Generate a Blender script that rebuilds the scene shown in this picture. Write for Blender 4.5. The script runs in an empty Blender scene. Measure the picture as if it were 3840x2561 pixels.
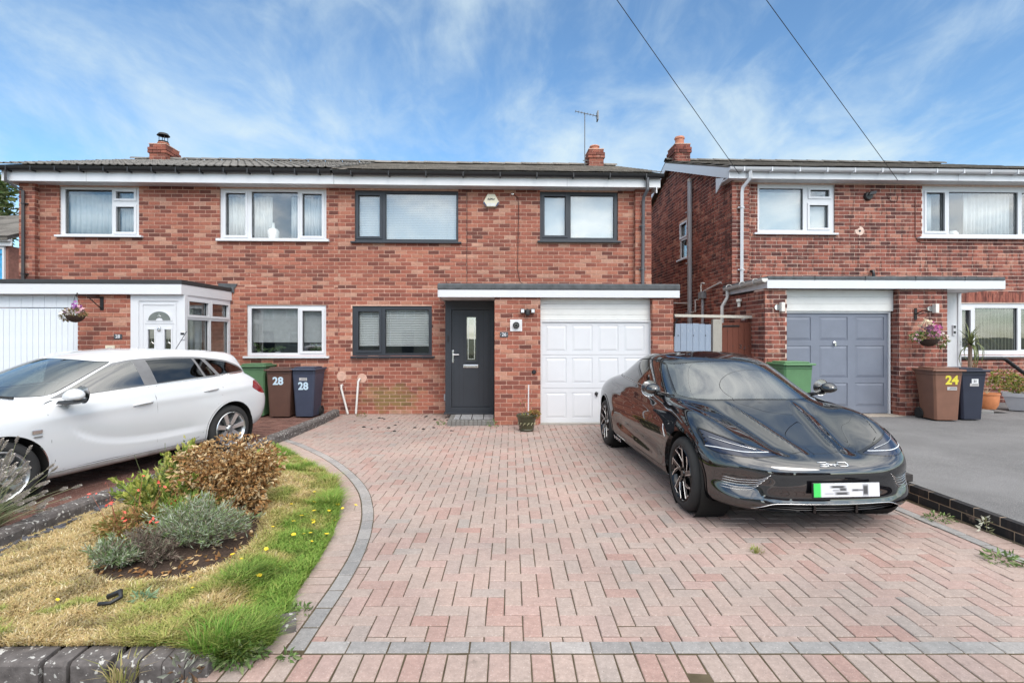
import bpy, bmesh, math, random
import numpy as np
from mathutils import Vector, Matrix, noise as mnoise
R = math.radians
random.seed(7)
rng = np.random.default_rng(7)
scene = bpy.context.scene
COL = scene.collection

# ---------------------------------------------------------------- camera, sky, sun, exposure
cam_d = bpy.data.cameras.new('camera')
cam_d.sensor_width = 36.0
cam_d.lens = 18.0
cam_d.shift_x = 0.0016
cam_d.shift_y = -0.0038
cam_d.clip_start = 0.05
cam_d.clip_end = 3000
cam = bpy.data.objects.new('camera', cam_d)
COL.objects.link(cam)
cam.location = (0, 0, 1.58)
cam.rotation_euler = (R(90), 0, 0)
scene.camera = cam

SUN_EL, SUN_AZ = 41.0, 157.0          # azimuth measured clockwise from +Y (the view direction)
w = bpy.data.worlds.new('World')
scene.world = w
w.use_nodes = True
nt = w.node_tree
nt.nodes.clear()
n = nt.nodes.new
out = n('ShaderNodeOutputWorld'); bg = n('ShaderNodeBackground')
sky = n('ShaderNodeTexSky'); sky.sky_type = 'NISHITA'; sky.sun_disc = False
sky.sun_elevation = R(SUN_EL); sky.sun_rotation = R(SUN_AZ)
sky.air_density = 1.0; sky.dust_density = 0.6; sky.ozone_density = 2.0
tc = n('ShaderNodeTexCoord')
sep = n('ShaderNodeSeparateXYZ'); nt.links.new(tc.outputs['Generated'], sep.inputs[0])
# project the direction on to a cloud deck (x/z, y/z) so that clouds shrink towards the horizon
def mth(op, a, b=None, clamp=False):
    m = n('ShaderNodeMath'); m.operation = op; m.use_clamp = clamp
    for i, q in enumerate((a, b)):
        if q is None: continue
        if isinstance(q, (int, float)): m.inputs[i].default_value = q
        else: nt.links.new(q, m.inputs[i])
    return m.outputs[0]
zc = mth('MAXIMUM', sep.outputs[2], 0.0)
den = mth('ADD', zc, 0.28)
cx = mth('DIVIDE', sep.outputs[0], den); cy = mth('DIVIDE', sep.outputs[1], den)
cmb = n('ShaderNodeCombineXYZ'); nt.links.new(cx, cmb.inputs[0]); nt.links.new(cy, cmb.inputs[1])
def cloud(scale, det, rough, dist, lo, hi, sx=1.0, sy=1.0, off=(0, 0, 0)):
    mp = n('ShaderNodeMapping'); mp.inputs['Scale'].default_value = (sx, sy, 1); mp.inputs['Location'].default_value = off
    mp.inputs['Rotation'].default_value = (0, 0, 0.5)
    nt.links.new(cmb.outputs[0], mp.inputs[0])
    t = n('ShaderNodeTexNoise'); t.inputs['Scale'].default_value = scale; t.inputs['Detail'].default_value = det
    t.inputs['Roughness'].default_value = rough; t.inputs['Distortion'].default_value = dist
    nt.links.new(mp.outputs[0], t.inputs['Vector'])
    r = n('ShaderNodeMapRange'); r.interpolation_type = 'SMOOTHSTEP'
    r.inputs['From Min'].default_value = lo; r.inputs['From Max'].default_value = hi
    nt.links.new(t.outputs['Fac'], r.inputs['Value'])
    return r.outputs[0]
c1 = cloud(2.1, 7.0, 0.58, 0.35, 0.38, 0.70, 1.0, 0.8, (3.1, 1.7, 0.4))
c2 = cloud(5.6, 6.0, 0.60, 0.7, 0.40, 0.78, 1.3, 0.7, (7.7, 2.3, 1.9))
# the deck thickens overhead (as the car's windscreen in the photograph mirrors it)
hi = n('ShaderNodeMapRange'); hi.interpolation_type = 'SMOOTHSTEP'; hi.inputs[1].default_value = 0.50; hi.inputs[2].default_value = 0.92
nt.links.new(sep.outputs[2], hi.inputs[0])
c3 = cloud(2.6, 6.0, 0.6, 0.3, 0.33, 0.62, 1.0, 0.8, (1.3, 5.1, 2.2))
cm = mth('ADD', mth('ADD', mth('MULTIPLY', c1, 0.74), mth('MULTIPLY', c2, 0.26)), mth('MULTIPLY', mth('MULTIPLY', c3, hi.outputs[0]), 0.8), True)
mix = n('ShaderNodeMix'); mix.data_type = 'RGBA'
skc = n('ShaderNodeMix'); skc.data_type = 'RGBA'; skc.blend_type = 'MULTIPLY'; skc.inputs[0].default_value = 1.0
nt.links.new(sky.outputs[0], skc.inputs[6]); skc.inputs[7].default_value = (0.76, 0.95, 1.02, 1)
nt.links.new(skc.outputs[2], mix.inputs[6])
# clouds are whiter and brighter towards the sun
SD = (math.sin(R(SUN_AZ)) * math.cos(R(SUN_EL)), math.cos(R(SUN_AZ)) * math.cos(R(SUN_EL)), math.sin(R(SUN_EL)))
dt = n('ShaderNodeVectorMath'); dt.operation = 'DOT_PRODUCT'; nt.links.new(tc.outputs['Generated'], dt.inputs[0]); dt.inputs[1].default_value = SD
gl = n('ShaderNodeMapRange'); gl.inputs[1].default_value = -0.1; gl.inputs[2].default_value = 1.0; gl.interpolation_type = 'SMOOTHSTEP'
nt.links.new(dt.outputs['Value'], gl.inputs[0])
cc = n('ShaderNodeMix'); cc.data_type = 'RGBA'; nt.links.new(gl.outputs[0], cc.inputs[0])
cc.inputs[6].default_value = (3.6, 4.3, 4.6, 1); cc.inputs[7].default_value = (19, 18.4, 17.5, 1)
nt.links.new(cc.outputs[2], mix.inputs[7])
nt.links.new(cm, mix.inputs[0])
nt.links.new(mix.outputs[2], bg.inputs['Color'])
bg.inputs['Strength'].default_value = 0.14
nt.links.new(bg.outputs[0], out.inputs[0])

sd = bpy.data.lights.new('sun', 'SUN'); sd.energy = 1.15; sd.angle = R(26); sd.color = (1.0, 0.93, 0.85)
sun = bpy.data.objects.new('sun', sd); COL.objects.link(sun)
az = R(SUN_AZ)
sdir = Vector((math.sin(az) * math.cos(R(SUN_EL)), math.cos(az) * math.cos(R(SUN_EL)), math.sin(R(SUN_EL))))
sun.rotation_euler = (-sdir).to_track_quat('-Z', 'Y').to_euler()
sun.location = (6, -10, 20)

vs = scene.view_settings
vs.view_transform = 'Standard'; vs.look = 'None'; vs.gamma = 1.0; vs.use_curve_mapping = False
vs.exposure = 0.58
scene.render.engine = 'CYCLES'
scene.cycles.use_denoising = True
scene.cycles.max_bounces = 8
scene.cycles.transparent_max_bounces = 16
scene.cycles.caustics_reflective = False
scene.cycles.caustics_refractive = False

# ---------------------------------------------------------------- materials
MATS = {}
def nodes_of(name):
    m = bpy.data.materials.new(name); m.use_nodes = True
    t = m.node_tree; b = t.nodes['Principled BSDF']
    return m, t, b
def ramp(t, fac, stops):
    r = t.nodes.new('ShaderNodeValToRGB')
    e = r.color_ramp.elements
    while len(e) < len(stops): e.new(0.5)
    for k, (p, c) in enumerate(stops):
        e[k].position = p; e[k].color = (*c, 1)
    t.links.new(fac, r.inputs[0])
    return r.outputs[0]
def tnoise(t, scale, det=4, rough=0.55, space='Object', sc=(1, 1, 1)):
    c = t.nodes.new('ShaderNodeTexCoord'); x = t.nodes.new('ShaderNodeTexNoise')
    x.inputs['Scale'].default_value = scale; x.inputs['Detail'].default_value = det; x.inputs['Roughness'].default_value = rough
    if space == 'World':
        g = t.nodes.new('ShaderNodeNewGeometry'); src = g.outputs['Position']
    else: src = c.outputs['Object']
    if sc != (1, 1, 1):
        mp = t.nodes.new('ShaderNodeMapping'); mp.inputs['Scale'].default_value = sc
        t.links.new(src, mp.inputs[0]); src = mp.outputs[0]
    t.links.new(src, x.inputs['Vector'])
    return x.outputs['Fac']
def mr(t, v, a, b, c, d, smooth=False):
    q = t.nodes.new('ShaderNodeMapRange'); q.inputs[1].default_value = a; q.inputs[2].default_value = b
    q.inputs[3].default_value = c; q.inputs[4].default_value = d
    if smooth: q.interpolation_type = 'SMOOTHSTEP'
    t.links.new(v, q.inputs[0]); return q.outputs[0]
def mixc(t, fac, a, b, mode='MIX'):
    q = t.nodes.new('ShaderNodeMix'); q.data_type = 'RGBA'; q.blend_type = mode
    for i, v in ((0, fac), (6, a), (7, b)):
        if isinstance(v, (int, float)): q.inputs[i].default_value = v
        elif isinstance(v, tuple): q.inputs[i].default_value = (*v, 1)
        else: t.links.new(v, q.inputs[i])
    return q.outputs[2]
def bump(t, b, h, strength=0.3, dist=0.01):
    q = t.nodes.new('ShaderNodeBump'); q.inputs['Strength'].default_value = strength; q.inputs['Distance'].default_value = dist
    t.links.new(h, q.inputs['Height']); t.links.new(q.outputs[0], b.inputs['Normal'])
def M(name, col, rough=0.5, metal=0.0, var=0.12, scale=9.0, bmp=0.0, bscale=60.0, coat=0.0, spec=0.5, space='Object', sheen=0):
    if name in MATS: return MATS[name]
    m, t, b = nodes_of(name)
    f = tnoise(t, scale, 5, 0.6, space)
    c = mixc(t, mr(t, f, 0.3, 0.7, 0, 1), tuple(x * (1 - var) for x in col), tuple(min(1, x * (1 + var)) for x in col))
    t.links.new(c, b.inputs['Base Color'])
    b.inputs['Roughness'].default_value = rough; b.inputs['Metallic'].default_value = metal
    b.inputs['Coat Weight'].default_value = coat; b.inputs['Coat Roughness'].default_value = 0.02
    b.inputs['Specular IOR Level'].default_value = spec
    if bmp: bump(t, b, tnoise(t, bscale, 4), bmp, 0.004)
    MATS[name] = m
    return m
def tone_source(t, from_object):
    if from_object:
        o = t.nodes.new('ShaderNodeObjectInfo'); s = t.nodes.new('ShaderNodeSeparateColor')
        t.links.new(o.outputs['Color'], s.inputs[0]); return s.outputs[0], s.outputs[1]
    a = t.nodes.new('ShaderNodeAttribute'); a.attribute_name = 'tone'; s = t.nodes.new('ShaderNodeSeparateColor')
    t.links.new(a.outputs['Color'], s.inputs[0]); return s.outputs[0], s.outputs[1]
def brick_mat(name, stops, from_object, streak=0.0, moss=None):
    m, t, b = nodes_of(name)
    v, v2 = tone_source(t, from_object)
    c = ramp(t, v, stops)
    f = tnoise(t, 26, 5, 0.65, 'World')
    c = mixc(t, 1.0, c, ramp(t, f, [(0.25, (0.72, 0.70, 0.68)), (0.75, (1.16, 1.16, 1.16))]), 'MULTIPLY')
    if streak:   # burnt, darker part of a brick, end to end varying
        f2 = tnoise(t, 7.0, 2, 0.5, 'World', (1.6, 1.6, 0.35))
        k = mr(t, f2, 0.53, 0.60, 0, streak, True)
        c = mixc(t, k, c, (0.060, 0.026, 0.024))
    # broad weather variation of the facade
    f3 = tnoise(t, 0.9, 4, 0.6, 'World')
    c = mixc(t, 1.0, c, ramp(t, f3, [(0.3, (0.86, 0.85, 0.85)), (0.7, (1.10, 1.07, 1.04))]), 'MULTIPLY')
    f6 = tnoise(t, 2.2, 4, 0.65, 'World', (2.6, 2.6, 0.35))
    c = mixc(t, mr(t, f6, 0.58, 0.72, 0, 0.30, True), c, (0.16, 0.105, 0.085))
    f7 = tnoise(t, 3.3, 4, 0.7, 'World')
    c = mixc(t, mr(t, f7, 0.63, 0.74, 0, 0.38, True), c, (0.56, 0.40, 0.32))
    if moss:
        g = t.nodes.new('ShaderNodeNewGeometry'); d = t.nodes.new('ShaderNodeVectorMath'); d.operation = 'DISTANCE'
        mp = t.nodes.new('ShaderNodeMapping'); mp.inputs['Scale'].default_value = (0.62, 0.0, 1.25)
        t.links.new(g.outputs['Position'], mp.inputs[0]); t.links.new(mp.outputs[0], d.inputs[0])
        d.inputs[1].default_value = (moss[0] * 0.62, 0, moss[1] * 1.25)
        nn = t.nodes.new('ShaderNodeMath'); nn.operation = 'ADD'; t.links.new(d.outputs['Value'], nn.inputs[0])
        t.links.new(mr(t, tnoise(t, 5, 4, 0.6, 'World'), 0.3, 0.7, -0.18, 0.22), nn.inputs[1])
        k = mr(t, nn.outputs[0], 0.12, 0.52, 0.75, 0, True)
        c = mixc(t, k, c, (0.20, 0.155, 0.055))
    t.links.new(c, b.inputs['Base Color']); b.inputs['Roughness'].default_value = 0.88
    b.inputs['Specular IOR Level'].default_value = 0.25
    bump(t, b, tnoise(t, 120, 4, 0.6, 'World'), 0.35, 0.003)
    return m
RED = [(0.0, (0.135, 0.056, 0.046)), (0.22, (0.215, 0.080, 0.062)), (0.45, (0.305, 0.110, 0.079)), (0.68, (0.375, 0.140, 0.098)), (0.86, (0.415, 0.180, 0.122)), (1.0, (0.48, 0.28, 0.21))]
RED2 = [(0.0, (0.10, 0.045, 0.042)), (0.3, (0.18, 0.066, 0.054)), (0.6, (0.285, 0.100, 0.076)), (0.85, (0.36, 0.135, 0.098)), (1.0, (0.43, 0.21, 0.155))]
PAV = [(0.0, (0.37, 0.245, 0.215)), (0.12, (0.385, 0.285, 0.255)), (0.4, (0.390, 0.312, 0.278)), (0.7, (0.372, 0.312, 0.282)), (0.9, (0.40, 0.292, 0.264)), (1.0, (0.335, 0.302, 0.280))]
MB = {}
for key, so, st, ms in (('pair', RED, 0.0, (-2.45, 0.32)), ('end', RED2, 0.6, None)):
    MB[key, 0] = brick_mat('brick_' + key + '_joined', so, False, st, ms)
    MB[key, 1] = brick_mat('brick_' + key + '_single', so, True, st, ms)
MORTAR = M('mortar', (0.58, 0.37, 0.29), 0.95, var=0.18, scale=14, bmp=0.3, space='World', spec=0.1)
MORTAR2 = M('mortar_pale', (0.68, 0.51, 0.43), 0.95, var=0.15, scale=14, bmp=0.3, space='World', spec=0.1)
def paver_mat(name, stops, from_object):
    m, t, b = nodes_of(name)
    v, v2 = tone_source(t, from_object)
    c = ramp(t, v, stops)
    sp = tnoise(t, 110, 3, 0.6, 'World')
    c = mixc(t, mr(t, sp, 0.63, 0.69, 0, 0.6), c, (0.12, 0.10, 0.09))
    sp2 = tnoise(t, 90, 3, 0.6, 'Object')
    c = mixc(t, mr(t, sp2, 0.60, 0.68, 0, 0.55), c, (0.66, 0.60, 0.56))
    sp3 = tnoise(t, 55, 4, 0.7, 'World')
    c = mixc(t, 1.0, c, ramp(t, sp3, [(0.25, (0.80, 0.80, 0.80)), (0.75, (1.12, 1.12, 1.12))]), 'MULTIPLY')
    f = tnoise(t, 18, 5, 0.65, 'World')
    c = mixc(t, 1.0, c, ramp(t, f, [(0.25, (0.86, 0.86, 0.86)), (0.75, (1.1, 1.1, 1.1))]), 'MULTIPLY')
    f3 = tnoise(t, 0.55, 4, 0.6, 'World')
    c = mixc(t, 1.0, c, ramp(t, f3, [(0.35, (0.80, 0.80, 0.80)), (0.66, (1.12, 1.05, 1.02))]), 'MULTIPLY')
    f4 = tnoise(t, 2.7, 5, 0.7, 'World')
    c = mixc(t, mr(t, f4, 0.60, 0.74, 0, 0.38, True), c, (0.17, 0.145, 0.12))
    f5 = tnoise(t, 7.5, 4, 0.7, 'World')
    c = mixc(t, mr(t, f5, 0.66, 0.74, 0, 0.40, True), c, (0.10, 0.075, 0.065))
    t.links.new(c, b.inputs['Base Color']); b.inputs['Roughness'].default_value = 0.85
    b.inputs['Specular IOR Level'].default_value = 0.25
    bump(t, b, tnoise(t, 330, 3, 0.6, 'World'), 0.4, 0.002)
    return m
GREYS = [(0.0, (0.25, 0.25, 0.25)), (0.5, (0.30, 0.297, 0.295)), (1.0, (0.345, 0.337, 0.33))]
BROWNP = [(0.0, (0.115, 0.058, 0.048)), (0.5, (0.165, 0.082, 0.066)), (1.0, (0.215, 0.115, 0.092))]
MP = {(k, i): paver_mat('paver_%s_%d' % (k, i), s, bool(i)) for k, s in (('red', PAV), ('grey', GREYS), ('brown', BROWNP)) for i in (0, 1)}
SAND = M('joint_sand', (0.085, 0.068, 0.045), 1.0, var=0.35, scale=6, spec=0.05, space='World')
WHITE = M('white_upvc', (0.655, 0.665, 0.69), 0.28, var=0.02, scale=3)
WHITEP = M('white_painted', (0.68, 0.685, 0.70), 0.42, var=0.04, scale=5)
OFFWHITE = M('aged_white_cladding', (0.70, 0.70, 0.68), 0.4, var=0.05, scale=4)
ANTHRA = M('anthracite_upvc', (0.030, 0.035, 0.044), 0.38, var=0.06, scale=5)
BLACKP = M('black_plastic', (0.018, 0.018, 0.02), 0.4, var=0.1)
GREYP = M('grey_plastic', (0.38, 0.38, 0.40), 0.45, var=0.06)
WHITEPIPE = M('white_pipe', (0.62, 0.60, 0.57), 0.5, var=0.08, scale=6)
FELT = M('roofing_felt', (0.085, 0.092, 0.098), 0.9, var=0.3, scale=8, bmp=0.4, bscale=120)
CHROME = M('chrome', (0.75, 0.75, 0.76), 0.18, metal=1.0, var=0.05)
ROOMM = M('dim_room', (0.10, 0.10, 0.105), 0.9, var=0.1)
NET = M('white_curtain', (0.78, 0.78, 0.78), 0.9, var=0.03)
BLINDM = M('white_blind', (0.80, 0.80, 0.80), 0.5, var=0.02)
TERRA = M('terracotta', (0.46, 0.20, 0.13), 0.85, var=0.15, bmp=0.2)
LEAD = M('white_flashing', (0.60, 0.58, 0.55), 0.7, var=0.12)
IRON = M('black_iron', (0.015, 0.014, 0.014), 0.5, metal=0.3)
def glass_mat(name, tint, base):
    m = bpy.data.materials.new(name); m.use_nodes = True; t = m.node_tree; t.nodes.clear()
    o = t.nodes.new('ShaderNodeOutputMaterial'); g = t.nodes.new('ShaderNodeBsdfGlossy'); g.inputs['Roughness'].default_value = 0.0
    tr = t.nodes.new('ShaderNodeBsdfTransparent'); tr.inputs[0].default_value = (*tint, 1)
    fr = t.nodes.new('ShaderNodeFresnel'); fr.inputs[0].default_value = 1.5
    c = t.nodes.new('ShaderNodeTexCoord'); nz = t.nodes.new('ShaderNodeTexNoise'); nz.inputs['Scale'].default_value = 1.3
    t.links.new(c.outputs['Object'], nz.inputs['Vector'])
    bp = t.nodes.new('ShaderNodeBump'); bp.inputs['Strength'].default_value = 0.06; bp.inputs['Distance'].default_value = 0.02
    t.links.new(nz.outputs['Fac'], bp.inputs['Height']); t.links.new(bp.outputs[0], g.inputs['Normal'])
    ge = t.nodes.new('ShaderNodeNewGeometry'); io = t.nodes.new('ShaderNodeMapRange'); io.inputs[3].default_value = 1.5; io.inputs[4].default_value = 1 / 1.5
    t.links.new(ge.outputs['Backfacing'], io.inputs[0]); t.links.new(io.outputs[0], fr.inputs[0])
    ad = t.nodes.new('ShaderNodeMath'); ad.operation = 'MULTIPLY_ADD'; ad.use_clamp = True
    t.links.new(fr.outputs[0], ad.inputs[0]); ad.inputs[1].default_value = 1.25; ad.inputs[2].default_value = base
    mx = t.nodes.new('ShaderNodeMixShader'); t.links.new(ad.outputs[0], mx.inputs[0]); t.links.new(tr.outputs[0], mx.inputs[1]); t.links.new(g.outputs[0], mx.inputs[2])
    t.links.new(mx.outputs[0], o.inputs[0]); return m
GLASS = glass_mat('window_glass', (0.94, 0.96, 0.96), 0.07)
CARGLASS = glass_mat('car_glass', (0.42, 0.47, 0.47), 0.10)
SIDEG = glass_mat('side_window_glass', (0.40, 0.46, 0.45), 0.20)
SCREEN = glass_mat('windscreen_glass', (0.45, 0.52, 0.50), 0.24)
DARKGLASS = glass_mat('privacy_glass', (0.05, 0.055, 0.06), 0.07)

# ---------------------------------------------------------------- mesh helpers
class MBld:
    def __init__(s): s.v = []; s.f = []; s.t = []
    def add(s, vs, fs, tone=0.5):
        b = len(s.v); s.v.extend(vs)
        for q in fs: s.f.append(tuple(b + i for i in q)); s.t.append(tone)
        return s
    def box(s, x0, x1, y0, y1, z0, z1, tone=0.5, rot=0.0, open_back=False):
        vs = [(x0, y0, z0), (x1, y0, z0), (x1, y1, z0), (x0, y1, z0), (x0, y0, z1), (x1, y0, z1), (x1, y1, z1), (x0, y1, z1)]
        fs = [(0, 1, 5, 4), (1, 2, 6, 5), (3, 0, 4, 7), (4, 5, 6, 7), (3, 2, 1, 0)]
        if not open_back: fs.append((2, 3, 7, 6))
        return s.add(vs, fs, tone)
    def plate(s, x0, z0, x1, z1, holes, y0, y1, tone=0.5, outer=True):
        """a plate facing -y with rectangular holes, with the reveals of every hole (depth y0..y1)"""
        xs = sorted({x0, x1, *[h[0] for h in holes], *[h[2] for h in holes]}); zs = sorted({z0, z1, *[h[1] for h in holes], *[h[3] for h in holes]})
        xs = [x for x in xs if x0 - 1e-6 <= x <= x1 + 1e-6]; zs = [z for z in zs if z0 - 1e-6 <= z <= z1 + 1e-6]
        solid = {}
        for i in range(len(xs) - 1):
            for j in range(len(zs) - 1):
                cx, cz = (xs[i] + xs[i+1]) / 2, (zs[j] + zs[j+1]) / 2
                solid[i, j] = not any(h[0] < cx < h[2] and h[1] < cz < h[3] for h in holes)
        for (i, j), ok in solid.items():
            if not ok: continue
            a, b, c, d = xs[i], xs[i+1], zs[j], zs[j+1]
            s.add([(a, y0, c), (b, y0, c), (b, y0, d), (a, y0, d)], [(0, 1, 2, 3)], tone)
            for di, dj, e in ((-1, 0, ((a, d), (a, c))), (1, 0, ((b, c), (b, d))), (0, -1, ((a, c), (b, c))), (0, 1, ((b, d), (a, d)))):
                nb = solid.get((i + di, j + dj))
                if nb or (nb is None and not outer): continue
                (p, q), (p2, q2) = e
                s.add([(p, y0, q), (p, y1, q), (p2, y1, q2), (p2, y0, q2)], [(0, 1, 2, 3)], tone)
        return s
    def tube(s, pts, r, n=8, tone=0.5, cap=True):
        pts = [Vector(p) for p in pts]; rs = r if isinstance(r, (list, tuple)) else [r] * len(pts)
        b = len(s.v); up = None
        for k, p in enumerate(pts):
            d = (pts[min(k + 1, len(pts) - 1)] - pts[max(k - 1, 0)]).normalized()
            if up is None:
                up = Vector((0, 0, 1)) if abs(d.z) < 0.9 else Vector((1, 0, 0))
            a = d.cross(up).normalized(); c = a.cross(d).normalized(); up = c
            for j in range(n):
                an = 2 * math.pi * j / n
                s.v.append(tuple(p + (a * math.cos(an) + c * math.sin(an)) * rs[k]))
        for k in range(len(pts) - 1):
            for j in range(n):
                s.f.append((b + k*n + j, b + k*n + (j+1) % n, b + (k+1)*n + (j+1) % n, b + (k+1)*n + j)); s.t.append(tone)
        if cap:
            s.f.append(tuple(b + j for j in range(n))[::-1]); s.t.append(tone)
            s.f.append(tuple(b + (len(pts)-1)*n + j for j in range(n))); s.t.append(tone)
        return s
    def lathe(s, prof, n=20, o=(0, 0, 0), axis='z', tone=0.5, ang=2 * math.pi):
        b = len(s.v); m = len(prof)
        for r, h in prof:
            for j in range(n):
                a = ang * j / n; c, d = r * math.cos(a), r * math.sin(a)
                s.v.append((o[0]+c, o[1]+d, o[2]+h) if axis == 'z' else (o[0]+c, o[1]+h, o[2]+d) if axis == 'y' else (o[0]+h, o[1]+c, o[2]+d))
        for k in range(m - 1):
            for j in range(n):
                s.f.append((b+k*n+j, b+k*n+(j+1) % n, b+(k+1)*n+(j+1) % n, b+(k+1)*n+j)); s.t.append(tone)
        return s
    def prism(s, poly, y0, y1, tone=0.5, axis='y'):
        """polygon in (x,z) extruded along y (axis y), (x,y) along z (axis z) or (y,z) along x (axis x)"""
        k = len(poly); g = {'y': lambda p, h: (p[0], h, p[1]), 'z': lambda p, h: (p[0], p[1], h), 'x': lambda p, h: (h, p[0], p[1])}[axis]
        vs = [g(p, y0) for p in poly] + [g(p, y1) for p in poly]
        fs = [tuple(range(k)), tuple(range(2*k-1, k-1, -1))] + [(i, i + k, (i+1) % k + k, (i+1) % k) for i in range(k)]
        return s.add(vs, fs, tone)
    def build(s, name, mat, parent=None, smooth=False, loc=(0, 0, 0), tones=False, bevel=0.0, fix=True):
        me = bpy.data.meshes.new(name); me.from_pydata(s.v, [], s.f)
        if tones:
            a = me.color_attributes.new('tone', 'FLOAT_COLOR', 'CORNER')
            arr = np.ones((len(me.loops), 4), dtype=np.float32); cnt = np.array([len(q) for q in s.f])
            arr[:, 0] = np.repeat(np.array([x if isinstance(x, (int, float)) else x[0] for x in s.t], dtype=np.float32), cnt)
            a.data.foreach_set('color', arr.ravel())
        if fix and len(s.f) < 60000:
            bm = bmesh.new(); bm.from_mesh(me)
            bmesh.ops.remove_doubles(bm, verts=bm.verts, dist=1e-5) if bevel else None
            bmesh.ops.recalc_face_normals(bm, faces=bm.faces)
            if bevel:
                es = [e for e in bm.edges if len(e.link_faces) == 2 and e.calc_face_angle(0) > 0.6]
                bmesh.ops.bevel(bm, geom=es, offset=bevel, segments=2, profile=0.6, affect='EDGES')
            bm.to_mesh(me); bm.free()
        if smooth:
            me.polygons.foreach_set('use_smooth', [True] * len(me.polygons))
            if smooth != 'all': me.set_sharp_from_angle(angle=R(38))
        return link(name, me, mat, parent, loc)
def link(name, me, mat=None, parent=None, loc=(0, 0, 0)):
    if mat is not None and not me.materials: me.materials.append(mat)
    o = bpy.data.objects.new(name, me); COL.objects.link(o); o.location = loc
    if parent: o.parent = parent
    return o
def tag(o, label=None, cat=None, group=None, kind=None):
    if label: o['label'] = label
    if cat: o['category'] = cat
    if group: o['group'] = group
    if kind: o['kind'] = kind
    return o
def thing(name, label, cat, loc=(0, 0, 0), rz=0.0, group=None):
    o = bpy.data.objects.new(name, None); COL.objects.link(o); o.empty_display_size = 0.2
    o.location = loc; o.rotation_euler = (0, 0, rz)
    return tag(o, label, cat, group)
def copy_tree(o, parent=None):
    c = o.copy(); COL.objects.link(c)
    if parent: c.parent = parent
    for ch in list(o.children): copy_tree(ch, c)
    return c
def text_mesh(body, size, extrude=0.002, offset=0.0, shear=0.0):
    """flat lettering lying in x,z facing -y, centred"""
    cu = bpy.data.curves.new('lettering', 'FONT'); cu.body = body; cu.size = size; cu.extrude = extrude; cu.offset = offset
    cu.align_x = 'CENTER'; cu.align_y = 'CENTER'; cu.shear = shear; cu.resolution_u = 4
    o = bpy.data.objects.new('lettering', cu); COL.objects.link(o)
    dg = bpy.context.evaluated_depsgraph_get(); dg.update()
    me = bpy.data.meshes.new_from_object(o.evaluated_get(dg))
    bpy.data.objects.remove(o)
    me.transform(Matrix.Rotation(R(90), 4, 'X'))
    me.materials.clear()
    return me
ROT = R(2.0)
def wpos(s, y, z=0.0):      # facade coordinates (along, depth, up) -> world
    return Vector((s * math.cos(ROT) - y * math.sin(ROT), 10.7 + s * math.sin(ROT) + y * math.cos(ROT), z))
# ---------------------------------------------------------------- brickwork
BL, BH, BP, CP = 0.2150, 0.0675, 0.2270, 0.0807     # brick length, height, pitch, course
def brick_mesh(length, key, n):
    m = MBld(); a, h = length / 2, BH / 2; c = 0.003
    m.add([(-a, 0, -h), (a, 0, -h), (a, 0, h), (-a, 0, h), (-a, .05, -h), (a, .05, -h), (a, .05, h), (-a, .05, h)],
          [(0, 1, 5, 4), (1, 2, 6, 5), (2, 3, 7, 6), (3, 0, 4, 7)])
    m.add([(-a, 0, -h), (a, 0, -h), (a, 0, h), (-a, 0, h), (-a + c, -c, -h + c), (a - c, -c, -h + c), (a - c, -c, h - c), (-a + c, -c, h - c)],
          [(4, 5, 6, 7), (0, 1, 5, 4), (1, 2, 6, 5), (2, 3, 7, 6), (3, 0, 4, 7)])
    me = bpy.data.meshes.new('brick'); me.from_pydata(m.v, [], m.f); me.materials.append(MB[key, 1]); return me
def tone():
    x = rng.random()
    if x < 0.24: return float(rng.uniform(0.02, 0.36))
    if x < 0.92: return float(np.clip(rng.normal(0.62, 0.19), 0.2, 0.95))
    return float(rng.uniform(0.9, 1.0))
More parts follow.
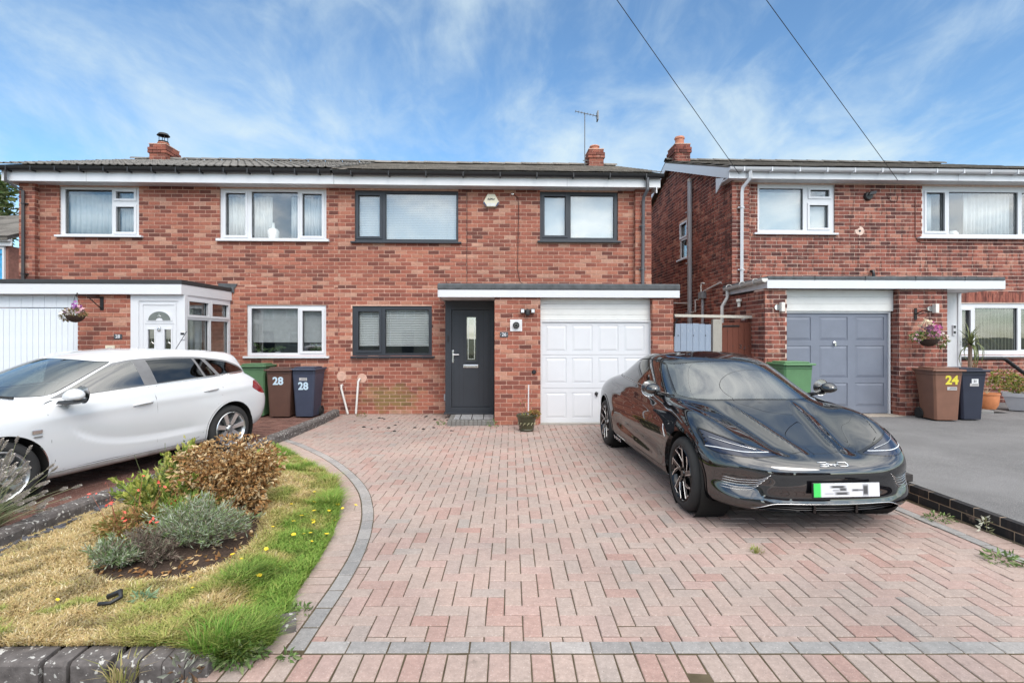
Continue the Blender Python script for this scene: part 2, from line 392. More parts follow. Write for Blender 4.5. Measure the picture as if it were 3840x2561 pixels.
class Brickwork:
    """brick faces laid course by course over rectangular panels of a wall"""
    def __init__(s, house, sb, key, z_base=0.0):
        s.h, s.sb, s.key, s.zb = house, sb, key, z_base; s.p = []
    def panel(s, u0, u1, z0, z1, holes=(), face='front', at=0.0, single=True, clip=None, shift=0.0):
        k0 = int(math.floor((z0 - s.zb) / CP)); k1 = int(math.ceil((z1 - s.zb) / CP))
        for k in range(k0, k1):
            za, zb = s.zb + k * CP + 0.0058, s.zb + k * CP + 0.0058 + BH
            lo, hi = max(za, z0), min(zb, z1)
            if hi - lo < 0.015: continue
            segs = [(u0, u1)]
            for h in holes:
                if h[1] < hi - 0.02 and h[3] > lo + 0.02:
                    ns = []
                    for a, b in segs:
                        if h[2] <= a or h[0] >= b: ns.append((a, b)); continue
                        if h[0] - a > 0.02: ns.append((a, h[0]))
                        if b - h[2] > 0.02: ns.append((h[2], b))
                    segs = ns
            off = (0.5 * BP if k % 2 else 0.0) + shift
            for a, b in segs:
                if clip:
                    a, b = clip(a, b, (lo + hi) / 2)
                    if b - a < 0.03: continue
                i = math.floor((a - off) / BP)
                while off + i * BP < b:
                    x0, x1 = max(off + i * BP, a), min(off + i * BP + BL, b)
                    if x1 - x0 > 0.02: s.p.append((x0, x1, lo, hi, face, at, single))
                    i += 1
    def pos(s, u, d, z, face, at):
        if face == 'front': return (u, at - d, z)
        if face == 'left': return (at - d, u, z)
        return (at + d, u, z)
    def finish(s, limit=300):
        cand = []
        for q, (x0, x1, lo, hi, face, at, single) in enumerate(s.p):
            if not single or hi - lo < BH - 1e-3: continue
            L = x1 - x0
            if not (abs(L - BL) < 1e-3): continue
            p = s.pos((x0 + x1) / 2, 0, (lo + hi) / 2, face, at)
            wp = wpos(p[0], p[1], p[2]) - Vector((0, 0, 1.58))
            cand.append((L * BH / wp.length_squared * (1.0 if face == 'front' else 0.35), q))
        cand.sort(reverse=True); chosen = {q for _, q in cand[:limit]}
        meshes = {}; m = MBld()
        for q, (x0, x1, lo, hi, face, at, single) in enumerate(s.p):
            jit = float(rng.uniform(-0.0015, 0.002)); t = tone()
            if q in chosen:
                me = meshes.setdefault('b', None) or brick_mesh(BL, s.key, 0); meshes['b'] = me
                o = link('brick', me, None, s.h, (0, 0, 0))
                c = s.pos((x0 + x1) / 2, jit, (lo + hi) / 2, face, at)
                o.location = (c[0] - s.sb, c[1], c[2])
                o.rotation_euler = (0, float(rng.uniform(-.006, .006)), {'front': 0, 'left': -math.pi / 2, 'right': math.pi / 2}[face])
                o.color = (t, float(rng.random()), 0, 1)
            else:
                c = [s.pos(u, d, z, face, at) for d in (jit, -0.05) for u, z in ((x0, lo), (x1, lo), (x1, hi), (x0, hi))]
                m.add(c, [(0, 1, 2, 3), (0, 4, 5, 1), (1, 5, 6, 2), (2, 6, 7, 3), (3, 7, 4, 0)], t)
        o = m.build('brickwork', MB[s.key, 0], s.h, loc=(-s.sb, 0, 0), tones=True, fix=False)
        tag(o, kind='stuff')
        return o

# ---------------------------------------------------------------- windows
def window(house, sb, rect, panes, col, sill=None, y=0.035, name='window', glass=None, inner=None, vents=(), place=None):
    s0, z0, s1, z1 = rect
    L = (-sb, 0, 0)
    f = MBld().plate(s0, z0, s1, z1, [p[:4] for p in panes], y, y + 0.075).build(name, col, house, loc=L, bevel=0.0)
    if place: f.location = place[:3]; f.rotation_euler = (0, 0, place[3])
    for p in panes:
        a, b, c, d = p[:4]
        if len(p) > 4 and p[4]:
            e = 0.045
            MBld().plate(a - e, b - e, c + e, d + e, [(a, b, c, d)], y - 0.018, y + 0.02).build('sash', col, f)
        g = MBld().box(a - .005, c + .005, y + 0.045, y + 0.053, b - .005, d + .005).build('pane', glass or GLASS, f)
        gk = MBld().plate(a - .002, b - .002, c + .002, d + .002, [(a + .009, b + .009, c - .009, d - .009)], y + 0.03, y + 0.045).build('gasket', BLACKP, f)
    if sill:
        a, c, zt, zb = sill
        MBld().box(a, c, -0.075, y + 0.05, zb, zt).build('sill', col, f, bevel=0.004)
    if place and rect[0] < -1.4 and rect[0] > -1.5: return f
    # dim room behind the glass
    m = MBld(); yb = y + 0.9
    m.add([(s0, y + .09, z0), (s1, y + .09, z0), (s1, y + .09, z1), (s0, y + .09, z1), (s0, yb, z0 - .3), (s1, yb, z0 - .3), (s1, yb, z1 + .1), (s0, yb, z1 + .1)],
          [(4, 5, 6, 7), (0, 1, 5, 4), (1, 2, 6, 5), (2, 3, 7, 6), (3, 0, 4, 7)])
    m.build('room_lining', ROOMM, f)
    return f
def facade_thing(name, label, cat, s, y, z, group=None):
    return thing(name, label, cat, wpos(s, y, z), ROT, group)
def venetian(label, s0, z0, s1, z1, y, pitch=0.036, tilt=38, group=None, gaps=True):
    t = facade_thing('venetian_blind', label, 'blind', (s0 + s1) / 2, y, z1, group)
    wd = s1 - s0
    MBld().box(-wd / 2, wd / 2, -.02, .02, -.03, 0).build('headrail', BLINDM, t)
    me = None; n = int((z1 - z0 - .03) / pitch)
    for k in range(n):
        zz = -.045 - k * pitch
        if me is None:
            d = 0.0205; c, s_ = math.cos(R(tilt)) * d, math.sin(R(tilt)) * d
            o = MBld().add([(-wd/2, -c, -s_), (wd/2, -c, -s_), (wd/2, 0, .003), (-wd/2, 0, .003), (wd/2, c, s_), (-wd/2, c, s_),
                            (-wd/2, -c, -s_-.002), (wd/2, -c, -s_-.002), (wd/2, c, s_-.002), (-wd/2, c, s_-.002)],
                           [(0, 1, 2, 3), (3, 2, 4, 5), (6, 9, 8, 7)]).build('slat', BLINDM, t, loc=(0, 0, zz), fix=False)
            me = o.data
        else: link('slat', me, None, t, (0, 0, zz))
    zb = -.045 - n * pitch
    MBld().box(-wd / 2, wd / 2, -.018, .018, zb - .012, zb + .008).build('bottom_rail', BLINDM, t)
    for q in (0.12, 0.88):
        MBld().box(-wd/2 + q*wd - .003, -wd/2 + q*wd + .003, -.024, -.0225, zb, -.03).build('ladder_cord', BLINDM, t)
    return t
def curtain(label, s0, z0, s1, z1, y, folds=6, group=None, name='curtain', mat=None, amp=0.025, cat='curtain'):
    m = MBld(); n = folds * 8; seed = rng.uniform(0, 6)
    for i in range(n + 1):
        u = i / n; dy = amp * math.sin(u * folds * 2 * math.pi + seed) + amp * .5 * math.sin(u * folds * 3.3 + seed)
        m.v += [((u - .5) * (s1 - s0), dy, 0), ((u - .5) * (s1 - s0), dy * 1.15, z1 - z0), ]
    for i in range(n): m.f.append((2*i, 2*i+2, 2*i+3, 2*i+1)); m.t.append(.5)
    o = m.build(name, mat or NET, None, smooth='all', loc=wpos((s0 + s1) / 2, y, z0)); o.rotation_euler = (0, 0, ROT)
    md = o.modifiers.new('thick', 'SOLIDIFY'); md.thickness = 0.003
    return tag(o, label, cat, group)

# ---------------------------------------------------------------- roofs
def tile_mat(name, c1, c2, lich):
    m, t, b = nodes_of(name)
    o = t.nodes.new('ShaderNodeObjectInfo')
    f = tnoise(t, 9, 5, 0.65, 'World')
    c = mixc(t, f, c1, c2)
    c = mixc(t, 1.0, c, ramp(t, o.outputs['Random'], [(0, (0.72, 0.72, 0.72)), (1, (1.2, 1.2, 1.2))]), 'MULTIPLY')
    k = mr(t, tnoise(t, 34, 3, 0.6, 'World'), 0.58, 0.66, 0, 0.8)
    c = mixc(t, k, c, lich)
    t.links.new(c, b.inputs['Base Color']); b.inputs['Roughness'].default_value = 0.95; b.inputs['Specular IOR Level'].default_value = 0.15
    bump(t, b, tnoise(t, 60, 4, 0.6, 'World'), 0.6, 0.006); return m
TILE_OLD = tile_mat('old_concrete_tile', (0.17, 0.15, 0.135), (0.27, 0.245, 0.215), (0.42, 0.38, 0.32))
TILE_RIB = tile_mat('ribbed_grey_tile', (0.13, 0.122, 0.118), (0.21, 0.20, 0.185), (0.34, 0.32, 0.28))
TILE_24 = tile_mat('grey_brown_tile', (0.11, 0.10, 0.09), (0.17, 0.155, 0.14), (0.26, 0.25, 0.21))
def roof(house, sb, s0, s1, y_e, z_e, y_r, pitch, mat, ribbed, y_back, z_drop=0.0):
    """front slope from the eave (y_e, z_e) up to the ridge y_r, tiled; plain rear slope"""
    sl = math.tan(R(pitch)); zr = z_e + (y_r - y_e) * sl; zb = zr - (y_back - y_r) * sl
    m = MBld()
    th = 0.03
    m.prism([(y_e, z_e), (y_r, zr), (y_back, zb), (y_back, zb - th), (y_r, zr - th), (y_e, z_e - th)], s0, s1, axis='x')
    r = m.build('roof', mat, house, loc=(-sb, 0, 0))
    wd, ex = 0.30, 0.335; ln = math.hypot(y_r - y_e, zr - z_e)
    n = int((s1 - s0) / wd); wd = (s1 - s0) / n; rows = int(ln / ex); ex = ln / rows
    prof = []
    if ribbed:
        for i in range(17):
            u = i / 16; v = (u * 2) % 1.0
            prof.append((u, 0.022 * (math.exp(-((v - .25) / .14) ** 2))))
    else: prof = [(0, 0.0), (.03, .004), (.5, .006), (.97, .004), (1, .0)]
    t = MBld(); k = len(prof); tk = 0.016
    for yy, zz in ((-.03, .038), (ex + .04, .012)):
        for u, h in prof: t.v.append(((u - .5) * wd * (1.03 if ribbed else .985), yy, zz + h))
    for u, h in prof: t.v.append(((u - .5) * wd * (1.03 if ribbed else .985), -.03, .038 + h - tk))
    for i in range(k - 1): t.f += [(i, i+1, k+i+1, k+i), (2*k+i, 2*k+i+1, i+1, i)]; t.t += [.5, .5]
    t.f += [(0, k, 2*k), (k-1, 3*k-1, 2*k-1)]; t.t += [.5, .5]
    me = None; cnt = 0
    rest = MBld()
    for j in range(rows):
        for i in range(n):
            x = s0 + (i + .5) * wd + (0.5 * wd if (j % 2 and not ribbed) else 0) ; 
            if x > s1 - wd * .3: x = s1 - wd * .5
            yy = y_e + j * ex * math.cos(R(pitch)); zz = z_e + j * ex * math.sin(R(pitch))
            jit = rng.uniform(-1, 1, 3)
            if cnt < 300:
                if me is None:
                    o = t.build('roof_tile', mat, r, smooth=True, fix=False); me = o.data
                else: o = link('roof_tile', me, None, r)
                o.location = (x, yy, zz + 0.003 * jit[0]); o.rotation_euler = (R(pitch) + .008 * jit[1], 0, .006 * jit[2]); cnt += 1
            else:
                rot = Matrix.Rotation(R(pitch) + .008 * jit[1], 3, 'X')
                rest.add([tuple(rot @ Vector(q) + Vector((x, yy, zz + .003 * jit[0]))) for q in t.v], t.f)
    if rest.v: tag(rest.build('roof_tiles', mat, r, fix=False, smooth=True), kind='stuff')
    # ridge tiles
    rm = None; nr = int((s1 - s0) / 0.44)
    for i in range(nr):
        if rm is None:
            q = MBld()
            for xx in (-.225, .225):
                for a in range(9):
                    an = math.pi * a / 8; q.v.append((xx, -.12 * math.cos(an), .075 * math.sin(an) + (.012 if xx < 0 else 0)))
            for a in range(8): q.f.append((a, a+1, 9+a+1, 9+a)); q.t.append(.5)
            o = q.build('ridge_tile', mat, r, smooth='all', fix=False); rm = o.data
        else: o = link('ridge_tile', rm, None, r)
        o.location = (s0 + .225 + i * (s1 - s0 - .45) / max(1, nr - 1), y_r, zr + 0.02)
    return r, zr
def chimney(house, sb, s0, s1, y0, y1, zb, zt, key, pot, label):
    L = (-sb, 0, 0)
    c = MBld().box(s0 + .006, s1 - .006, y0 + .006, y1 - .006, zb, zt - .012).build('chimney', MORTAR, house, loc=L)
    me = {}
    k = int((zt - zb) / CP)
    for j in range(k):
        z = zt - (j + .5) * CP; grow = 0.03 if j in (1, 2) else 0.0
        for face, a, b, at in (('front', s0, s1, y0), ('left', y0, y1, s0), ('right', y0, y1, s1)):
            nb = max(1, round((b - a) / BP)); off = 0 if j % 2 else 0.5
            edges = [a - grow] + [a + (i + off) * (b - a) / nb for i in range(0 if off else 1, nb)] + [b + grow]
            for e0, e1 in zip(edges[:-1], edges[1:]):
                ln = round(e1 - e0 - .010, 3)
                if ln < .03: continue
                if ln not in me: me[ln] = brick_mesh(ln, key, 0)
                o = link('brick', me[ln], None, c); t = tone() * .62
                u = (e0 + e1) / 2; d = grow
                o.location = (u, at - d, z) if face == 'front' else (at - d, u, z) if face == 'left' else (at + d, u, z)
                o.rotation_euler = (0, 0, {'front': 0, 'left': -math.pi/2, 'right': math.pi/2}[face]); o.color = (t, 0, 0, 1)
    cs, cy_ = (s0 + s1) / 2, (y0 + y1) / 2
    MBld().box(s0 - .01, s1 + .01, y0 - .01, y1 + .01, zt, zt + .02).build('mortar_bed', MORTAR, c)
    h = pot
    MBld().lathe([(.125, .0), (.118, h * .75), (.14, h * .78), (.14, h * .9), (.125, h), (.10, h), (.10, h - .1)], 20, (cs, y0 + .25, zt + .015)).build('chimney_pot', TERRA, c, smooth=True)
    MBld().box(s0 - .02, s1 + .02, y0 - .02, y1 + .02, zb, zb + .10).build('flashing', LEAD, c)
    return c
def gutter(house, sb, s0, s1, y, z, mat, n_br, r=0.062, name='gutter'):
    m = MBld()
    pr = [(r * math.cos(a), r * math.sin(a)) for a in [math.pi + i * math.pi / 8 for i in range(9)]]
    poly = [(y + p, z + q) for p, q in pr] + [(y + r + .006, z + .012), (y - r - .006, z + .012)]
    m.prism(poly, s0, s1, axis='x')
    g = m.build(name, mat, house, loc=(-sb, 0, 0), smooth=True)
    for i in range(n_br):
        x = s0 + (i + .5) * (s1 - s0) / n_br
        MBld().box(x - .012, x + .012, y - r - .009, y + r + .03, z - r - .018, z + .016).build('gutter_bracket', mat, g, bevel=.004)
    return g
def downpipe(house, sb, pts, r, mat, clips=(), square=False, name='downpipe'):
    m = MBld().tube(pts, r, 4 if square else 10)
    o = m.build(name, mat, house, loc=(-sb, 0, 0), smooth=not square)
    for z in clips:
        p = min((Vector(q) for q in pts), key=lambda q: abs(q.z - z)); x, y = pts[-1][0], pts[-1][1]
        MBld().lathe([(r + .001, -.012), (r + .007, -.01), (r + .007, .01), (r + .001, .012)], 10, (x, y, z)).build('pipe_clip', mat, o, smooth=True)
        MBld().box(x - r - .03, x + r + .03, y + r * .4, y + r + .03, z - .01, z + .01).build('pipe_clip', mat, o)
    return o
def fascia_soffit(house, sb, s0, s1, y0, y1, zb, zt, mat, boards=(), soffit_back=0.0):
    L = (-sb, 0, 0)
    f = MBld().box(s0, s1, y0, y0 + .022, zb, zt).build('fascia', mat, house, loc=L, bevel=.003)
    # soffit boards run front to back
    so = MBld().box(s0 + .004, s1 - .004, y0 + .022, soffit_back + .3, zb + .012, zb + .03).build('soffit', WHITEP, house, loc=L)
    n = int((s1 - s0) / .16); me = None
    for i in range(n):
        x = s0 + .08 + i * (s1 - s0 - .16) / (n - 1)
        if me is None:
            o = MBld().box(-.0775, .0775, y0 + .026, soffit_back + .12, zb + .004, zb + .0118).build('soffit_board', WHITEP, so, loc=(x, 0, 0)); me = o.data
        else: link('soffit_board', me, None, so, (x, 0, 0))
    for x in boards: MBld().box(x - .004, x + .004, y0 - .002, y0, zb, zt).build('joint_trim', GREYP, f)
    return f
def garage_door(house, sb, s0, z0, s1, z1, y, cols, rows, mat, handle_s, handle_z, hmat, inset, frame_mat=None, splits=()):
    L = (-sb, 0, 0)
    holes = [(a, b, c, d) for a, c in cols for b, d in rows]
    g = MBld().plate(s0, z0, s1, z1, holes, y, y + .02).build('garage_door', mat, house, loc=L)
    MBld().box(s0, s1, y + .0205, y + .05, z0, z1).build('door_backing', mat, g)
    for a, b, c, d in holes:
        e, q = .045, .012
        MBld().add([(a, y + q, b), (c, y + q, b), (c, y + q, d), (a, y + q, d), (a + e, y + .001, b + e), (c - e, y + .001, b + e), (c - e, y + .001, d - e), (a + e, y + .001, d - e)],
                   [(4, 5, 6, 7), (0, 1, 5, 4), (1, 2, 6, 5), (2, 3, 7, 6), (3, 0, 4, 7)]).build('door_panel', mat, g)
    for z in splits: MBld().box(s0, s1, y - .0015, y - .0002, z - .004, z + .004).build('panel_joint', GREYP if mat is not BLUEGREY else mat, g)
    h = MBld().lathe([(.012, -.03), (.03, -.02), (.034, 0)], 12, (handle_s, y, handle_z), 'y').build('handle', hmat, g, smooth=True)
    MBld().box(-.012, .012, -.045, -.03, -.055, .02).build('lever', hmat, g, loc=(handle_s, y, handle_z), bevel=.004)
    f = frame_mat or mat
    MBld().plate(s0 - .035, z0 - .01, s1 + .035, z1 + .035, [(s0 - .004, z0 - .02, s1 + .004, z1 + .004)], y - .03, y + .05).build('garage_frame', f, house, loc=L)
    return g
BLUEGREY = M('blue_grey_paint', (0.175, 0.195, 0.245), 0.5, var=0.08, scale=3, bmp=0.05)
# ================================================================ SETTING: houses
def house_root(label, s, z=0.0): return facade_thing('house', label, 'house', s, 0, z)
def hole(r): return tuple(r)

# ---------------------------------------------------------------- number 26: the middle house
S26 = -0.3
h26 = house_root('red brick house in the middle with dark grey windows and white garage door', S26)
sb = S26; L = (-sb, 0, 0)
W26 = [(-3.221, 3.548, -1.085, 4.63), (0.62, 3.602, 2.268, 4.64), (-3.273, 1.187, -1.631, 2.234)]
m = MBld().plate(-3.561, -0.1, 2.606, 4.69, W26, .006, .13, outer=False)
m.box(2.609, 2.940, -.104, .3, -.1, 4.69)
m.add([(2.94, -.104, -.1), (2.94, 7.0, -.1), (2.94, 7.0, 4.7), (2.94, 3.4, 6.18), (2.94, -.104, 4.75)], [(0, 1, 2, 3, 4)])
m.add([(-3.561, 7.0, -.1), (2.94, 7.0, -.1), (2.94, 7.0, 4.7), (-3.561, 7.0, 4.7)], [(0, 1, 2, 3)])
m.box(-.331, .489, -1.444, -.7, -.1, 2.30); m.box(2.549, 2.926, -1.444, -.9, -.1, 2.30); m.box(2.78, 2.924, -.9, .0, -.1, 2.30)
m.build('wall', MORTAR, h26, loc=L)
bw = Brickwork(h26, sb, 'pair')
bw.panel(-3.561, 2.606, 0, 2.6, W26 + [(-1.30, -1, 3, 2.45)], at=0.0)
bw.panel(-3.561, 2.606, 2.6, 4.68, W26, at=0.0)
bw.panel(2.606, 2.946, 2.5, 4.68, (), at=-.11)
bw.panel(-.11, .0, 2.5, 4.68, (), 'left', 2.606, shift=.1)
bw.panel(-.337, .495, 0, 2.30, (), at=-1.45)
bw.panel(2.543, 2.932, 0, 2.30, (), at=-1.45, shift=.05)
bw.panel(-1.44, -1.25, 0, 2.3, (), 'left', 2.543)
bw.panel(-.10, 6.9, 2.4, 4.6, (), 'right', 2.946, single=False)
bw.finish()
roof(h26, sb, -3.56, 3.06, -.40, 4.915, 3.4, 20, TILE_OLD, False, 7.3)
fascia_soffit(h26, sb, -3.56, 3.077, -.28, 0, 4.662, 4.86, WHITEP, boards=(1.15,))
gutter(h26, sb, -3.56, 3.12, -.345, 4.893, BLACKP, 9)
MBld().prism([(-.28, 4.67), (3.4, 6.10), (7.0, 4.80), (7.0, 4.65), (3.4, 5.93), (-.28, 4.55)], 2.99, 3.012, axis='x').build('barge_board', WHITEP, h26, loc=L)
chimney(h26, sb, 2.24, 2.64, 3.1, 3.6, 5.95, 6.68, 'pair', .16, 0)
downpipe(h26, sb, [(2.79, -.345, 4.86), (2.79, -.345, 4.60), (2.755, -.20, 4.48), (2.755, -.17, 4.40), (2.745, -.16, 2.55)], .034, M('dark_grey_pipe', (.11, .11, .12), .45), clips=(3.0, 3.9))
# windows
window(h26, sb, W26[0], [(-3.152, 3.675, -2.712, 4.53, 1), (-2.593, 3.623, -1.123, 4.575)], ANTHRA, (-3.293, -1.017, 3.560, 3.528))
window(h26, sb, W26[1], [(.716, 3.724, 1.161, 4.544, 1), (1.268, 3.677, 2.192, 4.57)], ANTHRA, (.566, 2.32, 3.60, 3.565))
window(h26, sb, W26[2], [(-3.152, 1.315, -2.719, 2.122, 1), (-2.599, 1.251, -1.694, 2.161)], ANTHRA, (-3.293, -1.573, 1.196, 1.160))
venetian('closed white venetian blind in the narrow left pane of the dark grey upstairs window', -3.17, 3.63, -2.70, 4.56, .125, .036, 62, 'white venetian blinds')
venetian('wide white venetian blind, closed, in the large pane of the left dark grey upstairs window', -2.62, 3.60, -1.11, 4.60, .125, .036, 62, 'white venetian blinds')
venetian('white venetian blind, half open, in the narrow pane of the dark grey ground floor window', -3.17, 1.43, -2.70, 2.15, .125, .036, 42, 'white venetian blinds')
venetian('white venetian blind, half open, in the wide pane of the dark grey ground floor window', -2.62, 1.43, -1.67, 2.18, .125, .036, 42, 'white venetian blinds')
def roller(label, s0, z0, s1, z1, y, mat, group=None):
    t = facade_thing('roller_blind', label, 'blind', (s0 + s1) / 2, y, z1, group)
    wd = (s1 - s0) / 2
    MBld().box(-wd, wd, 0, .004, z0 - z1, 0).build('blind_sheet', mat, t)
    MBld().box(-wd, wd, -.006, .012, z0 - z1 - .02, z0 - z1).build('bottom_bar', mat, t)
    MBld().tube([(-wd, .02, -.01), (wd, .02, -.01)], .025).build('roller_tube', mat, t, smooth=True)
    return t
roller('plain pale roller blind in the narrow pane of the right dark grey upstairs window', .68, 3.70, 1.19, 4.6, .13, BLINDM)
roller('plain pale roller blind in the wide pane of the right dark grey upstairs window', 1.25, 3.66, 2.22, 4.6, .13, BLINDM)
# flat roof over door and garage
MBld().box(-1.36, 3.04, -1.512, .0, 2.434, 2.552).build('flat_roof', FELT, h26, loc=L, bevel=.03)
MBld().box(-1.33, 3.029, -1.5, -1.478, 2.303, 2.4335).build('fascia', WHITE, h26, loc=L, bevel=.004)
MBld().box(-1.353, -1.331, -1.495, -.01, 2.303, 2.4335).build('fascia', WHITE, h26, loc=L, bevel=.004)
MBld().box(3.007, 3.027, -1.477, -.01, 2.303, 2.4335).build('fascia', WHITE, h26, loc=L)
so = MBld().box(-1.33, 3.0, -1.477, -.01, 2.316, 2.33).build('soffit', WHITEP, h26, loc=L)
for i in range(22): MBld().box(-1.32 + i*.195, -1.32 + i*.195 + .19, -1.476, -.02, 2.308, 2.3158).build('soffit_board', WHITEP, so)
# front door
d = MBld().plate(-1.30, .10, -.345, 2.303, [(-1.18, .215, -.415, 2.128)], -.60, -.50).build('front_door', ANTHRA, h26, loc=L)
MBld().plate(-1.175, .222, -.42, 2.121, [(-.881, 1.128, -.701, 1.981)], -.575, -.53).build('door_leaf', ANTHRA, d)
for x in (-1.13, -1.03, -.94, -.64, -.55, -.46): MBld().box(x - .003, x + .003, -.5765, -.5752, .25, 2.10).build('groove_bead', BLACKP, d)
MBld().plate(-.915, 1.09, -.667, 2.015, [(-.881, 1.128, -.701, 1.981)], -.592, -.57).build('glazing_surround', ANTHRA, d)
MBld().box(-.884, -.698, -.556, -.55, 1.125, 1.985).build('pane', glass_mat('door_glass', (.5, .52, .5), .25), d)
MBld().plate(-.86, 1.15, -.722, 1.96, [(-.846, 1.165, -.736, 1.945)], -.562, -.557).build('leaded_border', CHROME, d)
MBld().box(-.95, -.65, -.592, -.576, .985, 1.048).build('letter_box', CHROME, d, bevel=.008)
MBld().box(-.90, -.70, -.597, -.593, 1.0, 1.034).build('letter_flap', CHROME, d, bevel=.003)
hd = MBld().box(-1.168, -1.130, -.59, -.576, 1.085, 1.33).build('handle', CHROME, d, bevel=.006)
MBld().tube([(-1.149, -.585, 1.245), (-1.149, -.625, 1.245), (-1.03, -.625, 1.245)], .010).build('lever', CHROME, hd, smooth=True)
MBld().box(-1.262, -1.228, -.618, -.601, 1.50, 1.62).build('doorbell', BLACKP, d, bevel=.006)
MBld().box(-1.325, -.345, -.66, -.5, .083, .112).build('door_sill', ANTHRA, d, bevel=.004)
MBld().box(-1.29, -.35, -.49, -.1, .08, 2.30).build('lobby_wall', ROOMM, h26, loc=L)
# doorstep of grey blocks on edge
st = MBld().box(-1.18, -.34, -1.48, -.3, -.05, .064).build('doorstep', SAND, h26, loc=L)
for i in range(11):
    x = -1.185 + i * .0772
    MBld().box(x + .003, x + .074, -1.49, -1.30, -.05, .083).build('step_block', M('dirty_grey_block', (.17, .165, .155), .9, var=.2, scale=14), st, bevel=.005)
for i in range(8):
    for j in range(6):
        MBld().box(-1.185 + i*.106 + .003, -1.185 + i*.106 + .103, -1.298 + j*.12 + .003, -1.298 + (j+1)*.12 - .003, .05, .081).build('step_block', MATS['dirty_grey_block'], st, bevel=.005)
# garage
g = garage_door(h26, sb, .54, .02, 2.52, 1.862, -1.32, [(.603, .985), (1.093, 1.467), (1.577, 1.947), (2.061, 2.43)], [(.103, .571), (.743, 1.204), (1.326, 1.805)], WHITE, 1.54, .55, BLACKP, 0, WHITEP, splits=(.655, 1.265))
hp = MBld().box(.505, 2.545, -1.30, -1.22, 1.90, 2.303).build('head_panel', OFFWHITE, h26, loc=L)
for i in range(4): MBld().box(.506, 2.544, -1.314, -1.301, 1.904 + i*.0995, 1.904 + i*.0995 + .096).build('cladding_board', OFFWHITE, hp, bevel=.003)
for i in range(5): MBld().lathe([(.006, -.003), (.006, 0)], 8, (.68 + i*.42, -1.314, 1.925), 'y').build('screw', BLACKP, hp)
MBld().box(.47, 2.56, -1.46, -1.2, -.02, .022).build('threshold', M('concrete', (.33, .31, .28), .9, var=.15, bmp=.2), h26, loc=L)
# fittings on the pillar
fp = MBld().box(-.055, .161, -1.468, -1.45, 1.694, 1.906).build('flue_plate', WHITEP, h26, loc=L, bevel=.003)
MBld().lathe([(0, -.03), (.035, -.03), (.035, -.045), (.058, -.045), (.060, 0)], 20, (.053, -1.468, 1.802), 'y').build('flue_terminal', BLACKP, fp, smooth=True)
MBld().lathe([(.022, -.05), (.022, -.044), (.035, -.04)], 16, (.053, -1.468, 1.802), 'y').build('flue_core', M('flue_grey', (.12, .13, .12), .4), fp, smooth=True)
SLATE = M('slate_plaque', (.055, .06, .068), .6, var=.1)
pq = MBld().box(-.239, -.092, -1.464, -1.45, 1.587, 1.682).build('number_plaque', SLATE, h26, loc=L, bevel=.003)
link('numeral', text_mesh('26', .085, .001, .0012), WHITE, pq, (-.1655, -1.4655, 1.634))
for x in (-.227, -.104): MBld().lathe([(.0, -.004), (.006, -.003), (.007, 0)], 8, (x, -1.464, 1.634), 'y').build('screw', CHROME, pq)
fl = MBld().lathe([(.0, -.09), (.035, -.085), (.048, -.05), (.048, -.0)], 16, (.258, -1.45, 2.045), 'y').build('floodlight_camera', BLACKP, h26, loc=L, smooth=True)
MBld().lathe([(.0, -.052), (.028, -.05), (.045, -.03), (.045, 0)], 14, (.258, -1.50, 2.015), 'y').build('camera_head', BLACKP, fl, smooth=True)
for x in (.165, .352):
    MBld().box(x - .035, x + .035, -1.545, -1.48, 2.02, 2.095).build('lamp_housing', BLACKP, fl, bevel=.008)
    MBld().box(x - .028, x + .028, -1.551, -1.5455, 2.027, 2.088).build('lamp_lens', WHITE, fl, bevel=.002)
MBld().tube([(.165, -1.48, 2.075), (.352, -1.48, 2.075)], .012).build('lamp_arm', BLACKP, fl)
MBld().lathe([(0, -.035), (.03, -.034), (.042, -.015), (.042, 0)], 16, (.378, -1.45, .958), 'y').build('tap_cover', BLACKP, h26, loc=L, smooth=True)
MBld().tube([(2.935, -1.45, 2.0), (2.955, -1.47, 1.93), (2.99, -1.5, 1.92), (2.95, -1.47, 1.83), (2.94, -1.47, 1.6)], .012).build('basket_bracket', IRON, h26, loc=L)
# cables on the wall
CAB = M('brown_cable', (.05, .022, .02), .6)
for pts in ([(-.905, -.008, 4.66), (-.905, -.008, 2.75), (-.93, -.008, 2.56)],
            [(.045, -.03, 4.58), (.16, -.012, 4.50), (.172, -.010, 4.3), (.150, -.010, 3.0), (.20, -.01, 2.75), (.36, -.01, 2.63), (.5, -.01, 2.61), (2.5, -.01, 2.60)],
            [(-1.33, -.01, 2.75), (-1.33, -.01, 2.3), (-1.335, -.01, .35)],
            [(-1.335, -.01, 2.3), (-1.40, -.01, 2.22), (-1.45, -.01, 2.24)]):
    MBld().tube(pts, .006, 6).build('cable', CAB, h26, loc=L)
MBld().lathe([(0, -.05), (.025, -.04), (.03, 0)], 10, (.045, 0, 4.57), 'y').build('cable_hook', CHROME, h26, loc=L)
MBld().box(-1.38, -1.31, -.06, -.004, .27, .41).build('socket_box', GREYP, h26, loc=L, bevel=.012)
# two waste pipes leaning from the wall to the paving
for pts in ([(-3.475, .02, .60), (-3.475, -.06, .60), (-3.475, -.075, .54), (-3.33, -.11, .02)], [(-3.10, .02, .72), (-3.11, -.05, .725), (-3.13, -.07, .68), (-3.17, -.10, .02)]):
    MBld().tube(pts, .022, 10).build('waste_pipe', WHITEPIPE, h26, loc=L, smooth=True)
for x, z in ((-3.49, .78), (-3.07, .74)): MBld().lathe([(0, -.006), (.09, -.004), (.1, 0)], 14, (x, -.001, z), 'y').build('mortar_patch', MORTAR, h26, loc=L)

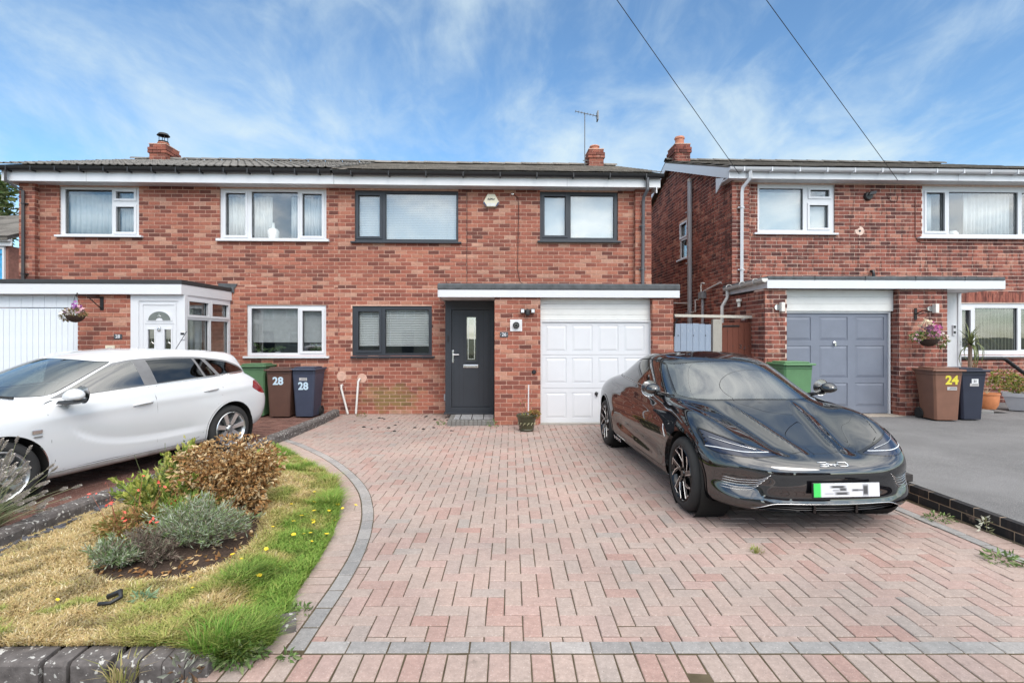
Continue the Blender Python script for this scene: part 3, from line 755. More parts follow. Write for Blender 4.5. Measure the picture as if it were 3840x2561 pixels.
# alarm box (its own thing)
ab = facade_thing('alarm_box', 'cream six sided burglar alarm box with navy corners under the white eaves', 'alarm', -.40, -.0, 4.29)
CREAM = M('cream_plastic', (.66, .61, .47), .4, var=.03); NAVYP = M('navy_plastic', (.025, .03, .10), .35)
MBld().prism([(-.105, .0), (.105, .0), (.17, .085), (.075, .265), (-.075, .265), (-.17, .085)], -.075, -.002).build('alarm_cover', CREAM, ab, bevel=.012)
for sg in (-1, 1):
    pl_ = [(sg*.107, .002), (sg*.1655, .078), (sg*.145, .105), (sg*.088, .012)]
    MBld().prism(pl_ if sg > 0 else pl_[::-1], -.0785, -.0755).build('corner_panel', NAVYP, ab)
MBld().box(-.085, .085, -.0775, -.0755, .012, .075).build('lens_panel', M('pale_grey_plastic', (.6, .6, .58), .35), ab)
link('lettering', text_mesh('daMar', .062, .001, .0015), BLACKP, ab, (0, -.0765, .155))
link('lettering', text_mesh('SECURITY', .017, .001, .0), BLACKP, ab, (0, -.0765, .112)) if False else None

# ---------------------------------------------------------------- number 28: the left house
S28 = -6.7
h28 = house_root('red brick house on the left with white windows and a white flat roofed porch', S28)
sb = S28; L = (-sb, 0, 0)
W28 = [(-9.153, 3.642, -7.574, 4.645), (-5.961, 3.594, -3.799, 4.64), (-5.414, 1.19, -3.805, 2.25)]
m = MBld().plate(-9.539, -.1, -3.563, 4.69, W28, .006, .13, outer=False)
m.box(-9.840, -9.545, -.104, .3, -.1, 4.69)
m.add([(-9.84, -.104, -.1), (-9.84, 7.0, -.1), (-9.84, 7.0, 4.7), (-9.84, 3.4, 6.18), (-9.84, -.104, 4.75)], [(4, 3, 2, 1, 0)])
m.add([(-9.84, 7.0, -.1), (-3.563, 7.0, -.1), (-3.563, 7.0, 4.7), (-9.84, 7.0, 4.7)], [(0, 1, 2, 3)])
m.box(-7.640, -6.742, -1.444, -1.0, -.1, 2.36)
m.build('wall', MORTAR, h28, loc=L)
bw = Brickwork(h28, sb, 'pair')
bw.panel(-9.539, -3.565, 0, 2.62, W28 + [(-9.6, -1, -5.80, 2.5)], at=0.0)
bw.panel(-9.539, -3.565, 2.62, 4.68, W28, at=0.0)
bw.panel(-9.846, -9.539, 2.3, 4.68, (), at=-.11)
bw.panel(-.11, .0, 2.3, 4.68, (), 'right', -9.539, shift=.1)
bw.panel(-7.646, -6.736, 1.1, 2.35, (), at=-1.45)
bw.panel(-7.646, -6.736, 0.0, 1.1, (), at=-1.45, single=False)
bw.finish()
roof(h28, sb, -10.03, -3.56, -.40, 4.935, 3.4, 20, TILE_RIB, True, 7.3)
fascia_soffit(h28, sb, -10.025, -3.565, -.285, 0, 4.662, 4.88, WHITE, boards=(-8.4,))
gutter(h28, sb, -10.06, -3.60, -.345, 4.912, BLACKP, 14)
chimney(h28, sb, -9.40, -8.98, 3.1, 3.70, 5.95, 6.67, 'pair', .10, 0)
cw = MBld().lathe([(.11, .02), (.155, .0), (.11, .06), (.0, .075)], 20, (-9.19, 3.35, 6.98)).build('chimney_cowl', IRON, h28, loc=L, smooth=True)
for k in range(4): MBld().tube([(-9.19 + .1*math.cos(k*1.57+.8), 3.35 + .1*math.sin(k*1.57+.8), 6.74), (-9.19 + .1*math.cos(k*1.57+.8), 3.35 + .1*math.sin(k*1.57+.8), 7.0)], .008, 6).build('cowl_leg', IRON, cw)
MBld().lathe([(.115, 0), (.125, .02), (.115, .04)], 18, (-9.19, 3.35, 6.79)).build('cowl_band', IRON, cw)
downpipe(h28, sb, [(-9.89, -.345, 4.90), (-9.89, -.345, 4.66), (-9.80, -.25, 4.56), (-9.715, -.165, 4.50), (-9.715, -.165, 2.58)], .032, M('black_brown_pipe', (.035, .032, .034), .4), clips=(4.25, 2.85), square=True)
window(h28, sb, W28[0], [(-9.063, 3.69, -8.135, 4.594), (-8.048, 4.411, -7.689, 4.553, 1), (-8.048, 3.735, -7.689, 4.245, 1)], WHITE, (-9.197, -7.484, 3.652, 3.610))
window(h28, sb, W28[1], [(-5.853, 3.682, -5.452, 4.549, 1), (-5.332, 3.632, -4.398, 4.584), (-4.298, 3.678, -3.899, 4.548, 1)], WHITE, (-6.005, -3.732, 3.60, 3.548))
window(h28, sb, W28[2], [(-5.338, 1.264, -4.393, 2.181), (-4.298, 1.30, -3.899, 2.133, 1)], WHITE, (-5.465, -3.732, 1.20, 1.158))
curtain('white net curtain in the wide pane of the far left white upstairs window', -9.08, 3.66, -8.1, 4.54, .2, 9, 'white net curtains', amp=.012)
curtain('white net curtain behind the small right panes of the far left white upstairs window', -8.07, 3.68, -7.66, 4.55, .2, 5, 'white net curtains', amp=.012)
curtain('white curtain in the left pane of the three pane white upstairs window', -5.86, 3.60, -5.44, 4.5, .2, 5, 'white net curtains')
curtain('white curtain drawn to the left of the vase in the three pane window', -5.34, 3.60, -4.98, 4.52, .2, 6, 'white net curtains')
curtain('narrow white curtain at the right of the vase in the three pane window', -4.60, 3.60, -4.39, 4.52, .2, 3, 'white net curtains')
curtain('white curtain in the right pane of the three pane white upstairs window', -4.31, 3.60, -3.88, 4.5, .2, 6, 'white net curtains')
vz = MBld().lathe([(0, 0), (.085, 0), (.11, .08), (.12, .18), (.09, .235), (.035, .26), (.03, .36), (.038, .365)], 22).build('vase', M('white_ceramic', (.78, .78, .77), .25), None, smooth=True, loc=wpos(-4.94, .15, 3.60))
tag(vz, 'white bottle necked vase on the sill of the three pane upstairs window', 'vase')
roller('grey roller blind pulled down in the wide pane of the white ground floor window', -5.36, 1.50, -4.37, 2.2, .16, M('grey_blind', (.46, .46, .47), .8))
roller('grey roller blind pulled down in the narrow pane of the white ground floor window', -4.31, 1.50, -3.87, 2.2, .16, MATS['grey_blind'])
for i, (x, lb) in enumerate(((-5.22, 'leafy pot plant at the left end of the white ground floor window sill'), (-4.85, 'leafy pot plant in the middle of the wide pane of the white ground floor window'), (-4.05, 'leafy pot plant behind the narrow pane of the white ground floor window'))):
    t = facade_thing('pot_plant', lb, 'plant', x, .16, 1.20, 'plants on the white window sill')
    MBld().lathe([(0, 0), (.04, 0), (.055, .09), (.05, .09)], 12).build('pot', WHITEP, t, smooth=True)
    q = MBld()
    for _ in range(60):
        a, e, r_ = rng.uniform(0, 6.28), rng.uniform(-.2, 1.3), rng.uniform(.02, .11)
        c = Vector((math.cos(a)*math.cos(e)*r_, math.sin(a)*math.cos(e)*r_*.5, .12 + math.sin(e)*r_)); dv = Vector(rng.normal(0, .03, 3)); dw = Vector(rng.normal(0, .02, 3))
        q.add([tuple(c), tuple(c + dv + dw), tuple(c + 2*dv), tuple(c + dv - dw)], [(0, 1, 2, 3)])
    q.build('foliage', M('house_plant_green', (.05, .09, .03), .6, var=.4, scale=30), t, fix=False)
# porch and garage under one flat roof, corner turned back to the wall
poly = [(-12.5, -1.56), (-5.80, -1.56), (-5.70, -.004), (-12.5, -.004)]
MBld().prism(poly, 2.515, 2.59, axis='z').build('flat_roof', M('dark_edge_trim', (.03, .032, .034), .6, var=.1), h28, loc=L, bevel=.006)
pf = [(-12.4, -1.55), (-5.81, -1.55), (-5.712, -.006), (-12.4, -.006)]
MBld().prism(pf, 2.335, 2.514, axis='z').build('fascia', WHITE, h28, loc=L, bevel=.004)
for x in (-8.35, -7.87, -7.16, -6.78, -6.25): MBld().lathe([(0, -.005), (.011, -.003), (.012, 0)], 8, (x, -1.55, 2.44), 'y').build('cover_cap', WHITEP, h28, loc=L)
MBld().box(-5.72, -5.66, -.03, -.001, 2.50, 2.66).build('flashing', FELT, h28, loc=L)
MBld().add([(-5.98, -.02, 2.60), (-5.64, -.02, 2.60), (-5.60, -.02, 2.68), (-5.98, -.02, 2.69), (-5.98, 0, 2.60), (-5.64, 0, 2.60), (-5.60, 0, 2.68), (-5.98, 0, 2.69)], [(0, 1, 2, 3), (4, 7, 6, 5), (0, 4, 5, 1), (2, 6, 7, 3), (1, 5, 6, 2), (0, 3, 7, 4)]).build('upstand', FELT, h28, loc=L)
# ribbed garage door of upright boards
PALEG = M('pale_garage_paint', (.70, .74, .79), .45, var=.03)
g = MBld().box(-12.4, -7.66, -1.37, -1.33, .06, 2.10).build('garage_door', PALEG, h28, loc=L)
me = None
for i in range(24):
    x = -10.06 + i * .1
    if me is None: me = MBld().box(.003, .097, -1.395, -1.371, .08, 2.085).build('door_board', PALEG, g, bevel=.004, loc=(x, 0, 0)).data
    else: link('door_board', me, None, g, (x, 0, 0))
hp = MBld().box(-12.4, -7.65, -1.38, -1.30, 2.11, 2.335).build('head_panel', PALEG, h28, loc=L)
me = None
for i in range(12):
    x = -10.06 + i * .2
    if me is None: me = MBld().box(.002, .198, -1.394, -1.381, 2.112, 2.334).build('head_board', PALEG, hp, bevel=.003, loc=(x, 0, 0)).data
    else: link('head_board', me, None, hp, (x, 0, 0))
# porch front
p = MBld().plate(-6.736, .06, -5.80, 2.335, [(-6.60, .1, -5.92, 2.225)], -1.46, -1.38).build('porch_door', WHITE, h28, loc=L)
MBld().plate(-6.60, .1, -5.92, 2.225, [(-6.446, .9, -6.334, 1.724), (-6.161, .9, -6.047, 1.724)], -1.44, -1.40).build('door_leaf', WHITE, p)
MBld().plate(-6.56, .14, -5.96, 2.185, [(-6.53, .17, -5.99, 2.155)], -1.452, -1.441).build('leaf_moulding', WHITE, p)
arc = [(-6.245 + .19*math.cos(a), 1.886 + .153*math.sin(a)) for a in [i*math.pi/14 for i in range(15)]]
arci = [(-6.245 + .06*math.cos(a), 1.886 + .045*math.sin(a)) for a in [math.pi - i*math.pi/6 for i in range(7)]]
MBld().prism([(-6.245 + .225*math.cos(a), 1.87 + .195*math.sin(a)) for a in [i*math.pi/14 for i in range(15)]], -1.452, -1.441).build('fanlight_moulding', WHITE, p)
MBld().prism(arc + arci, -1.458, -1.4525).build('fanlight', M('dark_leaded_glass', (.13, .145, .14), .08), p)
MBld().box(-6.50, -5.99, -1.449, -1.441, 1.83, 1.845).build('cross_moulding', WHITE, p)
for a, c in ((-6.446, -6.334), (-6.161, -6.047)):
    MBld().box(a, c, -1.425, -1.418, .9, 1.724).build('pane', glass_mat('leaded_glass', (.55, .58, .55), .12), p)
    MBld().plate(a - .022, .88, c + .022, 1.746, [(a, .9, c, 1.724)], -1.451, -1.441).build('glazing_surround', WHITE, p)
    cx_ = (a + c) / 2
    for k in range(3):
        an = R(90 + 120*k); MBld().tube([(cx_, -1.428, 1.50), (cx_ + .04*math.cos(an), -1.428, 1.50 + .055*math.sin(an))], .004, 5).build('lead_motif', CHROME, p)
for k in range(3):
    an = R(90 + 120*k); MBld().tube([(-6.245, -1.4595, 1.97), (-6.245 + .035*math.cos(an), -1.4595, 1.97 + .035*math.sin(an))], .004, 5).build('lead_motif', CHROME, p)
MBld().lathe([(0, -.03), (.016, -.02), (.025, 0)], 10, (-6.25, -1.44, 1.755), 'y').build('door_knocker', CHROME, p, smooth=True)
MBld().lathe([(.022, -.012), (.032, -.01), (.032, -.002), (.022, 0)], 12, (-6.25, -1.452, 1.725), 'y').build('knocker_ring', CHROME, p)
MBld().box(-5.868, -5.792, -1.482, -1.461, 1.545, 1.672).build('doorbell', WHITE, p, bevel=.006)
MBld().box(-5.862, -5.798, -1.486, -1.4825, 1.628, 1.667).build('bell_camera', BLACKP, p, bevel=.003)
# glazed side of the porch, facing the drive of 26
sf = window(h28, sb, (-1.46, .10, -.006, 2.335), [(-1.33, 1.99, -.76, 2.23, 1), (-.64, 1.99, -.10, 2.23, 1), (-1.36, .72, -.73, 1.90), (-.66, .72, -.08, 1.90)], WHITE, None, y=0.0, name='porch_window', place=(-5.742 - sb, 0, 0, R(90) - R(3.2)))
curtain('pale vertical curtain hanging inside the glazed side of the white porch', -6.5, .8, -5.95, 2.2, -.65, 5, cat='curtain')
pq = MBld().box(-7.021, -6.885, -1.464, -1.45, 1.555, 1.640).build('number_plaque', SLATE, h28, loc=L, bevel=.003)
link('numeral', text_mesh('28', .080, .001, .0018), WHITE, pq, (-6.953, -1.4655, 1.598))
for x in (-7.012, -6.894): MBld().lathe([(.0, -.004), (.005, -.003), (.006, 0)], 8, (x, -1.464, 1.598), 'y').build('screw', CHROME, pq)
vb = MBld().box(-7.161, -7.004, -1.475, -1.45, 1.22, 1.44).build('meter_vent', CREAM, h28, loc=L, bevel=.004)
MBld().box(-7.125, -7.04, -1.479, -1.4755, 1.25, 1.41).build('vent_grille', M('vent_grey_green', (.45, .47, .42), .5), vb)
# basket bracket: wall plate, arm reaching forward and a stay
br = MBld().box(-7.26, -7.20, -1.462, -1.45, 2.06, 2.30).build('basket_bracket', IRON, h28, loc=L)
MBld().tube([(-7.23, -1.46, 2.28), (-7.25, -1.75, 2.285), (-7.26, -1.93, 2.29)], .010, 6).build('bracket_arm', IRON, br)
MBld().tube([(-7.23, -1.46, 2.08), (-7.25, -1.72, 2.26)], .008, 6).build('bracket_stay', IRON, br)
MBld().tube([(-7.26, -1.93, 2.29), (-7.262, -1.95, 2.32), (-7.263, -1.97, 2.29), (-7.262, -1.95, 2.26)], .008, 6).build('bracket_hook', IRON, br)

# ---------------------------------------------------------------- number 24: the right house, on slightly higher ground
S24, G24 = 7.5, 0.17
h24 = house_root('red brick house on the right with white windows and a blue grey garage door', S24, 0)
sb = S24; L = (-sb, 0, 0)
W24 = [(5.258, 3.786, 6.941, 4.845), (8.863, 3.731, 11.55, 4.84), (9.70, 1.193, 11.55, 2.322)]
SW = (2.40, 3.64, 2.92, 4.64)
PK, EV = 3.6, -.40
def gable_top(y): return 4.93 + (min(y, 2*PK - y) - EV) * math.tan(R(20)) - .10
m = MBld().plate(5.025, -.1, 14.0, 4.88, W24, .006, .13, outer=False)
m.box(4.661, 5.019, -.104, .3, -.1, 4.88)
# side wall with a window opening, gable above
ys = [-.10, SW[0], SW[2], PK, 7.4]
def sidequad(a, b, za, zb0, zb1): m.add([(4.661, a, za), (4.661, b, za), (4.661, b, zb1), (4.661, a, zb0)], [(3, 2, 1, 0)])
sidequad(-.10, SW[0], -.1, gable_top(-.10), gable_top(SW[0])); sidequad(SW[0], SW[2], -.1, SW[1], SW[1]); sidequad(SW[0], SW[2], SW[3], gable_top(SW[0]), gable_top(SW[2]))
sidequad(SW[2], PK, -.1, gable_top(SW[2]), gable_top(PK)); sidequad(PK, 7.4, -.1, gable_top(PK), gable_top(7.4))
m.add([(4.66, 7.4, -.1), (14, 7.4, -.1), (14, 7.4, 4.9), (4.66, 7.4, 4.9)], [(0, 1, 2, 3)])
m.box(4.504, 4.893, -1.694, -1.3, -.1, 2.46); m.box(4.504, 4.70, -1.3, .0, -.1, 2.40)
m.box(6.974, 7.855, -1.694, -.6, -.1, 2.46); m.box(7.60, 7.855, -.6, -.01, -.1, 2.46)
m.build('wall', MORTAR2, h24, loc=L)
bw = Brickwork(h24, sb, 'end', G24)
bw.panel(5.025, 12.5, G24, 2.7, W24 + [(4.9, -1, 8.55, 2.5)], at=0.0)
bw.panel(5.025, 12.5, 2.7, 4.86, W24, at=0.0)
bw.panel(4.655, 5.025, 2.4, 4.86, (), at=-.11)
bw.panel(-.11, 0, 2.4, 4.86, (), 'right', 5.025, single=False)
bw.panel(-.105, 7.4, 1.3, 6.4, [SW], 'left', 4.655, clip=lambda a, b, z: (max(a, EV + (z - 4.83) / math.tan(R(20))) if z > 4.8 else a, min(b, 2*PK - EV - (z - 4.83) / math.tan(R(20)))))
bw.panel(4.498, 4.899, G24, 2.46, (), at=-1.70)
bw.panel(6.968, 7.861, G24, 2.46, (), at=-1.70, shift=.06)
bw.panel(-1.694, -1.45, G24, 2.46, (), 'left', 6.968, shift=.05)
bw.panel(-1.694, -.0, G24, 2.42, (), 'left', 4.498, shift=.02)
bw.finish()
# soldier course above the ground floor window
sc_ = None
for i in range(30):
    x = 9.62 + i * .0755
    if sc_ is None:
        sc_ = brick_mesh(.205, 'end', 0)
    o = link('brick', sc_, None, h24); o.location = (x - sb, -.001, 2.445); o.rotation_euler = (0, R(90), 0); o.color = (float(np.clip(rng.normal(.72, .12), 0, 1)), 0, 0, 1)
roof(h24, sb, 4.50, 12.6, EV, 5.075, PK, 20, TILE_24, False, 7.8)
fascia_soffit(h24, sb, 4.50, 12.6, -.28, 0, 4.868, 5.045, WHITE, boards=(9.4,))
gutter(h24, sb, 4.48, 12.6, -.345, 5.06, WHITE, 14)
# verge: barge boards, box end at the eave
zt = lambda y: 5.06 + (min(y, 2*PK - y) - EV) * math.tan(R(20))
MBld().prism([(-.30, zt(-.30) - .02), (PK, zt(PK) - .02), (PK, zt(PK) - .22), (-.05, zt(-.05) - .24), (-.30, 4.868)], 4.50, 4.525, axis='x').build('barge_board', WHITE, h24, loc=L)
MBld().prism([(PK, zt(PK) - .02), (7.7, zt(7.7) - .02), (7.7, zt(7.7) - .22), (PK, zt(PK) - .22)], 4.50, 4.525, axis='x').build('barge_board', WHITE, h24, loc=L)
MBld().prism([(-.06, 4.94), (.32, 5.05), (.32, 4.72)], 4.498, 4.522, axis='x').build('eave_box_end', WHITE, h24, loc=L)
chimney(h24, sb, 4.68, 5.10, 3.3, 3.9, 6.1, 6.93, 'end', .27, 0)
downpipe(h24, sb, [(4.93, -.345, 5.04), (4.93, -.345, 4.86), (4.84, -.20, 4.70), (4.835, -.185, 4.62), (4.83, -.18, 2.72)], .038, WHITE, clips=(3.0, 4.3), square=True)
window(h24, sb, W24[0], [(5.313, 3.879, 6.266, 4.762), (6.419, 4.592, 6.831, 4.736, 1), (6.403, 3.926, 6.808, 4.409, 1)], WHITE, (5.161, 6.976, 3.80, 3.762))
window(h24, sb, W24[1], [(8.976, 3.873, 9.383, 4.705, 1), (9.486, 3.814, 11.031, 4.727), (11.12, 3.83, 11.5, 4.72)], WHITE, (8.749, 11.61, 3.735, 3.70))
window(h24, sb, W24[2], [(9.76, 1.37, 9.958, 2.174, 1), (10.065, 1.303, 11.024, 2.219), (11.10, 1.32, 11.5, 2.2)], WHITE, (9.66, 11.6, 1.20, 1.165))
FROST = M('frosted_blind', (.58, .62, .64), .6, var=.06, scale=40)
roller('frosted pale blind behind the wide pane of the upstairs window over the blue garage door', 5.30, 3.80, 6.28, 4.70, .14, FROST)
roller('frosted pale blind behind the narrow pane of the upstairs window over the blue garage door', 6.36, 3.85, 6.88, 4.45, .14, FROST)
curtain('white net curtain in the left pane of the far right upstairs window', 8.95, 3.74, 9.25, 4.7, .22, 4, 'white net curtains')
curtain('white net curtain across the large pane of the far right upstairs window', 9.95, 3.74, 11.0, 4.75, .22, 12, 'white net curtains')
o = MBld().lathe([(0, 0), (.05, 0), (.10, .04), (.105, .12), (.07, .17), (0, .18)], 14).build('table_lamp', M('white_ceramic2', (.75, .75, .74), .3), None, smooth=True, loc=wpos(9.69, .17, 3.735))
tag(o, 'small white domed lamp on the sill of the far right upstairs window', 'lamp')
t = facade_thing('vertical_blind', 'pale vertical slat blind in the ground floor window at the far right', 'blind', 10.55, .15, 1.25)
me = None
for i in range(14):
    x = -.46 + i * .078
    if me is None:
        me = MBld().box(-.030, .030, -.001, .001, 0, .97).build('slat', M('cream_slat', (.62, .60, .54), .8), t, loc=(x, 0, 0)).data
        q = [c for c in t.children][0]
    else: q = link('slat', me, None, t, (x, 0, 0))
    q.rotation_euler = (0, 0, R(50))
MBld().box(-.5, .56, -.02, .02, .97, 1.0).build('headrail', WHITE, t)
# side wall window (facing the gap)
window(h24, sb, (-SW[2], SW[1], -SW[0], SW[3]), [(-SW[2]+.05, 4.25, -SW[0]-.05, 4.58, 1), (-SW[2]+.05, 3.70, -SW[0]-.05, 4.15)], WHITE, (-SW[2]-.05, -SW[0]+.05, 3.65, 3.61), y=.02, place=(4.655 - sb, 0, 0, R(-90)))
# pipes on the side wall
GP = M('soil_pipe_grey', (.33, .33, .345), .45, var=.05)
downpipe(h24, sb, [(4.58, 2.0, .17), (4.58, 2.0, 5.50)], .055, GP, clips=(4.73, 3.45, 2.2))
MBld().lathe([(.058, 0), (.062, .01), (.062, .06), (.03, .09), (0, .1)], 12, (4.58, 2.0, 5.48)).build('vent_cap', M('stone_cap', (.42, .36, .32), .8), h24, loc=L)
downpipe(h24, sb, [(4.60, 1.27, .17), (4.60, 1.27, 2.55)], .034, GP, clips=(1.9,))
MBld().box(4.53, 4.65, 1.17, 1.37, 2.50, 2.66).build('hopper', M('hopper_grey', (.21, .21, .215), .5), h24, loc=L, bevel=.01)
for pts in ([(4.64, 1.24, 2.86), (4.56, 1.24, 2.86), (4.56, 1.27, 2.80), (4.57, 1.27, 2.66)], [(4.60, 1.2, 2.67), (4.62, .4, 2.78), (4.64, .36, 2.78)],
            [(4.6, 2.0, 2.2), (4.60, 1.7, 2.22), (4.60, 1.7, 2.5), (4.64, 1.6, 2.5)], [(4.60, 2.05, 2.44), (4.61, 3.2, 2.52)]):
    MBld().tube(pts, .019, 8).build('waste_pipe', WHITEPIPE, h24, loc=L, smooth=True)
# garage / porch flat roof
MBld().box(4.50, 8.85, -1.80, -.001, 2.60, 2.672).build('flat_roof', FELT, h24, loc=L, bevel=.02)
for x in (5.35, 6.27, 7.19, 8.1): MBld().box(x - .004, x + .004, -1.806, -1.7, 2.60, 2.676).build('felt_joint', BLACKP, h24, loc=L)
MBld().box(4.49, 8.86, -1.79, -1.768, 2.452, 2.608).build('fascia', WHITE, h24, loc=L, bevel=.004)
MBld().box(4.49, 4.512, -1.767, -.3, 2.46, 2.60).build('fascia', WHITEP, h24, loc=L)
MBld().box(8.838, 8.86, -1.767, -.01, 2.452, 2.605).build('fascia', WHITE, h24, loc=L)
so = MBld().box(4.513, 8.837, -1.767, -.002, 2.468, 2.48).build('soffit', WHITEP, h24, loc=L)
for i in range(8): MBld().box(7.9 + i*.115, 7.9 + i*.115 + .112, -1.766, -.02, 2.4605, 2.4675).build('soffit_board', WHITEP, so)
m = MBld(); pr = [(.055*math.cos(a), .055*math.sin(a)) for a in [math.pi + i*math.pi/8 for i in range(9)]]
m.add([(4.43 + p, y, 2.585 + q + (0.03 if y < -1 else 0)) for y in (-1.82, -.28) for p, q in pr + [(.06, .012), (-.06, .012)]], [tuple(range(11)), tuple(range(21, 10, -1))] + [(i, (i+1) % 11, (i+1) % 11 + 11, i + 11) for i in range(11)])
gt = m.build('side_gutter', WHITEPIPE, h24, loc=L, smooth=True)
for y in (-1.5, -1.0, -.45): MBld().lathe([(.058, -.012), (.064, -.012), (.064, .012), (.058, .012)], 14, (4.43, y, 2.595), 'y').build('gutter_bracket', WHITEPIPE, gt)
downpipe(h24, sb, [(4.43, -.38, 2.55), (4.43, -.38, 2.40), (4.33, -.36, 2.22), (4.33, -.36, .17)], .034, WHITEPIPE)
garage_door(h24, sb, 4.915, .19, 6.905, 2.025, -1.50, [(4.96, 5.46), (5.619, 6.151), (6.301, 6.837)], [(.322, .746), (.848, 1.43), (1.533, 1.954)], BLUEGREY, 5.90, 1.48, CHROME, 0, WHITE)
hp = MBld().box(4.90, 6.967, -1.55, -1.45, 2.062, 2.452).build('head_panel', OFFWHITE, h24, loc=L)
for i in range(3): MBld().box(4.901, 6.966, -1.562, -1.551, 2.064 + i*.129, 2.064 + i*.129 + .127).build('cladding_board', OFFWHITE, hp, bevel=.002)
MBld().box(4.88, 7.0, -1.8, -1.4, G24 - .05, G24 + .012).build('threshold', M('dusty_concrete', (.36, .31, .26), .95, var=.15), h24, loc=L)
# recessed porch with white door
pd = MBld().plate(7.86, G24, 8.80, 2.46, [(7.95, G24 + .08, 8.58, 2.20)], -.90, -.80).build('porch_door', WHITE, h24, loc=L)
MBld().box(7.95, 8.58, -.86, -.82, G24 + .08, 2.20).build('door_leaf', WHITE, pd)
MBld().plate(8.02, G24 + .2, 8.52, 2.13, [(8.05, G24 + .23, 8.49, 2.10)], -.868, -.861).build('leaf_moulding', WHITE, pd)
hh = MBld().box(8.475, 8.51, -.885, -.862, 1.05, 1.34).build('handle', CHROME, pd, bevel=.006); MBld().tube([(8.49, -.88, 1.22), (8.49, -.92, 1.22), (8.40, -.92, 1.22)], .009).build('lever', CHROME, hh)
MBld().box(8.80, 8.86, -.92, -.01, G24, 2.46).build('porch_side_panel', WHITE, h24, loc=L)
kb = MBld().box(8.69, 8.745, -.925, -.901, 1.62, 1.83).build('key_safe', WHITE, pd, bevel=.005)
for z in (1.66, 1.77): MBld().box(8.70, 8.742, -.931, -.9255, z, z + .045).build('key_pad', BLACKP, kb)
# vent cowl, stub pipe, lamps and bracket
MBld().lathe([(0, -.07), (.075, -.06), (.095, -.02), (.095, 0)], 18, (7.655, 0, 4.60), 'y').build('vent_cowl', BLACKP, h24, loc=L, smooth=True)
MBld().prism([(7.60, 4.60), (7.76, 4.63), (7.77, 4.69), (7.64, 4.67)], -.12, -.03).build('vent_hood', BLACKP, h24, loc=L)
MBld().lathe([(0, -.004), (.09, -.003), (.10, 0)], 12, (7.48, -.001, 3.86), 'y').build('mortar_patch', MORTAR2, h24, loc=L)
MBld().lathe([(0, -.01), (.022, -.012), (.024, 0)], 10, (7.48, -.004, 3.86), 'y').build('pipe_stub', BLACKP, h24, loc=L)
MBld().tube([(7.73, .02, 3.0), (7.73, -.06, 3.0), (7.735, -.07, 2.95), (7.735, -.07, 2.70)], .03, 8).build('overflow_pipe', BLACKP, h24, loc=L)
LAMPM = M('lamp_white', (.75, .72, .66), .35)
for x, z in ((4.745, 2.12), (7.56, 2.10)):
    q = MBld().lathe([(0, -.02), (.05, -.02), (.06, 0)], 12, (x - .03, -1.70, z), 'y').build('wall_lamp', CHROME, h24, loc=L)
    MBld().box(x, x + .065, -1.80, -1.715, z - .08, z + .085).build('lamp_shade', LAMPM, q, bevel=.01)
MBld().lathe([(0, .06), (.05, .05), (.055, 0), (.03, -.02), (.03, -.10), (.0, -.10)], 12, (4.44, -.85, 2.28)).build('security_lamp', LAMPM, h24, loc=L, smooth=True)
br = MBld().box(7.24, 7.29, -1.712, -1.70, 1.90, 2.11).build('basket_bracket', IRON, h24, loc=L)
MBld().tube([(7.265, -1.71, 2.0), (7.27, -1.85, 2.06), (7.27, -2.0, 2.03)], .010, 6).build('bracket_arm', IRON, br)
MBld().tube([(7.30, -1.71, 2.0), (7.42, -1.72, 2.03), (7.52, -1.72, 2.06)], .006, 6).build('lamp_cable', CAB, h24, loc=L)
for pts in ([(8.70, -.01, 4.6), (8.70, -.01, 3.75), (8.76, -.01, 3.64), (8.86, -.01, 3.62), (12, -.01, 3.61)], [(8.08, -.02, 4.62), (8.16, -.01, 4.5), (8.3, -.01, 4.5), (8.32, -.01, 4.62)]):
    MBld().tube(pts, .007, 6).build('cable', M('red_brown_cable', (.13, .05, .04), .7), h24, loc=L)
# handrail
hr = MBld().tube([(8.9, -.5, G24 + .98), (10.13, -.5, G24 + .98), (10.2, -.5, G24 + .96), (11.35, -.5, G24 + .12)], .038, 8).build('handrail', IRON, None, loc=(0, 0, 0))
hr.location = wpos(0, 0, 0); hr.rotation_euler = (0, 0, ROT)
for v in hr.data.vertices: pass
tag(hr, 'black handrail sloping down past the pots under the far right window', 'handrail')
# ================================================================ SETTING: ground, drives, paving
def sheet(name, poly, z, mat, kind='structure', zf=None):
    me = bpy.data.meshes.new(name); bm = bmesh.new()
    vs = [bm.verts.new((x, y, zf(x, y) if zf else z)) for x, y in poly]
    f = bm.faces.new(vs); bmesh.ops.triangulate(bm, faces=[f]); bmesh.ops.recalc_face_normals(bm, faces=bm.faces)
    if bm.faces[:] and sum(q.normal.z for q in bm.faces) < 0: bmesh.ops.reverse_faces(bm, faces=bm.faces)
    bm.to_mesh(me); bm.free()
    return tag(link(name, me, mat), kind=kind)
def speckle(name, c, dark, light, scale=180, rough=.95, big=.18):
    m, t, b = nodes_of(name)
    f = tnoise(t, scale, 3, .6, 'World'); g = tnoise(t, 1.1, 5, .6, 'World')
    col = mixc(t, mr(t, f, .35, .5, .8, 0), c, dark); col = mixc(t, mr(t, f, .62, .70, 0, .8), col, light)
    col = mixc(t, 1.0, col, ramp(t, g, [(.3, (1-big,)*3), (.7, (1+big,)*3)]), 'MULTIPLY')
    t.links.new(col, b.inputs['Base Color']); b.inputs['Roughness'].default_value = rough; b.inputs['Specular IOR Level'].default_value = .25
    bump(t, b, f, .6, .004); return m
TARMAC = speckle('tarmac', (.17, .166, .167), (.085, .082, .082), (.44, .43, .42), 130)
ASPHALT = speckle('old_asphalt', (.20, .195, .19), (.11, .11, .11), (.36, .35, .34))
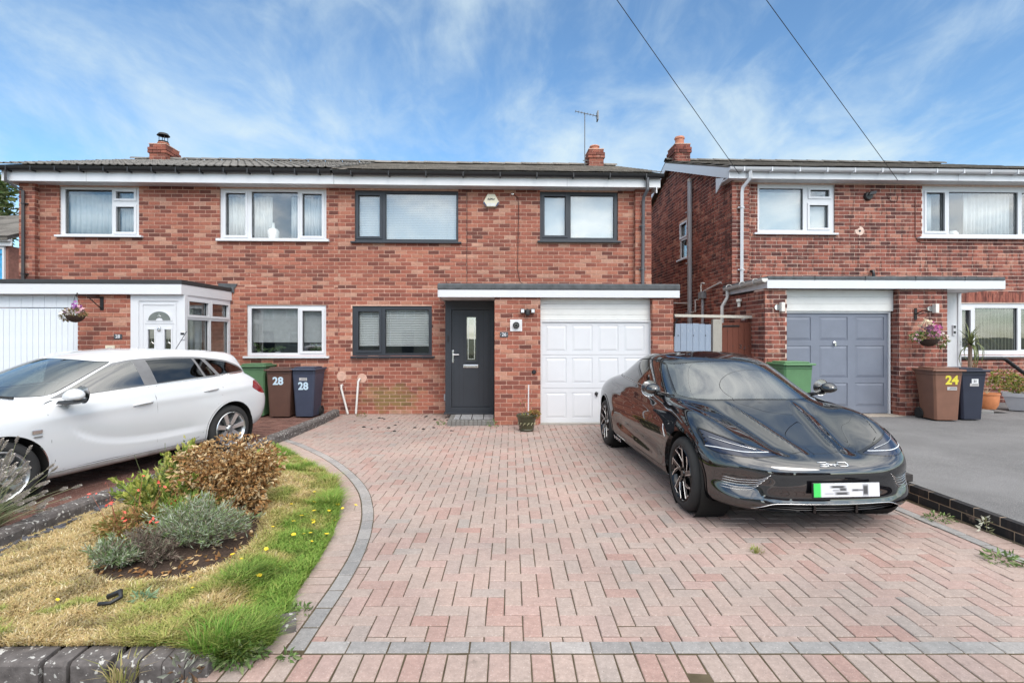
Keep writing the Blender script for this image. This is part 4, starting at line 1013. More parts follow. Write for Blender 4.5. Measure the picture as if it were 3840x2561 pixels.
EARTH = M('earth', (.085, .058, .042), 1.0, var=.5, scale=14, bmp=.8, bscale=40, space='World', spec=.1)
sheet('ground', [(-900, -900), (900, -900), (900, 900), (-900, 900)], -.14, M('distant_ground', (.10, .11, .06), 1.0, var=.3, scale=.05, space='World'))
sheet('road', [(-60, -8.0), (60, -8.0), (60, -.9), (-60, -.9)], -.115, ASPHALT)
sheet('verge_ground', [(-60, 2.30), (60, 2.30), (60, 30), (-60, 30)], -.035, EARTH)
sheet('pavement', [(-60, -.75), (60, -.75), (60, 2.245), (-60, 2.245)], -.008, ASPHALT)
def kerb_row(name, x0, x1, y0, y1, z0, z1, ln, mat, bev=.012):
    root = tag(bpy.data.objects.new(name, None), kind='structure'); COL.objects.link(root); me = None
    for i in range(int((x1 - x0) / ln)):
        if me is None: me = MBld().box(.003, ln - .003, y0, y1, z0, z1).build('kerb_stone', mat, root, bevel=bev, loc=(x0, 0, 0)).data
        else: link('kerb_stone', me, None, root, (x0 + i * ln, 0, 0))
    return root
PALEK = M('pale_concrete', (.46, .40, .36), .9, var=.12, scale=20, bmp=.2)
kerb_row('pavement_edging', -.05, 12, 2.25, 2.335, -.08, .004, .92, PALEK)
kerb_row('road_kerb', -10, 12, -.90, -.755, -.2, -.004, .92, PALEK)

# --- driveway of 26: herringbone block paving with a grey band and a soldier course
pv = tag(bpy.data.objects.new('driveway', None), kind='structure'); COL.objects.link(pv)
CURVE = [(-3.55, 8.15), (-3.40, 7.90), (-3.019, 7.522), (-2.367, 6.756), (-1.845, 5.993), (-1.476, 5.308), (-1.256, 4.703), (-1.138, 4.222), (-1.066, 3.753), (-1.038, 3.317), (-1.035, 2.972), (-1.034, 2.662)]
CURVE_END = [(-1.034, 2.50)]
def right_edge(y): return 3.53 + (4.565 - y) * .045
drv = [(p[0] - .32, p[1]) for p in CURVE] + [(-1.3, 2.35), (3.95, 2.35), (3.86, 9.4), (2.95, 9.42), (2.9, 10.9), (-3.6, 10.6), (-3.6, 8.4)]
o = sheet('paving_bed', drv, -.006, SAND); o.parent = pv; o['kind'] = 'structure'
inner_poly = CURVE + [(right_edge(2.662), 2.662), (right_edge(9.4), 9.4), (2.9, 9.45), (2.9, 9.6), (2.4, 10.6), (-3.45, 10.45)]
def inside(poly, x, y):
    c = False; n_ = len(poly); j = n_ - 1
    for i in range(n_):
        xi, yi = poly[i]; xj, yj = poly[j]
        if (yi > y) != (yj > y) and x < (xj - xi) * (y - yi) / (yj - yi) + xi: c = not c
        j = i
    return c
def block_verts(cx, cy, lx, ly, ang, z, h=.03, c=.004):
    a, b = lx / 2, ly / 2; co, si = math.cos(ang), math.sin(ang)
    pts = [(-a, -b, z - h), (a, -b, z - h), (a, b, z - h), (-a, b, z - h), (-a, -b, z - c), (a, -b, z - c), (a, b, z - c), (-a, b, z - c),
           (-a + c, -b + c, z), (a - c, -b + c, z), (a - c, b - c, z), (-a + c, b - c, z)]
    return [(cx + x * co - y * si, cy + x * si + y * co, q) for x, y, q in pts]
BF = [(8, 9, 10, 11), (4, 5, 9, 8), (5, 6, 10, 9), (6, 7, 11, 10), (7, 4, 8, 11), (0, 1, 5, 4), (1, 2, 6, 5), (2, 3, 7, 6), (3, 0, 4, 7)]
class Paving:
    def __init__(s, parent): s.parent = parent; s.b = []
    def add(s, cx, cy, lx, ly, ang, z, kind, t): s.b.append((cx, cy, lx, ly, ang, z, kind, t))
    def finish(s, limit=300, single_ok=lambda q: True):
        order = sorted(range(len(s.b)), key=lambda i: (s.b[i][0]**2 + s.b[i][1]**2) if single_ok(s.b[i]) else 1e9)
        near = set(order[:limit]); me = {}; rest = {}
        for i, (cx, cy, lx, ly, ang, z, kind, t) in enumerate(s.b):
            tilt = rng.normal(0, .004, 2); dz = float(rng.normal(0, .0012))
            if i in near:
                k = (round(lx, 3), round(ly, 3), kind)
                if k not in me:
                    q = MBld().add(block_verts(0, 0, lx, ly, 0, 0), BF); o = q.build('paver', MP[kind, 1], s.parent, fix=False); me[k] = o.data
                else: o = link('paver', me[k], None, s.parent)
                o.location = (cx, cy, z + dz); o.rotation_euler = (tilt[0], tilt[1], ang); o.color = (t, float(rng.random()), 0, 1)
            else:
                rest.setdefault(kind, MBld()).add(block_verts(cx, cy, lx, ly, ang, z + dz), BF, t)
        for kind, q in rest.items(): tag(q.build('paving', MP[kind, 0], s.parent, tones=True, fix=False), kind='stuff')
P26 = Paving(pv); G = .1035
offx, offy = -.035, .020
for i in range(-40, 42):
    for j in range(24, 104):
        x, y = i * G + offx, j * G + offy; k = (i - j) % 4
        if k == 0: cx, cy, lx, ly = x + G, y + G / 2, 2*G - .006, G - .006
        elif k == 3: cx, cy, lx, ly = x + G / 2, y + G, G - .006, 2*G - .006
        else: continue
        if any(inside(inner_poly, cx + a*(lx/2+.03), cy + b*(ly/2+.03)) for a in (-1, 0, 1) for b in (-1, 0, 1)):
            # blocks laid round the doorstep and the pillars stop at them
            P26.add(cx, cy, lx, ly, float(rng.normal(0, .006)), 0.0, 'red', float(rng.random()))
def along(poly, step, start=0.0):
    res = []; acc = -start
    for (x0, y0), (x1, y1) in zip(poly[:-1], poly[1:]):
        d = math.hypot(x1 - x0, y1 - y0); s_ = -acc if acc < 0 else (step - acc)
        s_ = (step - acc) if acc > 0 else -acc
        while s_ <= d:
            res.append((x0 + (x1-x0)*s_/d, y0 + (y1-y0)*s_/d, math.atan2(y1-y0, x1-x0))); s_ += step
        acc = d - (s_ - step)
    return res
def smooth_poly(p, n_=8):
    q = []
    for i in range(len(p) - 1):
        p0, p1, p2, p3 = p[max(i-1, 0)], p[i], p[i+1], p[min(i+2, len(p)-1)]
        for k in range(n_):
            t = k / n_
            q.append(tuple(.5*((2*p1[a]) + (-p0[a]+p2[a])*t + (2*p0[a]-5*p1[a]+4*p2[a]-p3[a])*t*t + (-p0[a]+3*p1[a]-3*p2[a]+p3[a])*t**3) for a in (0, 1)))
    q.append(p[-1]); return q
CS = smooth_poly(CURVE + CURVE_END)
BZ = .0075
# dark jointing under the border courses
bord = [];
for (x, y, a) in along(CS, .05): bord.append((x, y, a))
strip = [(x, y) for x, y, a in bord] + [(x + math.sin(a) * .315, y - math.cos(a) * .315) for x, y, a in reversed(bord)]
for (w0, w1, ln, kind) in ((.003, .103, .205, 'grey'), (.107, .311, .1045, 'red')):
    mid = [(x + math.sin(a) * (w0+w1)/2, y - math.cos(a) * (w0+w1)/2) for x, y, a in bord]
    for x, y, a in along(mid, ln, .05):
        t = float(rng.random())
        if y < 2.60 and kind == 'red': continue
        P26.add(x, y, ln - .006, w1 - w0 - .004, a, BZ, kind, .25 + .4*t if kind == 'red' else t)
for i in range(24): P26.add(-.93 + i * .2065, 2.607, .2005, .096, float(rng.normal(0, .01)), BZ, 'grey', float(rng.random()))
for xx in (-1.245,): P26.add(xx, 2.605, .20, .0985, 0, BZ, 'red', .5)
for i in range(52): P26.add(-1.40 + i * .1035, 2.447, .0975, .202, float(rng.normal(0, .008)), BZ - .001, 'red', float(rng.random()))
for i in range(34):
    y = 2.75 + i * .2065; P26.add(right_edge(y) + .052, y, .096, .2005, .045, BZ, 'grey', float(rng.random()))
for i in range(66):
    y = 2.72 + i * .1045; P26.add(right_edge(y) + .205, y, .20, .0985, .045, BZ - .001, 'red', float(rng.random()) * .35)
P26.finish(300, lambda q: not (1.35 < q[0] < 3.2 and q[1] > 4.2))
for nm, poly in (('border_bed', None),):
    m = MBld(); k = len(bord)
    m.v = [(x, y, .004) for x, y, a in bord] + [(x + math.sin(a)*.315, y - math.cos(a)*.315, .004) for x, y, a in bord]
    m.f = [(i, i+1, k+i+1, k+i) for i in range(k-1)]; m.t = [.5] * len(m.f)
    m.build(nm, SAND, pv, fix=False)['kind'] = 'structure'
o = sheet('border_bed', [(-1.46, 2.34), (3.96, 2.34), (3.96, 2.657), (-1.0, 2.657), (-1.36, 2.66)], .0035, SAND); o.parent = pv
o = sheet('border_bed', [(right_edge(2.66), 2.66), (right_edge(2.66) + .32, 2.66), (right_edge(9.4) + .32, 9.4), (right_edge(9.4), 9.4)], .0036, SAND); o.parent = pv

# --- low wall of dark bricks along the drive, holding up the tarmac of 24
ENG = [(0.0, (.020, .020, .022)), (.5, (.034, .034, .037)), (1.0, (.06, .056, .056))]
MENG = brick_mat('engineering_brick', ENG, True)
wl = thing('retaining_wall', 'low wall of two courses of black bricks between the block paving and the tarmac drive', 'low wall', (3.94, 2.5, 0), R(1.4))
WM = M('pale_brown_mortar', (.36, .27, .19), .95, var=.2, scale=20)
MBld().box(.004, .105, .0, 6.9, -.04, .148).build('mortar_core', WM, wl)
me = None
for c in range(2):
    for i in range(31):
        y = i * .226 + (.113 if c == 0 else 0)
        if y > 6.75: continue
        if me is None: o = MBld().box(0, .108, .005, .221, .004, .072).build('brick', MENG, wl, bevel=.003); me = o.data
        else: o = link('brick', me, None, wl)
        o.location = (0, y, c * .0775); o.color = (float(rng.random()) * .7, 0, 0, 1)
for i in range(19):
    o = link('brick', me, None, wl, (.0, 2.56 + i * .226, .1545)); o.color = (.9, 0, 0, 1)
tz = lambda x, y: .145 + (y - 2.4) * .0036
sheet('tarmac_drive', [(3.99, 2.30), (30, 2.30), (30, 12), (4.50, 12), (4.50, 9.3), (3.85, 9.25)], 0, TARMAC, zf=tz)
sheet('tarmac_drive', [(3.86, 9.252), (4.50, 9.302), (4.46, 11.5), (2.97, 11.5), (2.98, 9.4)], .02, TARMAC)
# patch of raised tarmac / step by the pots
o = sheet('path', [(8.0, 9.5), (9.3, 9.55), (9.35, 10.2), (8.0, 10.2)], .20, ASPHALT)
st = MBld().prism([(7.95, 9.45), (8.95, 9.48), (9.02, 9.55), (9.03, 10.3), (7.9, 10.3)], .15, .225, axis='z').build('low_step', speckle('worn_concrete', (.20, .195, .19), (.13, .13, .13), (.3, .29, .28)), None, bevel=.02)
st['kind'] = 'structure'

# --- drive of 28: brown blocks
d28 = tag(bpy.data.objects.new('neighbour_driveway', None), kind='structure'); COL.objects.link(d28)
Z28 = .012
KERB = [(-3.66, 2.50), (-3.74, 3.4), (-3.77, 4.1), (-3.765, 4.6), (-3.70, 5.2), (-3.58, 6.1), (-3.49, 7.1), (-3.44, 8.3), (-3.42, 9.5), (-3.46, 10.4)]
def kx(y):
    for (x0, y0), (x1, y1) in zip(KERB[:-1], KERB[1:]):
        if y <= y1: return x0 + (x1 - x0) * (y - y0) / (y1 - y0)
    return KERB[-1][0]
sheet('paving_bed', [(x - .06, y) for x, y in KERB] + [(-16, 10.6), (-16, 2.5)], Z28 - .006, SAND).parent = d28
P28 = Paving(d28)
for r in range(22):
    for i in range(76):
        y = 2.55 + i * .1045 + (.05 if r % 2 else 0); x = kx(y) - .15 - (r + .5) * .2065
        if y > 10.4: continue
        ang = math.atan2(kx(y + .1) - kx(y), .1)
        P28.add(x, y, .2005, .0985, -ang, Z28, 'brown', float(rng.random()))
P28.finish(300, lambda q: q[0] > -6.2)
def lichen(name, base):
    m, t, b = nodes_of(name)
    f = tnoise(t, 16, 4, .6, 'World'); f2 = tnoise(t, 30, 3, .5, 'World'); f3 = tnoise(t, 70, 3, .5, 'World')
    c = mixc(t, mr(t, f, .3, .7, 0, 1), tuple(x * .65 for x in base), tuple(x * 1.25 for x in base))
    c = mixc(t, mr(t, f2, .61, .65, 0, .85), c, (.52, .51, .48))
    c = mixc(t, mr(t, f3, .68, .72, 0, .7), c, (.48, .47, .44))
    t.links.new(c, b.inputs['Base Color']); b.inputs['Roughness'].default_value = .95; b.inputs['Specular IOR Level'].default_value = .15
    bump(t, b, f3, .7, .004); return m
LICHEN = lichen('lichen_concrete', (.125, .112, .108))
kb = tag(bpy.data.objects.new('drive_kerb', None), kind='structure'); COL.objects.link(kb)
KS = smooth_poly(KERB, 6); me = None
for x, y, a in along(KS, .107, .02):
    if me is None:
        q = MBld().prism([(-.065, -.06), (.065, -.06), (.065, .095), (.05, .120), (.025, .130), (-.065, .130)], -.0515, .0515, axis='y'); o = q.build('kerb_stone', LICHEN, kb, bevel=.004); me = o.data
    else: o = link('kerb_stone', me, None, kb)
    o.location = (x - .065, y, float(rng.normal(0, .002))); o.rotation_euler = (float(rng.normal(0, .01)), float(rng.normal(0, .01)), a - math.pi/2)
fk = tag(bpy.data.objects.new('front_kerb', None), kind='structure'); COL.objects.link(fk); me = None
for i in range(22):
    x = -1.475 - i * .1075
    if me is None:
        o = MBld().prism([(2.372, -.07), (2.372, .058), (2.384, .074), (2.47, .080), (2.50, .078), (2.50, -.07)], -.052, .052, axis='x').build('kerb_stone', LICHEN, fk, bevel=.004); me = o.data
    else: o = link('kerb_stone', me, None, fk)
    o.location = (x, 0.0, float(rng.normal(0, .002))); o.rotation_euler = (0, 0, float(rng.normal(0, .004)))
o = link('kerb_stone', me, None, fk); o.location = (-.72, -1.25, -.012); o.rotation_euler = (0, .0, R(28)); o.scale = (1.5, .95, .95)
o.location = (-.30, .65, -.015); o.rotation_euler = (0, 0, R(24))

# ================================================================ LAWN
LAWN = [(-3.44, 7.42), (-3.053, 7.02), (-2.407, 6.20), (-1.985, 5.72), (-1.70, 5.09), (-1.50, 4.476), (-1.40, 3.995), (-1.345, 3.538), (-1.325, 3.288), (-1.30, 3.02), (-1.25, 2.836), (-1.22, 2.635), (-1.28, 2.49), (-1.42, 2.44), (-1.45, 2.49),
        (-3.66, 2.49)] + [(x + .005, y) for x, y in KERB if y < 7.3 and y > 2.6] 
BED = smooth_poly([(-3.62, 5.4), (-3.30, 4.45), (-3.05, 3.90), (-2.90, 3.52), (-2.78, 3.37), (-2.58, 3.27), (-2.349, 3.25), (-2.159, 3.30), (-2.02, 3.43), (-1.945, 3.642), (-1.95, 3.911), (-2.05, 4.222), (-2.30, 4.825), (-2.75, 5.5), (-3.30, 6.0), (-3.58, 5.9), (-3.62, 5.4)], 4)
BED = [(x * .955, y * .955) for x, y in BED]
def poly_arr(p): return np.array(p)
def np_inside(poly, X, Y):
    p = np.array(poly); c = np.zeros(X.shape, bool); j = len(p) - 1
    for i in range(len(p)):
        xi, yi = p[i]; xj, yj = p[j]
        if yi != yj: c ^= ((yi > Y) != (yj > Y)) & (X < (xj - xi) * (Y - yi) / (yj - yi) + xi)
        j = i
    return c
def np_dist(poly, X, Y, closed=True):
    p = np.array(poly); d = np.full(X.shape, 1e9)
    for i in range(len(p) if closed else len(p) - 1):
        a, b = p[i], p[(i + 1) % len(p)]; ab = b - a; L2 = max(ab @ ab, 1e-12)
        t = np.clip(((X - a[0]) * ab[0] + (Y - a[1]) * ab[1]) / L2, 0, 1)
        d = np.minimum(d, np.hypot(X - a[0] - t * ab[0], Y - a[1] - t * ab[1]))
    return d
REDGE = LAWN[:13]
def vnoise(X, Y, s, seed=0):
    r = np.random.default_rng(seed); g = r.random((64, 64)); x = (X * s) % 64; y = (Y * s) % 64
    i, j = x.astype(int), y.astype(int); fx, fy = x - i, y - j; fx = fx*fx*(3-2*fx); fy = fy*fy*(3-2*fy); i2, j2 = (i+1) % 64, (j+1) % 64; i %= 64; j %= 64
    return (g[i, j]*(1-fx) + g[i2, j]*fx)*(1-fy) + (g[i, j2]*(1-fx) + g[i2, j2]*fx)*fy
def lawn_z(X, Y):
    d = np_dist(REDGE, X, Y, False); z = .006 + .075 * np.clip(d / .5, 0, 1) ** .8
    z = z * np.clip(.05 + np_dist(KERB, X, Y, False) / .75, 0, 1) ** .8 * 1.0 + .0; z = np.where(Y < 2.9, np.maximum(z, .075 * np.clip((2.9 - Y) / .3, 0, 1) * np.clip(np_dist(REDGE, X, Y, False) / .4, 0, 1)), z)
    db = np_dist(BED, X, Y); ib = np_inside(BED, X, Y)
    z = np.where(ib, z - .045 * np.clip(db / .06, 0, 1) + .06 * np.clip((db - .1) / .6, 0, 1) + .012 * (vnoise(X, Y, 22, 3) - .5) * np.clip(db / .1, 0, 1), z)
    return z + .008 * (vnoise(X, Y, 6, 1) - .5)
xs = np.arange(-3.86, -1.15, .03); ys = np.arange(2.42, 7.5, .03)
X, Y = np.meshgrid(xs, ys, indexing='ij'); Zg = lawn_z(X, Y); ins = np_inside(LAWN, X, Y); inb = np_inside(BED, X, Y)
def grid_sheet(name, mask, mat, kind):
    idx = -np.ones(X.shape, int); need = np.zeros(X.shape, bool)
    cell = mask[:-1, :-1] & mask[1:, :-1] & mask[:-1, 1:] & mask[1:, 1:]
    need[:-1, :-1] |= cell; need[1:, :-1] |= cell; need[:-1, 1:] |= cell; need[1:, 1:] |= cell
    idx[need] = np.arange(need.sum()); vs_ = np.stack([X[need], Y[need], Zg[need]], 1); ii, jj = np.nonzero(cell)
    fs = np.stack([idx[ii, jj], idx[ii+1, jj], idx[ii+1, jj+1], idx[ii, jj+1]], 1)
    me = bpy.data.meshes.new(name); me.from_pydata(vs_.tolist(), [], fs.tolist()); me.polygons.foreach_set('use_smooth', [True] * len(fs))
    return tag(link(name, me, mat), kind=kind)
SOILM = speckle('garden_soil', (.055, .036, .027), (.022, .015, .012), (.11, .085, .07), 60, 1.0, .3)
grid_sheet('flower_bed', np_inside(BED, X, Y) | (np_dist(BED, X, Y) < .05) & ins, SOILM, 'structure')
LAWNM = M('thatch', (.20, .145, .065), 1.0, var=.4, scale=30, space='World', spec=.05)
grid_sheet('lawn', ins & ~(inb & (np_dist(BED, X, Y) > .01)), LAWNM, 'structure')
def leaf_mat(name, rough=.65, trans=.25):
    """colour per blade or leaf from the attribute 'col'; a little light passes through"""
    m = bpy.data.materials.new(name); m.use_nodes = True; t = m.node_tree; b = t.nodes['Principled BSDF']
    a = t.nodes.new('ShaderNodeAttribute'); a.attribute_name = 'col'
    t.links.new(a.outputs['Color'], b.inputs['Base Color']); b.inputs['Roughness'].default_value = rough; b.inputs['Specular IOR Level'].default_value = .25
    tl = t.nodes.new('ShaderNodeBsdfTranslucent'); t.links.new(a.outputs['Color'], tl.inputs[0])
    mx = t.nodes.new('ShaderNodeMixShader'); mx.inputs[0].default_value = trans
    t.links.new(b.outputs[0], mx.inputs[1]); t.links.new(tl.outputs[0], mx.inputs[2]); t.links.new(mx.outputs[0], t.nodes['Material Output'].inputs[0])
    return m
LEAFM = leaf_mat('foliage')
GRASSM = leaf_mat('grass_blades', .6, .3)
def tri_cloud(name, V, F, C, mat, parent=None, loc=(0, 0, 0)):
    """V (n,3), F (m,k) faces, C (m,3) colour of each face"""
    me = bpy.data.meshes.new(name); k = F.shape[1]
    me.vertices.add(len(V)); me.vertices.foreach_set('co', V.astype(np.float32).ravel())
    me.loops.add(F.size); me.loops.foreach_set('vertex_index', F.astype(np.int32).ravel())
    me.polygons.add(len(F)); me.polygons.foreach_set('loop_start', np.arange(0, F.size, k, dtype=np.int32))
    me.update(calc_edges=True); me.validate()
    a = me.color_attributes.new('col', 'FLOAT_COLOR', 'CORNER'); cc = np.ones((F.size, 4), np.float32); cc[:, :3] = np.repeat(C, k, 0); a.data.foreach_set('color', cc.ravel())
    return link(name, me, mat, parent, loc)
NB = 170000
gx = rng.uniform(-3.8, -1.1, NB * 2); gy = 2.42 + (rng.random(NB * 2) ** 1.5) * 5.0
ok = np_inside(LAWN, gx, gy) & ~(np_inside(BED, gx, gy) & (np_dist(BED, gx, gy) > .03))
gx, gy = gx[ok][:NB], gy[ok][:NB]
# tufts straying over the paving edge
dR = np_dist(REDGE, gx, gy, False); dB = np_dist(BED, gx, gy)
gz = lawn_z(gx, gy)
nz = vnoise(gx, gy, 3.1, 5); nz2 = vnoise(gx, gy, 9, 6)
green = np.clip(1.15 - dR / .72 + (nz - .5) * 1.5 + (nz2 - .5) * .9, 0, 1)
green = np.maximum(green, np.clip((nz2 - .72) * 5, 0, .6) * (gy < 3.1))
green *= np.clip(.25 + dB / .22, 0, 1)
big = (vnoise(gx, gy, 2.3, 8) > .62) & (dR < .45)
h = (.016 + .018 * rng.random(len(gx))) * (1 + .5 * green) * np.where(big, 1.7, 1.0) * np.where(dR < .12, 1.3, 1) * (.6 + .8 * vnoise(gx, gy, 5.5, 12))
wd = .0022 + .0014 * rng.random(len(gx)); an = rng.uniform(0, 6.283, len(gx)); lean = rng.uniform(.2, 1.9, len(gx)) * h
ax, ay = np.cos(an), np.sin(an); la = rng.uniform(0, 6.283, len(gx))
lx, ly = np.cos(la) * lean, np.sin(la) * lean
px_, py_ = -np.sin(la) * wd, np.cos(la) * wd
V = np.stack([np.stack([gx - px_, gy - py_, gz], 1), np.stack([gx + px_, gy + py_, gz], 1), np.stack([gx + lx*.45 + px_*.8, gy + ly*.45 + py_*.8, gz + h*.7], 1),
              np.stack([gx + lx*.45 - px_*.8, gy + ly*.45 - py_*.8, gz + h*.7], 1), np.stack([gx + lx, gy + ly, gz + h*.95], 1)], 1).reshape(-1, 3)
bs = np.arange(len(gx))[:, None] * 5
F = np.concatenate([bs + np.array([[0, 1, 2]]), bs + np.array([[0, 2, 3]]), bs + np.array([[3, 2, 4]])], 1).reshape(-1, 3)
straw = np.array([.66, .52, .29]); strawd = np.array([.50, .35, .16]); mid = np.array([.40, .39, .12]); grn = np.array([.15, .29, .045]); grn2 = np.array([.26, .39, .075])
u = rng.random(len(gx))[:, None]; g_ = np.clip(green + rng.normal(0, .16, len(gx)), 0, 1)[:, None]
cs = straw * u + strawd * (1 - u); cg = grn * u + grn2 * (1 - u)
pale = (rng.random(len(gx)) < .12)[:, None]
cs = np.where(pale, np.array([[.80, .70, .48]]), cs)
bare = vnoise(gx, gy, 7.5, 14)[:, None] < .25; cs = np.where(bare, cs * .6, cs); cg = np.where(vnoise(gx, gy, 8.5, 15)[:, None] < .3, cg * .62, cg)
col = np.where(g_ < .5, cs * (1 - 2*g_) + mid * 2*g_, mid * (2 - 2*g_) + cg * (2*g_ - 1)) * (.82 + .36 * rng.random(len(gx)))[:, None]
tag(tri_cloud('grass', V, F, np.repeat(col, 3, 0), GRASSM), 'short patchy lawn grass, straw coloured by the kerb and green along the paving', 'grass', kind='stuff')
# ================================================================ CARS
def bspline_basis(t):
    return np.stack([(1-t)**3, 3*t**3-6*t**2+4, -3*t**3+3*t**2+3*t+1, t**3], -1) / 6
def bspline_along(P, n):
    """uniform cubic B-spline along axis 0 of P, which already carries its phantom end points"""
    m = P.shape[0] - 3; out = []
    for i in range(m):
        t = np.arange(n) / n
        out.append(np.einsum('tk,k...->t...', bspline_basis(t), P[i:i+4]))
    out.append(np.einsum('tk,k...->t...', bspline_basis(np.array([1.0])), P[m-1:m+3]))
    return np.concatenate(out, 0)
def car_surface(spec, nu=16, nv=12):
    """spec[k][c] = (x, y, z): rings k from the sill up to the roof centre, columns c from the nose centre round one side to the tail centre"""
    P = np.array(spec, float)                                   # K, C, 3
    mir = lambda q: q * np.array([-1, 1, 1])
    Pu = np.concatenate([mir(P[:, 1:2]), P, mir(P[:, -2:-1])], 1)   # mirrored phantoms: tangent across the centre line
    A = bspline_along(np.moveaxis(Pu, 1, 0), nu)                # U, K, 3
    A[0, :, 0] = 0; A[-1, :, 0] = 0
    first = 2 * A[:, 0:1] - A[:, 1:2]
    last = A[:, -2:-1] * np.array([-1, 1, 1])                   # roof centre line: mirror
    B = np.concatenate([first, A, last], 1)
    S = np.moveaxis(bspline_along(np.moveaxis(B, 1, 0), nv), 0, 1)   # U, V, 3
    return S
class Surf:
    """triangle soup with normals and parameters, cut along scalar fields"""
    def __init__(s, V, N, Q, T): s.V, s.N, s.Q, s.T = V, N, Q, T
    def cut(s, f):
        T = s.T; ft = f[T]; pos = ft > 0; c = pos.sum(1)
        ins = T[c == 3].tolist(); outs = T[c == 0].tolist()
        V, N, Q = list(s.V), list(s.N), list(s.Q); cache = {}
        def mid(i, j):
            k = (min(i, j), max(i, j))
            if k not in cache:
                t = f[i] / (f[i] - f[j]); cache[k] = len(V)
                V.append(s.V[i] + (s.V[j] - s.V[i]) * t); nn = s.N[i] + (s.N[j] - s.N[i]) * t; N.append(nn / (np.linalg.norm(nn) + 1e-12)); Q.append(s.Q[i] + (s.Q[j] - s.Q[i]) * t)
            return cache[k]
        for tri, p in zip(T[(c > 0) & (c < 3)], pos[(c > 0) & (c < 3)]):
            one = p.sum() == 1; k = int(np.nonzero(p == one)[0][0])
            a, b, d = tri[k], tri[(k+1) % 3], tri[(k+2) % 3]; ab, ad = mid(a, b), mid(a, d)
            lone, pair = (ins, outs) if one else (outs, ins)
            lone.append([a, ab, ad]); pair.append([ab, b, d]); pair.append([ab, d, ad])
        V, N, Q = np.array(V), np.array(N), np.array(Q)
        mk = lambda t: Surf(V, N, Q, np.array(t, int).reshape(-1, 3))
        return mk(ins).compact(), mk(outs).compact()
    def compact(s):
        if len(s.T) == 0: return Surf(np.zeros((0, 3)), np.zeros((0, 3)), np.zeros((0, 2)), np.zeros((0, 3), int))
        u, inv = np.unique(s.T, return_inverse=True)
        return Surf(s.V[u], s.N[u], s.Q[u], inv.reshape(-1, 3))
    def build(s, name, mat, parent, offset=0.0, solid=0.0):
        V = s.V + s.N * offset
        me = bpy.data.meshes.new(name); me.from_pydata(V.tolist(), [], s.T.tolist()); me.polygons.foreach_set('use_smooth', [True] * len(s.T))
        me.update(); me.normals_split_custom_set_from_vertices(s.N.tolist())
        return link(name, me, mat, parent)
def surf_from_grid(S, disp=None):
    half = S; full = np.concatenate([half[::-1] * np.array([-1, 1, 1]), half[1:]], 0)
    nu, nv = full.shape[:2]; U = np.abs(np.linspace(-1, 1, nu)) ; K = np.linspace(0, 1, nv)
    if disp is not None: full = disp(full)
    du = np.gradient(full, axis=0); dv = np.gradient(full, axis=1); N = np.cross(dv, du); N /= np.linalg.norm(N, axis=2, keepdims=True) + 1e-12
    # roof centre line normals
    N[:, -1] = N[:, -2]
    c = full.reshape(-1, 3).mean(0)
    if (N[:, nv // 2] * (full[:, nv // 2] - c)).sum() < 0: N = -N
    Q = np.stack(np.meshgrid(U, K, indexing='ij'), -1)
    idx = np.arange(nu * nv).reshape(nu, nv); a, b, d, e = idx[:-1, :-1].ravel(), idx[1:, :-1].ravel(), idx[1:, 1:].ravel(), idx[:-1, 1:].ravel()
    T = np.concatenate([np.stack([a, b, d], 1), np.stack([a, d, e], 1)])
    V = full.reshape(-1, 3); Nf = N.reshape(-1, 3)
    tn = np.cross(V[T[:, 1]] - V[T[:, 0]], V[T[:, 2]] - V[T[:, 0]]); fl = (tn * Nf[T[:, 0]]).sum(1) < 0; T[fl] = T[fl][:, ::-1]
    ar = np.linalg.norm(tn, axis=1); T = T[ar > 1e-12]
    return Surf(V, Nf, Q.reshape(-1, 2), T)
def poly_sdf(poly, X, Y):
    """positive inside"""
    d = np_dist(poly, X, Y); return np.where(np_inside(poly, X, Y), d, -d)
def smin(a, b, k=.03):
    h = np.clip(.5 + .5 * (b - a) / k, 0, 1); return b * (1 - h) + a * h - k * h * (1 - h)
def car_paint(name, col, flake=0.0, rough=.25, ior=1.55):
    m, t, b = nodes_of(name); b.inputs['Base Color'].default_value = (*col, 1); b.inputs['Roughness'].default_value = rough
    b.inputs['Coat Weight'].default_value = 1.0; b.inputs['Coat Roughness'].default_value = 0.008; b.inputs['Coat IOR'].default_value = ior
    b.inputs['Specular IOR Level'].default_value = .0; return m
BLACKPAINT = car_paint('black_car_paint', (.006, .006, .008), rough=.2, ior=2.05)
WHITEPAINT = car_paint('white_car_paint', (.62, .63, .65), rough=.35)
TYRE = M('tyre_rubber', (.022, .022, .022), .8, var=.15, bmp=.2, bscale=80)
GAP = M('panel_gap', (.004, .004, .004), .9, var=0)
GLOSSB = car_paint('gloss_black_trim', (.004, .004, .005), rough=.15)
ALLOY = M('silver_alloy', (.55, .56, .57), .28, metal=.85, var=.03)
MACH = M('machined_edge', (.72, .72, .72), .2, metal=.9, var=.02)
LAMPD = car_paint('lamp_lens_dark', (.012, .018, .04), rough=.05)
SEATM = M('dark_seat', (.03, .03, .032), .7, var=.2)
DISC = M('brake_disc', (.3, .3, .3), .4, metal=.8, var=.1)
